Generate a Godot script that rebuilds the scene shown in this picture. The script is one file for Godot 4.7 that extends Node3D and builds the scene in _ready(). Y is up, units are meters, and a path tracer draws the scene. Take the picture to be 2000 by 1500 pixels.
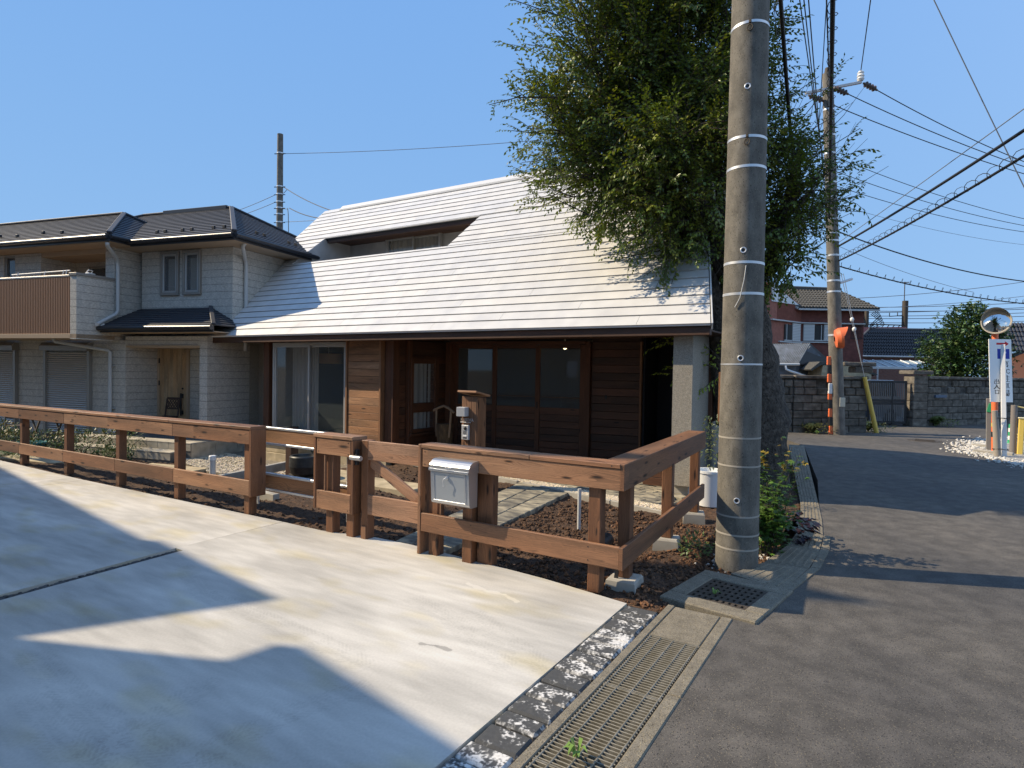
extends Node3D
# A street corner in the afternoon: low house with a pale metal roof, timber fence, concrete drive, poles and wires.

class Geo:
	var v := PackedVector3Array()
	var n := PackedVector3Array()
	var uv := PackedVector2Array()
	var tri_i := PackedInt32Array()
	func tri3(a: Vector3, b: Vector3, c: Vector3, na: Vector3, nb: Vector3, nc: Vector3, ua: Vector2, ub: Vector2, uc: Vector2) -> void:
		var k := v.size()
		v.append(a); v.append(b); v.append(c)
		n.append(na); n.append(nb); n.append(nc)
		uv.append(ua); uv.append(ub); uv.append(uc)
		if (b - a).cross(c - a).dot(na + nb + nc) > 0.0:
			tri_i.append(k); tri_i.append(k + 2); tri_i.append(k + 1)
		else:
			tri_i.append(k); tri_i.append(k + 1); tri_i.append(k + 2)
	func quad(a: Vector3, b: Vector3, c: Vector3, d: Vector3, nn := Vector3.ZERO, ua := Vector2(0, 0), ub := Vector2(1, 0), uc := Vector2(1, 1), ud := Vector2(0, 1)) -> void:
		if nn == Vector3.ZERO:
			nn = (c - a).cross(b - d).normalized()
		tri3(a, b, c, nn, nn, nn, ua, ub, uc)
		tri3(a, c, d, nn, nn, nn, ua, uc, ud)
	# box of size s centred on t, edges chamfered by ch, texture grain along axis g (0, 1, 2) in metres
	func box(t: Transform3D, s: Vector3, ch := 0.0, g := -1, off := Vector2.ZERO) -> void:
		if g < 0:
			g = 0 if s.x >= s.y and s.x >= s.z else (1 if s.y >= s.z else 2)
		var h := s * 0.5
		ch = minf(ch, minf(h.x, minf(h.y, h.z)) * 0.8)
		var i := h - Vector3(ch, ch, ch)
		for ax in 3:
			var p := (ax + 1) % 3
			var q := (ax + 2) % 3
			for sg: float in [-1.0, 1.0]:
				var nn := Vector3.ZERO
				nn[ax] = sg
				var c := []
				for k: Vector2 in [Vector2(-1, -1), Vector2(1, -1), Vector2(1, 1), Vector2(-1, 1)]:
					var w := Vector3.ZERO
					w[ax] = h[ax] * sg
					w[p] = i[p] * k.x
					w[q] = i[q] * k.y
					c.append(w)
				_face(t, c, nn, g, off)
		if ch <= 0.0:
			return
		for ax in 3:
			var p := (ax + 1) % 3
			var q := (ax + 2) % 3
			for sp: float in [-1.0, 1.0]:
				for sq: float in [-1.0, 1.0]:
					var nn := Vector3.ZERO
					nn[p] = sp * 0.7071
					nn[q] = sq * 0.7071
					var c := []
					for k: Vector2 in [Vector2(-1, 0), Vector2(1, 0), Vector2(1, 1), Vector2(-1, 1)]:
						var w := Vector3.ZERO
						w[ax] = i[ax] * k.x
						w[p] = (h[p] if k.y < 0.5 else i[p]) * sp
						w[q] = (i[q] if k.y < 0.5 else h[q]) * sq
						c.append(w)
					_face(t, c, nn, g, off)
		for sx: float in [-1.0, 1.0]:
			for sy: float in [-1.0, 1.0]:
				for sz: float in [-1.0, 1.0]:
					var nn := (t.basis * Vector3(sx, sy, sz)).normalized()
					tri3(t * Vector3(h.x * sx, i.y * sy, i.z * sz), t * Vector3(i.x * sx, h.y * sy, i.z * sz), t * Vector3(i.x * sx, i.y * sy, h.z * sz), nn, nn, nn, off, off, off)
	func _face(t: Transform3D, c: Array, nn: Vector3, g: int, off: Vector2) -> void:
		var o := -1
		var best := 2.0
		for k in 3:
			if k != g and absf(nn[k]) < best - 0.01:
				best = absf(nn[k]); o = k
		if absf(nn[g]) > 0.9:
			o = (g + 1) % 3
		var us := []
		for w: Vector3 in c:
			us.append(off + Vector2(w[g] if absf(nn[g]) <= 0.9 else w[(g + 2) % 3], w[o] if o != g else 0.0))
		quad(t * c[0], t * c[1], t * c[2], t * c[3], (t.basis * nn).normalized(), us[0], us[1], us[2], us[3])
	# axis-aligned box from corner a to corner b
	func bx(a: Vector3, b: Vector3, ch := 0.0, g := -1, off := Vector2.ZERO) -> void:
		box(Transform3D(Basis(), (a + b) * 0.5), (b - a).abs(), ch, g, off)
	# beam of section w (sideways) by h (upwards) from a to b
	func beam(a: Vector3, b: Vector3, w: float, h: float, ch := 0.0, off := Vector2.ZERO) -> void:
		var x := (b - a).normalized()
		var up := Vector3.UP if absf(x.y) < 0.95 else Vector3.BACK
		var z := x.cross(up).normalized()
		box(Transform3D(Basis(x, z.cross(x).normalized(), z), (a + b) * 0.5), Vector3(a.distance_to(b), h, w), ch, 0, off)
	func tube(pts: Array, rs: Array, sides := 10, caps := true) -> void:
		var m := pts.size()
		var last := Vector3.ZERO
		var rings := []
		var lens := [0.0]
		for k in m:
			if k > 0:
				lens.append(lens[k - 1] + (pts[k] as Vector3).distance_to(pts[k - 1]))
			var d: Vector3 = ((pts[mini(k + 1, m - 1)] as Vector3) - (pts[maxi(k - 1, 0)] as Vector3)).normalized()
			var u: Vector3 = last
			if k == 0:
				u = d.cross(Vector3.UP if absf(d.y) < 0.9 else Vector3.RIGHT).normalized()
			else:
				u = (u - d * u.dot(d)).normalized()
			last = u
			var w := d.cross(u)
			var ring := []
			for s in sides + 1:
				var a := TAU * s / sides
				ring.append(u * cos(a) + w * sin(a))
			rings.append(ring)
		for k in m - 1:
			for s in sides:
				var a0: Vector3 = rings[k][s]; var a1: Vector3 = rings[k][s + 1]
				var b0: Vector3 = rings[k + 1][s]; var b1: Vector3 = rings[k + 1][s + 1]
				var p0: Vector3 = pts[k]; var p1: Vector3 = pts[k + 1]
				var r0: float = rs[mini(k, rs.size() - 1)]; var r1: float = rs[mini(k + 1, rs.size() - 1)]
				var c0 := TAU * r0 * s / sides; var c1 := TAU * r0 * (s + 1) / sides
				tri3(p0 + a0 * r0, p0 + a1 * r0, p1 + b1 * r1, a0, a1, b1, Vector2(lens[k], c0), Vector2(lens[k], c1), Vector2(lens[k + 1], c1))
				tri3(p0 + a0 * r0, p1 + b1 * r1, p1 + b0 * r1, a0, b1, b0, Vector2(lens[k], c0), Vector2(lens[k + 1], c1), Vector2(lens[k + 1], c0))
		if caps:
			for e in [0, m - 1]:
				var d: Vector3 = ((pts[1] as Vector3) - (pts[0] as Vector3)).normalized() * -1.0 if e == 0 else ((pts[m - 1] as Vector3) - (pts[m - 2] as Vector3)).normalized()
				var r: float = rs[mini(e, rs.size() - 1)]
				for s in sides:
					tri3(pts[e], pts[e] + rings[e][s] * r, pts[e] + rings[e][s + 1] * r, d, d, d, Vector2.ZERO, Vector2(r, 0), Vector2(0, r))
	# turned shape: profile of (radius, height), smooth round the axis
	func lathe(t: Transform3D, prof: Array, sides := 20) -> void:
		for k in prof.size() - 1:
			var p: Vector2 = prof[k]; var q: Vector2 = prof[k + 1]
			var s2 := (q - p).normalized()
			for s in sides:
				var a := TAU * s / sides; var b := TAU * (s + 1) / sides
				var ca := Vector3(cos(a), 0, sin(a)); var cb := Vector3(cos(b), 0, sin(b))
				var na := t.basis * (ca * s2.y - Vector3.UP * s2.x).normalized(); var nb := t.basis * (cb * s2.y - Vector3.UP * s2.x).normalized()
				var A := t * (ca * p.x + Vector3.UP * p.y); var B := t * (cb * p.x + Vector3.UP * p.y)
				var C := t * (cb * q.x + Vector3.UP * q.y); var D := t * (ca * q.x + Vector3.UP * q.y)
				if p.x > 0.0001:
					tri3(A, B, C if q.x > 0.0001 else D, na, nb, nb, Vector2(a * p.x, p.y), Vector2(b * p.x, p.y), Vector2(b * q.x, q.y))
				if q.x > 0.0001:
					tri3(A, C, D, na, nb, na, Vector2(a * p.x, p.y), Vector2(b * q.x, q.y), Vector2(a * q.x, q.y))
	# flat polygon (list of Vector2 in the plane of t: x right, y up) pushed out by depth along t's z
	func prism(t: Transform3D, poly: PackedVector2Array, depth: float, uvs := 1.0) -> void:
		var idx := Geometry2D.triangulate_polygon(poly)
		for f in idx.size() / 3:
			for z: float in [0.0, depth]:
				var nn := t.basis.z.normalized() * (1.0 if z > 0.0 else -1.0)
				if depth < 0.0: nn = -nn
				var c := []
				for j in 3:
					var q: Vector2 = poly[idx[f * 3 + j]]
					c.append(q)
				tri3(t * Vector3(c[0].x, c[0].y, z), t * Vector3(c[1].x, c[1].y, z), t * Vector3(c[2].x, c[2].y, z), nn, nn, nn, c[0] * uvs, c[1] * uvs, c[2] * uvs)
		var ccw := 0.0
		for k in poly.size():
			ccw += poly[k].cross(poly[(k + 1) % poly.size()])
		for k in poly.size():
			var a := poly[k]; var b := poly[(k + 1) % poly.size()]
			var e := (b - a).normalized()
			var nn2 := Vector2(e.y, -e.x) * (1.0 if ccw > 0 else -1.0)
			var l := a.distance_to(b)
			quad(t * Vector3(a.x, a.y, 0), t * Vector3(b.x, b.y, 0), t * Vector3(b.x, b.y, depth), t * Vector3(a.x, a.y, depth), (t.basis * Vector3(nn2.x, nn2.y, 0)).normalized(), Vector2(0, 0), Vector2(l, 0) * uvs, Vector2(l, depth) * uvs, Vector2(0, depth) * uvs)
	# level slab with the outline poly (x, z), top at y, thickness th
	func slab(poly: PackedVector2Array, y: float, th: float) -> void:
		var q := PackedVector2Array()
		for p in poly: q.append(Vector2(p.x, -p.y))
		prism(Transform3D(Basis(Vector3.RIGHT, Vector3.FORWARD, Vector3.UP), Vector3(0, y - th, 0)), q, th)
	func mesh() -> ArrayMesh:
		var a := []
		a.resize(Mesh.ARRAY_MAX)
		a[Mesh.ARRAY_VERTEX] = v; a[Mesh.ARRAY_NORMAL] = n; a[Mesh.ARRAY_TEX_UV] = uv; a[Mesh.ARRAY_INDEX] = tri_i
		var m := ArrayMesh.new()
		m.add_surface_from_arrays(Mesh.PRIMITIVE_TRIANGLES, a)
		return m

var used := {}
var rng := RandomNumberGenerator.new()
var M := {}

func numbered(called: String) -> String:
	if not used.has(called):
		used[called] = 0
		return called
	used[called] += 1
	return "%s_%03d" % [called, used[called]]

func thing(called: String, label: String, category: String, at := Vector3.ZERO, group := "") -> Node3D:
	var o := Node3D.new()
	o.name = numbered(called)
	add_child(o)
	o.position = at
	tag(o, label, category, group)
	return o

func tag(o: Node, label: String, category: String, group := "") -> Node:
	o.set_meta("label", label)
	o.set_meta("category", category)
	if group: o.set_meta("group", group)
	return o

func setting(called: String) -> Node3D:
	var o := Node3D.new()
	o.name = numbered(called)
	o.set_meta("kind", "structure")
	add_child(o)
	return o

func obj(called: String, g: Geo, m: Material, parent: Node = null) -> MeshInstance3D:
	return put(called, g.mesh(), m, parent)

func put(called: String, me: Mesh, m: Material, parent: Node = null, t := Transform3D()) -> MeshInstance3D:
	var o := MeshInstance3D.new()
	o.mesh = me
	o.material_override = m
	o.transform = t
	if parent == null:
		o.name = numbered(called)
		add_child(o)
	else:
		var c := 0
		for k in parent.get_children():
			if str(k.name) == called or str(k.name).begins_with(called + "_0") or str(k.name).begins_with(called + "_1") or str(k.name).begins_with(called + "_2"): c += 1
		o.name = called if c == 0 else "%s_%03d" % [called, c]
		parent.add_child(o, true)
	return o

func many(called: String, me: Mesh, m: Material, xf: Array, parent: Node = null, tint: Array = []) -> MultiMeshInstance3D:
	var mm := MultiMesh.new()
	mm.transform_format = MultiMesh.TRANSFORM_3D
	mm.use_colors = tint.size() > 0
	mm.mesh = me
	mm.instance_count = xf.size()
	for k in xf.size():
		mm.set_instance_transform(k, xf[k])
		if tint.size() > 0:
			mm.set_instance_color(k, tint[k])
	var o := MultiMeshInstance3D.new()
	o.multimesh = mm
	o.material_override = m
	o.set_meta("kind", "stuff")
	if parent == null:
		o.name = numbered(called)
		add_child(o)
	else:
		o.name = called
		parent.add_child(o, true)
	return o

func lin(r: float, g: float, b: float) -> Color:
	return Color(r, g, b).linear_to_srgb()

func mat(c: Color, rough := 0.8, metal := 0.0, tex: Texture2D = null, sc := Vector3.ONE, tri := false, bump := 0.0, btex: Texture2D = null) -> StandardMaterial3D:
	var m := StandardMaterial3D.new()
	m.albedo_color = c
	m.roughness = rough
	m.metallic = metal
	m.albedo_texture = tex
	m.uv1_scale = sc
	if tri:
		m.uv1_triplanar = true
		m.uv1_world_triplanar = true
	if bump != 0.0:
		m.heightmap_enabled = true
		m.heightmap_texture = btex if btex else tex
		m.heightmap_scale = bump
	return m

func noise(sd: int, f: float, oct := 4, type := FastNoiseLite.TYPE_SIMPLEX_SMOOTH) -> FastNoiseLite:
	var q := FastNoiseLite.new()
	q.seed = sd
	q.frequency = f
	q.noise_type = type
	q.fractal_octaves = oct
	if oct <= 1: q.fractal_type = FastNoiseLite.FRACTAL_NONE
	return q

# seamless picture of noise: values lo..hi
func cloudy(sd: int, size: int, f: float, oct: int, lo: Color, hi: Color, type := FastNoiseLite.TYPE_SIMPLEX_SMOOTH) -> ImageTexture:
	var q := noise(sd, f, oct, type)
	var im := q.get_seamless_image(size, size)
	im.convert(Image.FORMAT_L8)
	var src := im.get_data()
	var out := PackedByteArray()
	out.resize(size * size * 3)
	for k in size * size:
		var t := src[k] / 255.0
		out[k * 3] = int(clampf(lerpf(lo.r, hi.r, t), 0, 1) * 255.0)
		out[k * 3 + 1] = int(clampf(lerpf(lo.g, hi.g, t), 0, 1) * 255.0)
		out[k * 3 + 2] = int(clampf(lerpf(lo.b, hi.b, t), 0, 1) * 255.0)
	return ImageTexture.create_from_image(Image.create_from_data(size, size, false, Image.FORMAT_RGB8, out))

# coarse patches plus coloured grains, seamless
func grainy(sd: int, size: int, patch: float, patch_amt: float, fine_amt: float, grains: Array) -> ImageTexture:
	var a := noise(sd, patch, 4).get_seamless_image(size, size); a.convert(Image.FORMAT_L8)
	var pa := a.get_data()
	var r := RandomNumberGenerator.new()
	r.seed = sd
	var f := PackedFloat32Array()
	f.resize(size * size * 3)
	for k in size * size:
		var t := 0.72 + (pa[k] / 255.0 - 0.5) * patch_amt + r.randf_range(-fine_amt, fine_amt)
		f[k * 3] = t; f[k * 3 + 1] = t; f[k * 3 + 2] = t
	for gset: Array in grains: # [count, rmin, rmax, colour, spread]
		for c in int(gset[0]):
			var x := r.randi_range(0, size - 1); var y := r.randi_range(0, size - 1)
			var rad := r.randf_range(gset[1], gset[2])
			var col: Color = gset[3]
			var br := 1.0 + r.randf_range(-1, 1) * float(gset[4])
			var ir := int(ceil(rad))
			for dy in range(-ir, ir + 1):
				for dx in range(-ir, ir + 1):
					if dx * dx + dy * dy <= rad * rad:
						var k := (posmod(y + dy, size) * size + posmod(x + dx, size)) * 3
						f[k] = col.r * br; f[k + 1] = col.g * br; f[k + 2] = col.b * br
	var out := PackedByteArray()
	out.resize(f.size())
	for k in f.size(): out[k] = int(clampf(f[k], 0, 1) * 255.0)
	return ImageTexture.create_from_image(Image.create_from_data(size, size, false, Image.FORMAT_RGB8, out))

# wood: u runs along the grain (4 m over the picture), v across (0.5 m)
func woody(sd: int, knots: int, contrast: float, cathedral: float) -> ImageTexture:
	var w := 1024; var h := 256
	var a := noise(sd, 0.004, 3); var b := noise(sd + 1, 0.05, 2); var c := noise(sd + 2, 0.012, 2)
	var r := RandomNumberGenerator.new(); r.seed = sd
	var ks := []
	for k in knots: ks.append(Vector3(r.randf() * w, r.randf() * h, r.randf_range(4, 9)))
	var out := PackedByteArray()
	out.resize(w * h * 3)
	for y in h:
		for x in w:
			var bend := 0.0
			var dark := 0.0
			for k: Vector3 in ks:
				var dx := (x - k.x) * 0.45; var dy := y - k.y
				if absf(dx) < 60 and absf(dy) < 60:
					var d := sqrt(dx * dx + dy * dy)
					bend += exp(-d * d / (k.z * k.z * 6.0)) * 9.0 * (1.0 if dy > 0 else -1.0)
					dark = maxf(dark, exp(-pow(d / k.z, 3.0) * 1.6))
			var yy := y + bend + a.get_noise_2d(x * 0.6, y * 2.0) * 26.0 * cathedral
			var ring := yy * 0.23 + c.get_noise_2d(x * 0.25, yy * 3.0) * 2.0
			var fr: float = ring - floorf(ring)
			var late := pow(fr, 3.0)
			var fine := b.get_noise_2d(x * 0.35, y * 14.0) * 0.5
			var t := 1.0 - contrast * (late * 0.6 + 0.25 + fine * 0.5) - c.get_noise_2d(x * 0.2, y * 0.8) * 0.16
			t *= 1.0 - dark * 0.72
			var red := 1.0 + dark * 0.1 + c.get_noise_2d(x * 0.1 + 900.0, y * 0.4) * 0.05
			var k3 := (y * w + x) * 3
			out[k3] = int(clampf(t * red, 0, 1) * 255.0)
			out[k3 + 1] = int(clampf(t * 0.98, 0, 1) * 255.0)
			out[k3 + 2] = int(clampf(t * 0.95 / red, 0, 1) * 255.0)
	return ImageTexture.create_from_image(Image.create_from_data(w, h, false, Image.FORMAT_RGB8, out))

func roff() -> Vector2:
	return Vector2(rng.randf() * 4.0, rng.randf() * 0.5)

func _ready() -> void:
	rng.seed = 7
	# ---- camera
	var cam := Camera3D.new()
	cam.name = "camera"
	cam.fov = 64.3558
	cam.near = 0.05
	cam.far = 2000.0
	cam.transform = Transform3D(Basis(Vector3(0.849272, 0.017287, -0.527673), Vector3(-0.026099, 0.999617, -0.009257), Vector3(0.52731, 0.021633, 0.849397)), Vector3(0, 1.65, 0))
	add_child(cam)
	cam.current = true
	# ---- sky, sun, exposure
	var env := Environment.new()
	env.background_mode = Environment.BG_SKY
	env.tonemap_mode = Environment.TONE_MAPPER_LINEAR
	env.tonemap_exposure = 1.35
	env.sdfgi_enabled = true
	env.ssao_enabled = true
	env.ssil_enabled = true
	var sky := Sky.new()
	sky.sky_material = make_sky()
	env.sky = sky
	var we := WorldEnvironment.new()
	we.name = "world"
	we.environment = env
	add_child(we)
	var sun := DirectionalLight3D.new()
	sun.name = "sun"
	sun.light_energy = 1.55
	sun.light_color = Color(1.0, 0.925, 0.80)
	sun.light_angular_distance = 0.55
	sun.shadow_enabled = true
	sun.sky_mode = DirectionalLight3D.SKY_MODE_LIGHT_ONLY
	add_child(sun)
	var el := deg_to_rad(38.5); var az := deg_to_rad(22.0)
	var to_sun := Vector3(-cos(az) * cos(el), sin(el), sin(az) * cos(el))
	sun.look_at_from_position(to_sun * 50.0, Vector3.ZERO, Vector3.UP)
	# ---- building
	make_materials()
	ground_and_road()
	driveway()
	gutter()
	garden_ground()
	main_house()
	left_house()
	back_houses()
	walls_at_corner()
	behind_houses()
	fences()
	garden_things()
	poles_and_wires()
	street_corner()
	trees()
	small_plants()

# clear late-afternoon sky, paler towards the sun, with a bank of cumulus low on the right
func make_sky() -> PanoramaSkyMaterial:
	var w := 2048; var h := 1024
	var f := PackedFloat32Array()
	f.resize(w * h * 3)
	var puff := noise(11, 1.0, 5); var wisp := noise(12, 1.0, 4); var edge := noise(13, 1.0, 3)
	var el := deg_to_rad(38.5); var az := deg_to_rad(22.0)
	var s := Vector3(-cos(az) * cos(el), sin(el), sin(az) * cos(el))
	var clouds := [[-2.6, 11.2, 2.5, 3.0, 1.0], [-4.6, 12.4, 2.0, 2.6, 1.0], [-4.4, 8.2, 4.6, 2.2, 0.75], [1.1, 10.8, 1.7, 0.8, 0.5], [4.3, 10.5, 1.1, 0.6, 0.6], [-0.8, 9.6, 1.1, 0.8, 0.5], [2.4, 9.1, 0.5, 0.8, 0.5], [6.1, 7.5, 0.9, 0.6, 0.55], [7.3, 7.2, 0.5, 0.35, 0.45], [-2.0, 6.4, 5.0, 1.0, 0.3], [-53.9, 11.4, 1.2, 0.8, 0.7], [-52.6, 11.2, 1.0, 0.6, 0.6]]
	for y in h:
		var lat := PI * (0.5 - (y + 0.5) / h)
		var sy := sin(lat); var cy := cos(lat)
		var up := clampf(sy, 0.0, 1.0)
		var base := Color(0.235, 0.42, 0.64).lerp(Color(0.115, 0.27, 0.61), pow(up, 0.55))
		if sy < 0.0:
			base = Color(0.20, 0.20, 0.19)
		for x in w:
			var lon := TAU * ((x + 0.5) / w - 0.5)
			var d := Vector3(sin(lon) * cy, sy, -cos(lon) * cy)
			var c := base
			var k := (y * w + x) * 3
			if sy >= 0.0:
				var near := maxf(0.0, d.dot(s))
				var low := exp(-up * 5.0)
				var glow := 0.10 * pow(near, 2.0) + 0.30 * pow(near, 10.0)
				c = c + Color(1.0, 1.0, 0.98) * glow
				var west := clampf(0.5 - 0.9 * (d.x * 0.85 + d.z * 0.53), 0.0, 1.0)
				c = c.lerp(Color(0.50, 0.66, 0.83), low * 0.42 * west)
				c = c.lerp(Color(0.36, 0.51, 0.70), low * 0.24 * (1.0 - west))
				var alt := rad_to_deg(lat)
				if alt < 26.0:
					var az0 := rad_to_deg(lon)
					var m := 0.0
					for q: Array in clouds:
						var dx: float = (az0 - q[0]) / q[2]; var dy: float = (alt - q[1]) / q[3]
						if absf(dx) < 1.8 and absf(dy) < 1.8:
							var e := 1.0 - dx * dx - dy * dy + puff.get_noise_2d(az0 * 0.75, alt * 1.0) * 1.1 + wisp.get_noise_2d(az0 * 2.2, alt * 3.0) * 0.5
							m = maxf(m, clampf(e * 1.2, 0.0, 1.0) * float(q[4]))
					if m > 0.0:
						var lump := 0.5 + 0.5 * edge.get_noise_2d(az0 * 1.4 + 2.0, alt * 2.0)
						c = c.lerp(Color(0.60, 0.66, 0.74).lerp(Color(0.86, 0.84, 0.84), lump), m * 0.85)
			f[k] = c.r; f[k + 1] = c.g; f[k + 2] = c.b
	var im := Image.create_from_data(w, h, false, Image.FORMAT_RGBF, f.to_byte_array())
	var p := PanoramaSkyMaterial.new()
	p.panorama = ImageTexture.create_from_image(im)
	return p

func make_materials() -> void:
	var wa := woody(101, 26, 0.42, 0.5)
	var wb := woody(202, 3, 0.46, 1.3)
	var ws := Vector3(0.25, 2.0, 1.0)
	M.fence = mat(lin(0.33, 0.172, 0.095), 0.62, 0, wa, ws, false, 0.05)
	M.fence_b = mat(lin(0.25, 0.125, 0.066), 0.62, 0, wa, ws, false, 0.05)
	M.fence_c = mat(lin(0.38, 0.21, 0.12), 0.66, 0, wa, ws, false, 0.05)
	M.post = mat(lin(0.23, 0.105, 0.05), 0.6, 0, wa, ws, false, 0.05)
	M.gatewood = mat(lin(0.44, 0.245, 0.15), 0.7, 0, wb, ws, false, 0.05)
	M.cedar = mat(lin(0.45, 0.235, 0.115), 0.62, 0, wb, ws, false, 0.05)
	M.cedar_b = mat(lin(0.36, 0.18, 0.085), 0.62, 0, wb, ws, false, 0.05)
	M.cedar_c = mat(lin(0.50, 0.27, 0.14), 0.62, 0, wb, ws, false, 0.05)
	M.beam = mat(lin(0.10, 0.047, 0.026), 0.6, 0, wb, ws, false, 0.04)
	M.jamb = mat(lin(0.15, 0.062, 0.03), 0.55, 0, wb, ws, false, 0.04)
	M.oak = mat(lin(0.66, 0.46, 0.27), 0.55, 0, wb, ws, false, 0.03)
	var roofn := cloudy(31, 256, 0.02, 4, Color(0.90, 0.90, 0.90), Color(1, 1, 0.99))
	var roughn := cloudy(32, 256, 0.03, 3, Color(0.5, 0.5, 0.5), Color(0.9, 0.9, 0.9))
	M.roof = mat(lin(0.70, 0.69, 0.675), 0.6, 0.0, roofn, Vector3(0.45, 0.45, 0.45), true)
	M.roof.roughness_texture = roughn
	M.roof_b = mat(lin(0.675, 0.665, 0.65), 0.6, 0.0, roofn, Vector3(0.45, 0.45, 0.45), true)
	M.roof_edge = mat(lin(0.62, 0.615, 0.60), 0.5, 0.0)
	var st := grainy(41, 512, 0.02, 0.10, 0.05, [[9000, 0.8, 2.2, Color(0.86, 0.84, 0.80), 0.1], [5000, 0.8, 2.0, Color(0.50, 0.48, 0.44), 0.2]])
	M.stucco = mat(lin(0.62, 0.57, 0.48), 0.95, 0, st, Vector3(1.6, 1.6, 1.6), true, 0.6)
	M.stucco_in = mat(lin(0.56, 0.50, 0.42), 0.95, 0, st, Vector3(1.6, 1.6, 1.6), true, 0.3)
	M.dormer = mat(lin(0.50, 0.50, 0.49), 0.9, 0, cloudy(42, 256, 0.01, 4, Color(0.86, 0.86, 0.86), Color(1, 1, 1)), Vector3(0.6, 0.6, 0.6), true)
	var conc := cloudy(51, 512, 0.008, 5, Color(0.76, 0.75, 0.72), Color(1, 0.99, 0.97))
	M.concrete = mat(lin(0.46, 0.44, 0.40), 0.9, 0, conc, Vector3(0.7, 0.7, 0.7), true, 0.08)
	M.concrete_dk = mat(lin(0.20, 0.19, 0.175), 0.9, 0, conc, Vector3(0.9, 0.9, 0.9), true, 0.1)
	M.floor_slab = mat(lin(0.15, 0.155, 0.16), 0.6, 0, conc, Vector3(0.6, 0.6, 0.6), true)
	M.found = mat(lin(0.56, 0.47, 0.32), 0.9, 0, conc, Vector3(0.8, 0.8, 0.8), true, 0.08)
	var agg := grainy(52, 512, 0.01, 0.16, 0.10, [[5200, 0.7, 1.7, Color(0.95, 0.92, 0.84), 0.1], [4600, 0.7, 1.8, Color(0.46, 0.43, 0.37), 0.2]])
	M.gutter = mat(lin(0.37, 0.325, 0.245), 0.95, 0, agg, Vector3(1.5, 1.5, 1.5), true, 0.25)
	var asp := grainy(53, 1024, 0.006, 0.24, 0.15, [[9000, 0.8, 2.0, Color(0.42, 0.42, 0.42), 0.3], [7500, 0.7, 1.6, Color(0.98, 0.96, 0.92), 0.08], [2600, 1.0, 2.2, Color(0.99, 0.95, 0.86), 0.05]])
	M.asphalt = mat(lin(0.215, 0.198, 0.175), 0.9, 0, asp, Vector3(0.62, 0.62, 0.62), true, 0.35)
	var wide := cloudy(54, 512, 0.006, 5, Color(0.80, 0.80, 0.81), Color(1.0, 0.985, 0.96))
	M.asphalt.detail_enabled = true
	M.asphalt.detail_blend_mode = BaseMaterial3D.BLEND_MODE_MUL
	M.asphalt.detail_albedo = wide
	M.asphalt.detail_uv_layer = BaseMaterial3D.DETAIL_UV_2
	M.asphalt.uv2_triplanar = true
	M.asphalt.uv2_world_triplanar = true
	M.asphalt.uv2_scale = Vector3(0.13, 0.13, 0.13)
	var so := grainy(61, 512, 0.02, 0.5, 0.22, [[2600, 1.0, 3.5, Color(0.44, 0.40, 0.36), 0.3], [1300, 0.8, 2.4, Color(0.95, 0.86, 0.74), 0.1]])
	M.soil = mat(lin(0.155, 0.085, 0.046), 1.0, 0, so, Vector3(0.9, 0.9, 0.9), true, 1.2)
	M.clod = mat(lin(0.21, 0.115, 0.062), 1.0, 0, so, Vector3(3, 3, 3), true)
	M.clod.vertex_color_use_as_albedo = true
	M.yard = mat(lin(0.20, 0.17, 0.12), 1.0, 0, so, Vector3(0.5, 0.5, 0.5), true, 0.6)
	M.pebble = mat(lin(0.66, 0.58, 0.45), 0.85)
	M.pebble.vertex_color_use_as_albedo = true
	M.gravelbase = mat(lin(0.50, 0.43, 0.32), 1.0, 0, agg, Vector3(2.5, 2.5, 2.5), true, 0.8)
	M.pave_tex = cloudy(62, 512, 0.012, 4, Color(0.40, 0.40, 0.41), Color(1.0, 0.96, 0.86))
	M.pavers = []
	for k in 5:
		var pm := mat(lin(0.40 + 0.035 * k, 0.385 + 0.032 * k, 0.345 + 0.025 * k), 0.95, 0, M.pave_tex, Vector3(0.35 + 0.2 * (k % 2), 0.9, 0.95), false, 0.3, agg)
		M.pavers.append(pm)
	M.steel = mat(lin(0.30, 0.28, 0.235), 0.62, 0.35, cloudy(63, 256, 0.03, 3, Color(0.72, 0.70, 0.64), Color(1, 1, 1)), Vector3(2, 2, 2), true)
	M.castiron = mat(lin(0.095, 0.078, 0.062), 0.7, 0.3, conc, Vector3(3, 3, 3), true)
	M.galv = mat(lin(0.62, 0.63, 0.64), 0.42, 0.75)
	M.alu = mat(lin(0.60, 0.61, 0.62), 0.34, 0.85, cloudy(64, 256, 0.2, 2, Color(0.88, 0.88, 0.88), Color(1, 1, 1)), Vector3(0.4, 6, 6), true)
	M.sash = mat(lin(0.46, 0.455, 0.44), 0.4, 0.5)
	M.black = mat(lin(0.014, 0.014, 0.015), 0.5)
	M.wire = mat(lin(0.012, 0.012, 0.013), 0.6)
	M.wire_grey = mat(lin(0.16, 0.17, 0.18), 0.6)
	M.white = mat(lin(0.74, 0.74, 0.72), 0.45)
	M.pvc = mat(lin(0.52, 0.52, 0.50), 0.4)
	M.glass = StandardMaterial3D.new()
	M.glass.transparency = BaseMaterial3D.TRANSPARENCY_ALPHA
	M.glass.albedo_color = Color(0.80, 0.86, 0.86, 0.06)
	M.glass.roughness = 0.0
	M.glass.metallic_specular = 0.6
	M.curtain = mat(lin(0.26, 0.25, 0.225), 0.95)
	M.curtain.backlight_enabled = true
	M.curtain.backlight = Color(0.4, 0.38, 0.34)
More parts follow.
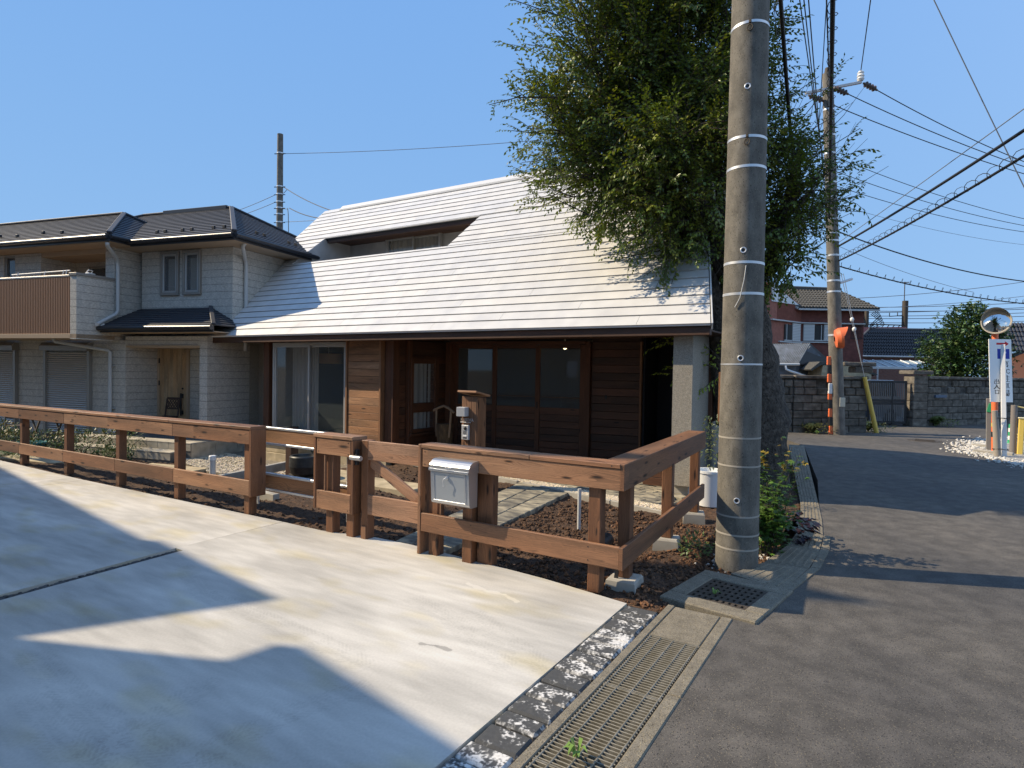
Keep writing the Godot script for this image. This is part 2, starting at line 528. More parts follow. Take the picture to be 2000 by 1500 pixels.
	M.room = mat(lin(0.05, 0.05, 0.055), 0.95)  # near-black: the shade of unlit interiors is put into the colour
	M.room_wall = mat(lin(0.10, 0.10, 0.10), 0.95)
	var pol := grainy(71, 512, 0.012, 0.34, 0.07, [[1500, 0.7, 1.5, Color(0.93, 0.92, 0.86), 0.05], [1800, 0.7, 1.6, Color(0.46, 0.44, 0.40), 0.2]])
	M.pole = mat(lin(0.285, 0.26, 0.215), 0.9, 0, pol, Vector3(1.3, 0.55, 1.3), true, 0.12)
	M.pole_far = mat(lin(0.30, 0.275, 0.235), 0.9, 0, pol, Vector3(0.8, 0.4, 0.8), true)
	M.siding = mat(lin(0.66, 0.62, 0.545), 0.85, 0, siding_tex(), Vector3(1, 1, 1), false, 0.9)
	M.roof_dark = mat(lin(0.050, 0.053, 0.062), 0.55, 0.0, cloudy(72, 256, 0.05, 3, Color(0.78, 0.78, 0.8), Color(1, 1, 1)), Vector3(1.2, 1.2, 1.2), true)
	M.trim_dark = mat(lin(0.022, 0.024, 0.030), 0.35)
	M.slat = mat(lin(0.36, 0.20, 0.115), 0.6)
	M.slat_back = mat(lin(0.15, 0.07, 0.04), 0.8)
	M.shutter = mat(lin(0.48, 0.46, 0.43), 0.45, 0.3)
	M.shutter_dk = mat(lin(0.30, 0.28, 0.25), 0.45, 0.3)
	M.soffit = mat(lin(0.45, 0.33, 0.22), 0.8)
	M.tile_step = mat(lin(0.58, 0.53, 0.44), 0.8, 0, conc, Vector3(1, 1, 1), true)
	M.orange = mat(lin(0.75, 0.16, 0.05), 0.5)
	M.yellow = mat(lin(0.70, 0.50, 0.10), 0.5)
	M.green = mat(lin(0.03, 0.32, 0.14), 0.5)
	M.bark = mat(lin(0.15, 0.125, 0.10), 1.0, 0, grainy(81, 512, 0.03, 0.7, 0.12, [[2000, 1.0, 4.0, Color(0.40, 0.37, 0.33), 0.3], [800, 1.0, 3.0, Color(0.95, 0.93, 0.86), 0.1]]), Vector3(0.9, 0.45, 0.9), true, 2.0)
	var blk := grainy(82, 512, 0.015, 0.55, 0.10, [[2500, 0.8, 2.0, Color(0.5, 0.48, 0.45), 0.2]])
	M.block = []
	for k in 4:
		M.block.append(mat(lin(0.30 - 0.028 * k, 0.265 - 0.026 * k, 0.215 - 0.022 * k), 0.95, 0, blk, Vector3(0.6, 0.6, 0.6), true, 0.4))
	M.block_mortar = mat(lin(0.15, 0.14, 0.125), 1.0, 0, blk, Vector3(0.6, 0.6, 0.6), true)
	M.rust_shaded = mat(lin(0.24, 0.075, 0.055), 0.8, 0, cloudy(83, 256, 0.02, 4, Color(0.72, 0.72, 0.72), Color(1, 1, 1)), Vector3(0.8, 0.8, 0.8), true)  # red wall on the shaded side, shade put into the colour
	M.rust_lit = mat(lin(0.42, 0.15, 0.10), 0.8, 0, cloudy(84, 256, 0.02, 4, Color(0.8, 0.8, 0.8), Color(1, 1, 1)), Vector3(0.8, 0.8, 0.8), true)  # same red wall on the sunny side, sunlight put into the colour
	M.old_tile = mat(lin(0.13, 0.125, 0.115), 0.8, 0, cloudy(85, 256, 0.06, 3, Color(0.45, 0.45, 0.45), Color(1.0, 1.0, 0.97)), Vector3(0.9, 0.9, 0.9), true)
	M.tin = mat(lin(0.36, 0.37, 0.37), 0.55, 0.25, cloudy(86, 256, 0.03, 4, Color(0.65, 0.62, 0.58), Color(1, 1, 1)), Vector3(0.5, 0.5, 0.5), true)
	M.shedwall = mat(lin(0.16, 0.19, 0.23), 0.7, 0.1, cloudy(86, 256, 0.03, 4, Color(0.65, 0.62, 0.58), Color(1, 1, 1)), Vector3(0.5, 0.5, 0.5), true)
	M.brickred = mat(lin(0.24, 0.115, 0.085), 0.9)

# coarse lap siding: 1 m of picture holds five fine courses broken by a rough relief
func siding_tex() -> ImageTexture:
	var s := 512
	var q := noise(91, 0.05, 3); var p := noise(92, 0.012, 3)
	var out := PackedByteArray()
	out.resize(s * s * 3)
	for y in s:
		var course := fmod(y * 6.0 / s, 1.0)
		var cut := 0.72 if course < 0.06 else 1.0
		for x in s:
			var t := (0.90 + q.get_noise_2d(x * 0.5, y * 2.2) * 0.16 + p.get_noise_2d(x, y) * 0.06) * cut
			for k in 3: out[(y * s + x) * 3 + k] = int(clampf(t, 0, 1) * 255.0)
	return ImageTexture.create_from_image(Image.create_from_data(s, s, false, Image.FORMAT_RGB8, out))

func V2(a: Array) -> PackedVector2Array:
	var p := PackedVector2Array()
	for k in range(0, a.size(), 2): p.append(Vector2(a[k], a[k + 1]))
	return p

func ground_and_road() -> void:
	var g := Geo.new()
	g.slab(V2([-400, -400, 400, -400, 400, 400, -400, 400]), -0.62, 0.05)
	obj("ground", g, M.yard).set_meta("kind", "structure")
	g = Geo.new()
	g.slab(V2([-0.89, 8, -0.89, -4.3, -0.66, -5.2, -0.545, -5.87, -0.565, -7.07, -0.72, -8.5, -0.95, -10.8, -1.71, -15.93, -2.3, -17.2, -60, -17.2, -60, -70, 70, -70, 70, 8]), -0.006, 0.3)
	obj("road", g, M.asphalt).set_meta("kind", "structure")
	g = Geo.new()
	g.slab(V2([-1.29, -4.19, -1.31, -5.2, -1.09, -5.25, -0.9, -5.8, -0.8, -6.5, -0.86, -8.2, -1.15, -10.8, -2.04, -15.9, -2.6, -17.2, -60, -17.2, -60, 8, -13.6, 8, -13.6, -4.19]), -0.36, 0.2)
	obj("yard_ground", g, M.yard).set_meta("kind", "structure")
	# pale crushed stone of the parking lot spilling on to the asphalt
	g = Geo.new()
	var edge := V2([1.5, -17.2, 1.72, -18.6, 1.9, -19.9, 2.5, -21.2, 8, -24.5, 14, -20, 14, -8, 4.5, -12.5, 2.7, -14.4, 2.05, -15.8])
	g.slab(edge, 0.006, 0.05)
	obj("gravel_lot", g, mat(lin(0.60, 0.575, 0.52), 1.0, 0, grainy(55, 512, 0.02, 0.3, 0.2, [[3000, 1, 3, Color(0.98, 0.97, 0.94), 0.05], [1500, 1, 2.5, Color(0.5, 0.48, 0.45), 0.2]]), Vector3(1.2, 1.2, 1.2), true, 0.8)).set_meta("kind", "structure")
	var xs := []
	for k in 1600:
		var e := rng.randi_range(0, edge.size() - 1)
		var p := edge[e].lerp(edge[(e + 1) % edge.size()], rng.randf()) + Vector2(rng.randfn() * 0.22, rng.randfn() * 0.35)
		if e > 3 and e < 8: continue
		var s := rng.randf_range(0.012, 0.035)
		xs.append(Transform3D(Basis.from_euler(Vector3(rng.randf() * 6, rng.randf() * 6, 0)).scaled(Vector3(s, s * 0.7, s)), Vector3(p.x, 0.008, p.y)))
	tag(many("loose_gravel", pebble_mesh(3), mat(lin(0.58, 0.555, 0.50), 0.95), xs), "pale loose gravel scattered along the edge of the parking lot", "gravel")
	# iron manhole cover in the junction
	var mh := thing("manhole_cover", "round iron manhole cover in the asphalt of the junction", "manhole cover", Vector3(0.8, -0.004, -19.4))
	g = Geo.new()
	g.lathe(Transform3D(), [Vector2(0.40, -0.02), Vector2(0.40, 0.004), Vector2(0.35, 0.004), Vector2(0.345, -0.001), Vector2(0.335, -0.001), Vector2(0.33, 0.005), Vector2(0, 0.005)], 28)
	obj("lid", g, M.castiron, mh)
	g = Geo.new()
	for k in 6:
		g.beam(Vector3(-0.22, 0.008, -0.22 + k * 0.088), Vector3(0.22, 0.008, -0.22 + k * 0.088), 0.03, 0.008)
	obj("tread_rib", g, M.castiron, mh)

func pebble_mesh(sd: int) -> ArrayMesh:
	var s := SphereMesh.new()
	s.radius = 1.0; s.height = 2.0; s.radial_segments = 6; s.rings = 3
	var a := s.get_mesh_arrays()
	var vs: PackedVector3Array = a[Mesh.ARRAY_VERTEX]
	var q := noise(sd, 0.7, 2)
	for k in vs.size(): vs[k] *= 1.0 + 0.55 * q.get_noise_3dv(vs[k] * 1.3)
	var st := SurfaceTool.new()
	st.begin(Mesh.PRIMITIVE_TRIANGLES)
	st.set_smooth_group(-1)
	var idx: PackedInt32Array = a[Mesh.ARRAY_INDEX]
	for k in idx: st.add_vertex(vs[k])
	st.generate_normals()
	return st.commit()

# concrete of the drive: pale with warm stains, float marks, faint tyre prints
func drive_tex(marks: bool, sd: int) -> ImageTexture:
	var s := 1024
	var a := noise(sd, 0.004, 5); var b := noise(sd + 1, 0.02, 3); var c := noise(sd + 2, 0.25, 2); var w := noise(sd + 3, 0.007, 3)
	var f := PackedFloat32Array()
	f.resize(s * s)
	var warm := PackedFloat32Array()
	warm.resize(s * s)
	for y in s:
		for x in s:
			var k := y * s + x
			f[k] = 0.90 + a.get_noise_2d(x * 0.55, y * 1.5) * 0.15 + b.get_noise_2d(x * 0.35, y * 1.9) * 0.065 + c.get_noise_2d(x, y) * 0.03
			warm[k] = clampf(w.get_noise_2d(x * 0.7, y * 1.4) * 1.6 - 0.2, 0.0, 1.0)
	if marks:
		# points in metres (x + 6, -z)
		var tracks := [[3.1, 3.35, 3.55, 3.22, 3.9, 3.02, 4.25, 2.84], [3.6, 3.4, 3.95, 3.18, 4.2, 3.08, 4.42, 2.95], [1.06, 2.85, 1.83, 2.56, 3.1, 2.5, 3.6, 2.42], [1.86, 1.5, 2.4, 1.42, 3.13, 1.38, 3.75, 1.46, 4.3, 1.6], [2.36, 1.3, 2.93, 1.22, 3.3, 1.22, 3.9, 1.33], [3.0, 1.9, 3.1, 1.6, 3.2, 1.2], [3.75, 2.3, 3.6, 1.9, 3.55, 1.4]]
		for t: Array in tracks:
			for seg in t.size() / 2 - 1:
				var p := Vector2(t[seg * 2], t[seg * 2 + 1]) / 5.0 * s
				var q := Vector2(t[seg * 2 + 2], t[seg * 2 + 3]) / 5.0 * s
				var d := (q - p).normalized(); var nn := Vector2(-d.y, d.x)
				var n_steps := int(p.distance_to(q) * 1.4)
				for k in n_steps:
					var at := p.lerp(q, float(k) / n_steps)
					for o in range(-17, 18):
						var groove := absi(o) == 6 or absi(o) == 7 or o == 0
						var tread := posmod(k + absi(o) * 2, 11) < 4
						if groove or tread: continue
						var pos := at + nn * o
						var xi := int(pos.x); var yi := int(pos.y)
						if xi < 0 or yi < 0 or xi >= s or yi >= s: continue
						if b.get_noise_2d(xi * 2.0, yi * 2.0) < -0.12: continue
						f[yi * s + xi] -= 0.022
		_smear(f, s, [3.27, 3.81, 3.47, 3.76, 3.62, 3.77, 3.77, 3.71], 8.0, 0.10, b)
		_smear(f, s, [3.64, 2.81, 3.73, 2.84, 3.83, 2.84], 5.0, -0.22, b)
	var out := PackedByteArray()
	out.resize(s * s * 3)
	for k in s * s:
		out[k * 3] = int(clampf(f[k] * (1.0 - warm[k] * 0.02), 0, 1) * 255.0)
		out[k * 3 + 1] = int(clampf(f[k] * (0.985 - warm[k] * 0.045), 0, 1) * 255.0)
		out[k * 3 + 2] = int(clampf(f[k] * (0.955 - warm[k] * 0.13), 0, 1) * 255.0)
	return ImageTexture.create_from_image(Image.create_from_data(s, s, false, Image.FORMAT_RGB8, out))

func _smear(f: PackedFloat32Array, s: int, t: Array, rad: float, amt: float, q: FastNoiseLite) -> void:
	for seg in t.size() / 2 - 1:
		var p := Vector2(t[seg * 2], t[seg * 2 + 1]) / 5.0 * s
		var e := Vector2(t[seg * 2 + 2], t[seg * 2 + 3]) / 5.0 * s
		for y in range(int(minf(p.y, e.y) - rad - 2), int(maxf(p.y, e.y) + rad + 2)):
			for x in range(int(minf(p.x, e.x) - rad - 2), int(maxf(p.x, e.x) + rad + 2)):
				var at := Vector2(x, y)
				var c := Geometry2D.get_closest_point_to_segment(at, p, e)
				if at.distance_to(c) < rad * (0.6 + 0.7 * q.get_noise_2d(x * 1.5, y * 1.5)) and f[y * s + x] > 0.3:
					f[y * s + x] = f[y * s + x] * 0.3 + (0.93 + amt) * 0.7

func driveway() -> void:
	var d := setting("driveway")
	var rough := grainy(56, 256, 0.02, 0.2, 0.2, [])
	var ma := mat(lin(0.585, 0.575, 0.55), 0.85, 0, drive_tex(true, 57), Vector3(0.2, 0.2, 1), false, 0.05, rough)
	ma.uv1_offset = Vector3(1.2, 0, 0)
	var mb := mat(lin(0.585, 0.575, 0.55), 0.85, 0, drive_tex(false, 58), Vector3(0.2, 0.2, 1), false, 0.05, rough)
	var g := Geo.new()
	g.slab(V2([-1.565, 6, -1.565, -4.13, -2.3, -4.25, -3.0, -4.31, -3.8, -4.36, -4.25, -4.35, -4.85, -4.22, -5.452, -4.22, -5.437, -3.06, -5.32, -3.06, -5.2, -1.7, -4.5, 6]), 0.0, 0.12)
	obj("concrete_slab", g, ma, d)
	g = Geo.new()
	g.slab(V2([-5.462, -4.22, -9.665, -4.13, -9.2, 6, -4.62, 6, -5.32, -1.7, -5.437, -3.052]), 0.0, 0.12)
	obj("concrete_slab", g, mb, d)
	g = Geo.new()
	g.slab(V2([-9.674, -4.13, -13.6, -4.16, -13.6, 6, -9.21, 6]), 0.0, 0.12)
	obj("concrete_slab", g, mb, d)
	g = Geo.new()
	g.slab(V2([-13.6, -4.2, -1.3, -4.2, -1.3, 6, -13.6, 6]), -0.09, 0.1)
	obj("sub_base", g, M.concrete_dk, d)
	# dark pebbles in the open joint
	var xs := []
	for k in 5200:
		var t := rng.randf()
		var z := lerpf(-3.04, 2.0, t)
		var x := -5.378 + (z + 3.06) * 0.0895 + rng.randf_range(-0.052, 0.052)
		var s := rng.randf_range(0.006, 0.016)
		xs.append(Transform3D(Basis.from_euler(Vector3(rng.randf() * 6, rng.randf() * 6, 0)).scaled(Vector3(s, s * 0.6, s * 1.3)), Vector3(x, -0.018 - rng.randf() * 0.02, z)))
	var pm := many("joint_pebbles", pebble_mesh(5), mat(lin(0.055, 0.052, 0.05), 0.7), xs)
	tag(pm, "dark pebbles filling the long slot across the concrete drive", "pebbles")
	g = Geo.new()
	g.slab(V2([-5.437, -3.06, -5.32, -3.06, -4.6, 5, -4.72, 5]), -0.03, 0.03)
	obj("pebble_bed", g, M.concrete_dk, d)
	# border of worn granite setts
	var b := setting("sett_border")
	var tx := []
	for k in 4:
		var lo := Color(0.13, 0.13, 0.135) if k != 1 else Color(0.34, 0.34, 0.34)
		tx.append(mat(lin(0.68, 0.675, 0.66), 0.9, 0, sett_tex(300 + k, [0.35, -0.12, 0.1, 0.6][k]), Vector3(1.6, 1.6, 1.6), true, 0.5, M.pave_tex))
	var z := -4.10
	var kk := 0
	while z < 1.0:
		var l := rng.randf_range(0.105, 0.175)
		g = Geo.new()
		var w := 0.235 + rng.randf_range(-0.012, 0.012)
		g.box(Transform3D(Basis.from_euler(Vector3(rng.randf_range(-0.02, 0.02), rng.randf_range(-0.03, 0.03), rng.randf_range(-0.015, 0.015))), Vector3(-1.435, -0.055 + rng.randf_range(-0.006, 0.008), z + l * 0.5)), Vector3(w, 0.12, l - 0.012), 0.012)
		obj("sett", g, tx[[0, 2, 1, 3, 0, 1, 2, 0, 3, 1][(kk * 7 + kk / 3) % 10]], b)
		z += l
		kk += 1

func sett_tex(sd: int, bias: float) -> ImageTexture:
	var s := 256
	var a := noise(sd, 0.018, 4).get_seamless_image(s, s); a.convert(Image.FORMAT_L8)
	var b := noise(sd + 9, 0.09, 3).get_seamless_image(s, s); b.convert(Image.FORMAT_L8)
	var pa := a.get_data(); var pb := b.get_data()
	var out := PackedByteArray()
	out.resize(s * s * 3)
	for k in s * s:
		var t := smoothstep(-0.15, 0.25, (pa[k] / 255.0 - 0.5) + (pb[k] / 255.0 - 0.5) * 0.8 - bias * 0.5)
		var c := Color(0.33, 0.335, 0.34).lerp(Color(0.98, 0.97, 0.95), t)
		var j := 0.9 + pb[k] / 255.0 * 0.15
		out[k * 3] = int(clampf(c.r * j, 0, 1) * 255); out[k * 3 + 1] = int(clampf(c.g * j, 0, 1) * 255); out[k * 3 + 2] = int(clampf(c.b * j, 0, 1) * 255)
	return ImageTexture.create_from_image(Image.create_from_data(s, s, false, Image.FORMAT_RGB8, out))

func gutter() -> void:
	var s := setting("street_gutter")
	var g := Geo.new()
	# straight channel beside the drive: lips, floor, cover slab
	g.bx(Vector3(-1.312, -0.3, -4.28), Vector3(-1.262, 0.002, 6), 0.004)
	obj("kerb_lip", g, M.gutter, s)
	for k in 7:
		g = Geo.new()
		var z0 := -4.28 + k * 1.2
		g.bx(Vector3(-0.94, -0.3, z0 + 0.004), Vector3(-0.865, 0.002, z0 + 1.196), 0.006)
		obj("kerb_lip", g, M.gutter, s)
	g = Geo.new()
	g.bx(Vector3(-1.262, -0.34, -4.28), Vector3(-0.94, -0.22, 6))
	obj("channel_floor", g, M.concrete_dk, s)
	g = Geo.new()
	g.bx(Vector3(-1.258, -0.1, -4.27), Vector3(-0.944, 0.0, -3.735), 0.006)
	obj("cover_slab", g, M.gutter, s)
	# slabs that bend away past the pole
	var quads := [
		[-1.085, -5.24, -0.66, -5.06, -0.555, -5.78, -0.905, -5.74],
		[-0.905, -5.75, -0.555, -5.79, -0.53, -6.35, -0.815, -6.42],
		[-0.815, -6.43, -0.53, -6.36, -0.555, -7.02, -0.80, -7.02],
		[-0.80, -7.03, -0.555, -7.03, -0.625, -7.75, -0.86, -7.75],
		[-0.86, -7.76, -0.625, -7.76, -0.72, -8.5, -0.93, -8.5]]
	for k in 11:
		var t0 := k / 11.0; var t1 := (k + 0.985) / 11.0
		var a := Vector2(-0.93, -8.51).lerp(Vector2(-2.04, -15.9), t0); var b := Vector2(-0.72, -8.51).lerp(Vector2(-1.71, -15.93), t0)
		var c := Vector2(-0.72, -8.51).lerp(Vector2(-1.71, -15.93), t1); var d := Vector2(-0.93, -8.51).lerp(Vector2(-2.04, -15.9), t1)
		quads.append([a.x, a.y, b.x, b.y, c.x, c.y, d.x, d.y])
	for q: Array in quads:
		g = Geo.new()
		g.slab(V2(q), 0.002, 0.2)
		var mi := obj("cover_slab", g, M.gutter, s)
		# fine ribs rolled into the slab, along its length
		g = Geo.new()
		for r in 5:
			var u := 0.16 + r * 0.17
			var p0 := Vector2(q[0], q[1]).lerp(Vector2(q[2], q[3]), u); var p1 := Vector2(q[6], q[7]).lerp(Vector2(q[4], q[5]), u)
			p0 = p0.lerp(p1, 0.06); p1 = p1.lerp(p0, 0.06)
			g.beam(Vector3(p0.x, 0.003, p0.y), Vector3(p1.x, 0.003, p1.y), 0.022, 0.008, 0.003)
		obj("ribs", g, M.gutter, mi)
	# kerb stones on the outer edge of the bend
	for q: Array in [[-0.66, -5.06, -0.62, -5.0, -0.475, -5.82, -0.545, -5.80], [-0.545, -5.81, -0.475, -5.83, -0.455, -6.5, -0.525, -6.5], [-0.525, -6.51, -0.455, -6.51, -0.49, -7.05, -0.55, -7.05]]:
		g = Geo.new()
		g.slab(V2(q), 0.004, 0.2)
		obj("kerb_lip", g, M.gutter, s)
	# drain grating
	var gr := thing("drain_grating", "long steel drain grating with cross bars beside the granite setts", "grating")
	g = Geo.new()
	g.box(Transform3D(), Vector3(0.312, 0.034, 0.0065), 0.0015)
	var bar := g.mesh()
	for k in 86:
		put("bar", bar, M.steel, gr, Transform3D(Basis(Vector3.RIGHT, rng.randf_range(-0.02, 0.02)), Vector3(-1.101, -0.019, -3.715 + k * 0.0268)))
	for x: float in [-1.245, -1.182, -1.104, -1.026, -0.957]:
		g = Geo.new()
		g.beam(Vector3(x, -0.006, -3.72), Vector3(x, -0.006, -1.4), 0.009, 0.011, 0.002)
		obj("rod", g, M.steel, gr)
	for z: float in [-3.727, -3.0, -2.25]:
		g = Geo.new()
		g.bx(Vector3(-1.258, -0.045, z - 0.004), Vector3(-0.944, -0.001, z + 0.004))
		obj("end_bar", g, M.steel, gr)
	# catch basin: concrete rim and perforated iron lid
	var cb := thing("catch_basin", "square concrete catch basin with perforated iron lid beside the big pole", "drain cover")
	var tb := Transform3D(Basis(Vector3.UP, deg_to_rad(-9.0)), Vector3(-1.0, 0.0, -4.73))
	g = Geo.new()
	for q: Array in [[-0.35, -0.41, 0.35, -0.25], [-0.35, 0.25, 0.35, 0.41], [-0.35, -0.25, -0.215, 0.25], [0.215, -0.25, 0.35, 0.25]]:
		g.box(tb * Transform3D(Basis(), Vector3((q[0] + q[2]) * 0.5, -0.085, (q[1] + q[3]) * 0.5)), Vector3(q[2] - q[0], 0.2, q[3] - q[1]), 0.008)
	obj("rim", g, M.gutter, cb)
	g = Geo.new()
	# lattice of strips leaves the holes open
	for k in 10:
		g.box(tb * Transform3D(Basis(), Vector3(-0.205 + k * 0.0455, 0.002, 0)), Vector3(0.024, 0.012, 0.49))
	for k in 7:
		g.box(tb * Transform3D(Basis(), Vector3(0, 0.0012, -0.232 + k * 0.0773)), Vector3(0.428, 0.0125, 0.036))
	obj("lid", g, M.castiron, cb)
	g = Geo.new()
	g.box(tb * Transform3D(Basis(), Vector3(0, -0.3, 0)), Vector3(0.5, 0.05, 0.56))
	obj("pit_floor", g, M.black, cb)
	# weeds in the gaps
	for w: Array in [[-1.08, -4.66, 0.05, "small weed growing through the perforated drain lid"], [-1.10, -2.35, 0.075, "thin weed sprouting from the middle of the drain grating"], [-1.15, -1.98, 0.06, "leafy weed at the near end of the drain grating"]]:
		var t := thing("weed", w[3], "weed", Vector3(w[0], 0, w[1]))
		obj("leaves", tuft(int(w[0] * 100), 9, w[2]), leafmat(0.18, 0.30, 0.06), t)

func tuft(sd: int, count: int, h: float) -> Geo:
	var r := RandomNumberGenerator.new(); r.seed = sd
	var g := Geo.new()
	for k in count:
		var a := r.randf() * TAU
		var d := Vector3(cos(a), 0, sin(a))
		var up := Vector3(0, h * r.randf_range(0.5, 1.0), 0)
		var tip := d * h * r.randf_range(0.5, 1.1) + up * 0.7
		var mid := d * h * 0.45 + up
		var side := d.cross(Vector3.UP) * h * 0.13
		g.quad(-side * 0.3, side * 0.3, mid + side, mid - side)
		g.tri3(mid - side, mid + side, tip, Vector3.UP, Vector3.UP, Vector3.UP, Vector2(0, 0), Vector2(1, 0), Vector2(0.5, 1))
	return g

func leafmat(r: float, gg: float, b: float, back := 0.5) -> StandardMaterial3D:
	var m := mat(lin(r, gg, b), 0.5)
	m.backlight_enabled = true
	m.backlight = Color(back, back, back * 0.6)
	m.vertex_color_use_as_albedo = true
	return m

func terrain(x: float, z: float) -> float:
	var d := smoothstep(0.0, 1.0, (-x - 6.0) / 4.0) * smoothstep(0.0, 1.0, (-z - 4.5) / 1.8)
	return -0.27 * d

func gutter_left(z: float) -> float:
	var p := [-4.2, -1.315, -5.15, -1.33, -5.25, -1.09, -5.8, -0.91, -6.5, -0.82, -7.0, -0.81, -8.2, -0.88, -15.9, -2.05, -17.2, -2.6]
	for k in range(0, p.size() - 2, 2):
		if z <= p[k] and z >= p[k + 2]:
			return lerpf(p[k + 1], p[k + 3], (p[k] - z) / (p[k] - p[k + 2]))
	return -1.3

func path_edge(z: float) -> Vector2: # left and right x of the paver path
	return Vector2(lerpf(-3.98, -4.66, clampf((-z - 4.3) / 3.5, 0, 1)), lerpf(-3.40, -3.72, clampf((-z - 4.4) / 3.4, 0, 1)))

func soil_y(x: float, z: float, q: FastNoiseLite, q2: FastNoiseLite) -> float:
	var y := terrain(x, z) - 0.045 + q.get_noise_2d(x * 10.0, z * 10.0) * 0.04 + q2.get_noise_2d(x * 10.0, z * 10.0) * 0.026
	y += 0.03 * exp(-pow((x + 1.7) / 0.5, 2.0)) * exp(-pow((z + 4.5) / 0.5, 2.0))
	if z > -4.42: y = minf(y, terrain(x, z) - 0.012 - 0.03 * clampf((z + 4.42) / 0.2, 0.0, 1.0))
	return y

func garden_ground() -> void:
	var q := noise(65, 0.12, 3); var q2 := noise(66, 0.9, 3)
	var step := 0.05
	var st := SurfaceTool.new()
	st.begin(Mesh.PRIMITIVE_TRIANGLES)
	var nx := 252; var nz := 122
	var id := PackedInt32Array(); id.resize((nx + 1) * (nz + 1))
	for j in nz + 1:
		var z := -4.2 - j * step
		var r := gutter_left(z) - 0.01
		for i in nx + 1:
			var x := minf(-13.55 + i * step, r)
			st.set_uv(Vector2(x, z))
			st.add_vertex(Vector3(x, soil_y(x, z, q, q2), z))
	for j in nz:
		for i in nx:
			var a := j * (nx + 1) + i
			st.add_index(a); st.add_index(a + nx + 1); st.add_index(a + 1)
			st.add_index(a + 1); st.add_index(a + nx + 1); st.add_index(a + nx + 2)
	st.generate_normals()
	var so := MeshInstance3D.new()
	so.name = "soil_bed"; so.mesh = st.commit(); so.material_override = M.soil
	so.set_meta("kind", "structure")
	add_child(so)
	# clods and stones in the dug soil
	var xs := []; var tn := []
	for k in 26000:
		var near := rng.randf() < 0.6
		var x := rng.randf_range(-4.2, -0.9) if near else rng.randf_range(-12.5, -0.9)
		var z := -4.22 - rng.randf() * (3.0 if near else 4.0)
		if x > gutter_left(z) - 0.02: continue
		var pe := path_edge(z)
		if x > pe.x - 0.02 and x < pe.y + 0.03: continue
		if z < -7.0 + (x + 2.2) * 0.27: continue
		if x < -9.6: continue
		var clump := q.get_noise_2d(x * 22.0, z * 22.0)
		if clump < rng.randf_range(-0.5, 0.35): continue
		var s := 0.006 + 0.017 * pow(rng.randf(), 3.2)
		xs.append(Transform3D(Basis.from_euler(Vector3(rng.randf() * 6, rng.randf() * 6, 0)).scaled(Vector3(s, s * 0.8, s * 1.2)), Vector3(x, soil_y(x, z, q, q2) + s * 0.35, z)))
		var b := rng.randf_range(0.45, 1.35)
		var warm := x > -2.6 and z > -6.8
		tn.append(Color(2.6, 2.9, 3.3) * rng.randf_range(0.6, 1.0) if rng.randf() < 0.022 else (Color(1.55, 1.4, 1.25) * b if warm and rng.randf() < 0.6 else Color(b, b, b)))
	tag(many("soil_clods", pebble_mesh(8), M.clod, xs, null, tn), "loose brown clods and small stones over the freshly dug garden bed", "soil")
	# paver path from the gate, and terrace along the house
	var path := setting("paver_path")
	var rows := 26
	for r in rows:
		var z0 := -4.37 - r * 0.155
		var z1 := z0 - 0.149
		if z1 < -8.3: break
		var e0 := path_edge(z0); var e1 := path_edge(z1)
		var cols := 3
		for c in cols:
			var sh := 0.0
			var u0 := (c + sh) / cols; var u1 := (c + 1 + sh) / cols - 0.012
			var g := Geo.new()
			var y := rng.randf_range(-0.003, 0.004)
			var a := Vector3(lerpf(e0.x, e0.y, u0), y, z0); var b := Vector3(lerpf(e0.x, e0.y, u1), y, z0)
			var c2 := Vector3(lerpf(e1.x, e1.y, u1), y + 0.002, z1); var d := Vector3(lerpf(e1.x, e1.y, u0), y, z1)
			paver(g, a, b, c2, d)
			obj("paver", g, M.pavers[rng.randi_range(0, 4)], path)
	var ter := setting("paver_terrace")
	# rows run parallel with the edging line
	var o := Vector2(-2.25, -7.36); var du := Vector2(-0.966, -0.258); var dv := Vector2(0.258, -0.966)
	for r in 7:
		for c in 24:
			var p := o + du * (c * 0.225 + (r % 2) * 0.1) + dv * (r * 0.155)
			if p.x < -7.3 or p.x > -2.3: continue
			if p.y < -9.0: continue
			var g := Geo.new()
			var y := 0.012 + rng.randf_range(-0.002, 0.003)
			var a := p; var b := p + du * 0.22; var c2 := b + dv * 0.15; var d := a + dv * 0.15
			paver(g, Vector3(a.x, y, a.y), Vector3(b.x, y, b.y), Vector3(c2.x, y, c2.y), Vector3(d.x, y, d.y))
			obj("paver", g, M.pavers[rng.randi_range(0, 4)], ter)
	var gb := Geo.new()
	gb.slab(V2([-2.2, -7.3, -7.5, -8.72, -7.5, -9.4, -2.3, -9.0]), -0.03, 0.1)
	obj("bedding", gb, M.gravelbase, ter)
	# cream pebble strips with a grey concrete edging
	var strip := setting("pebble_strip")
	var g1 := Geo.new()
	g1.slab(V2([-2.15, -7.12, -4.55, -7.76, -4.55, -7.98, -2.2, -7.34]), 0.0, 0.1)
	g1.slab(V2([-4.66, -7.80, -7.5, -8.5, -7.5, -8.75, -4.66, -8.02]), 0.0, 0.1)
	obj("bed", g1, M.gravelbase, strip)
	g1 = Geo.new()
	g1.slab(V2([-12.9, -7.0, -10.4, -6.45, -8.3, -6.45, -7.6, -6.7, -7.6, -8.5, -13.0, -8.5]), -0.262, 0.1)
	obj("bed", g1, M.gravelbase, strip)
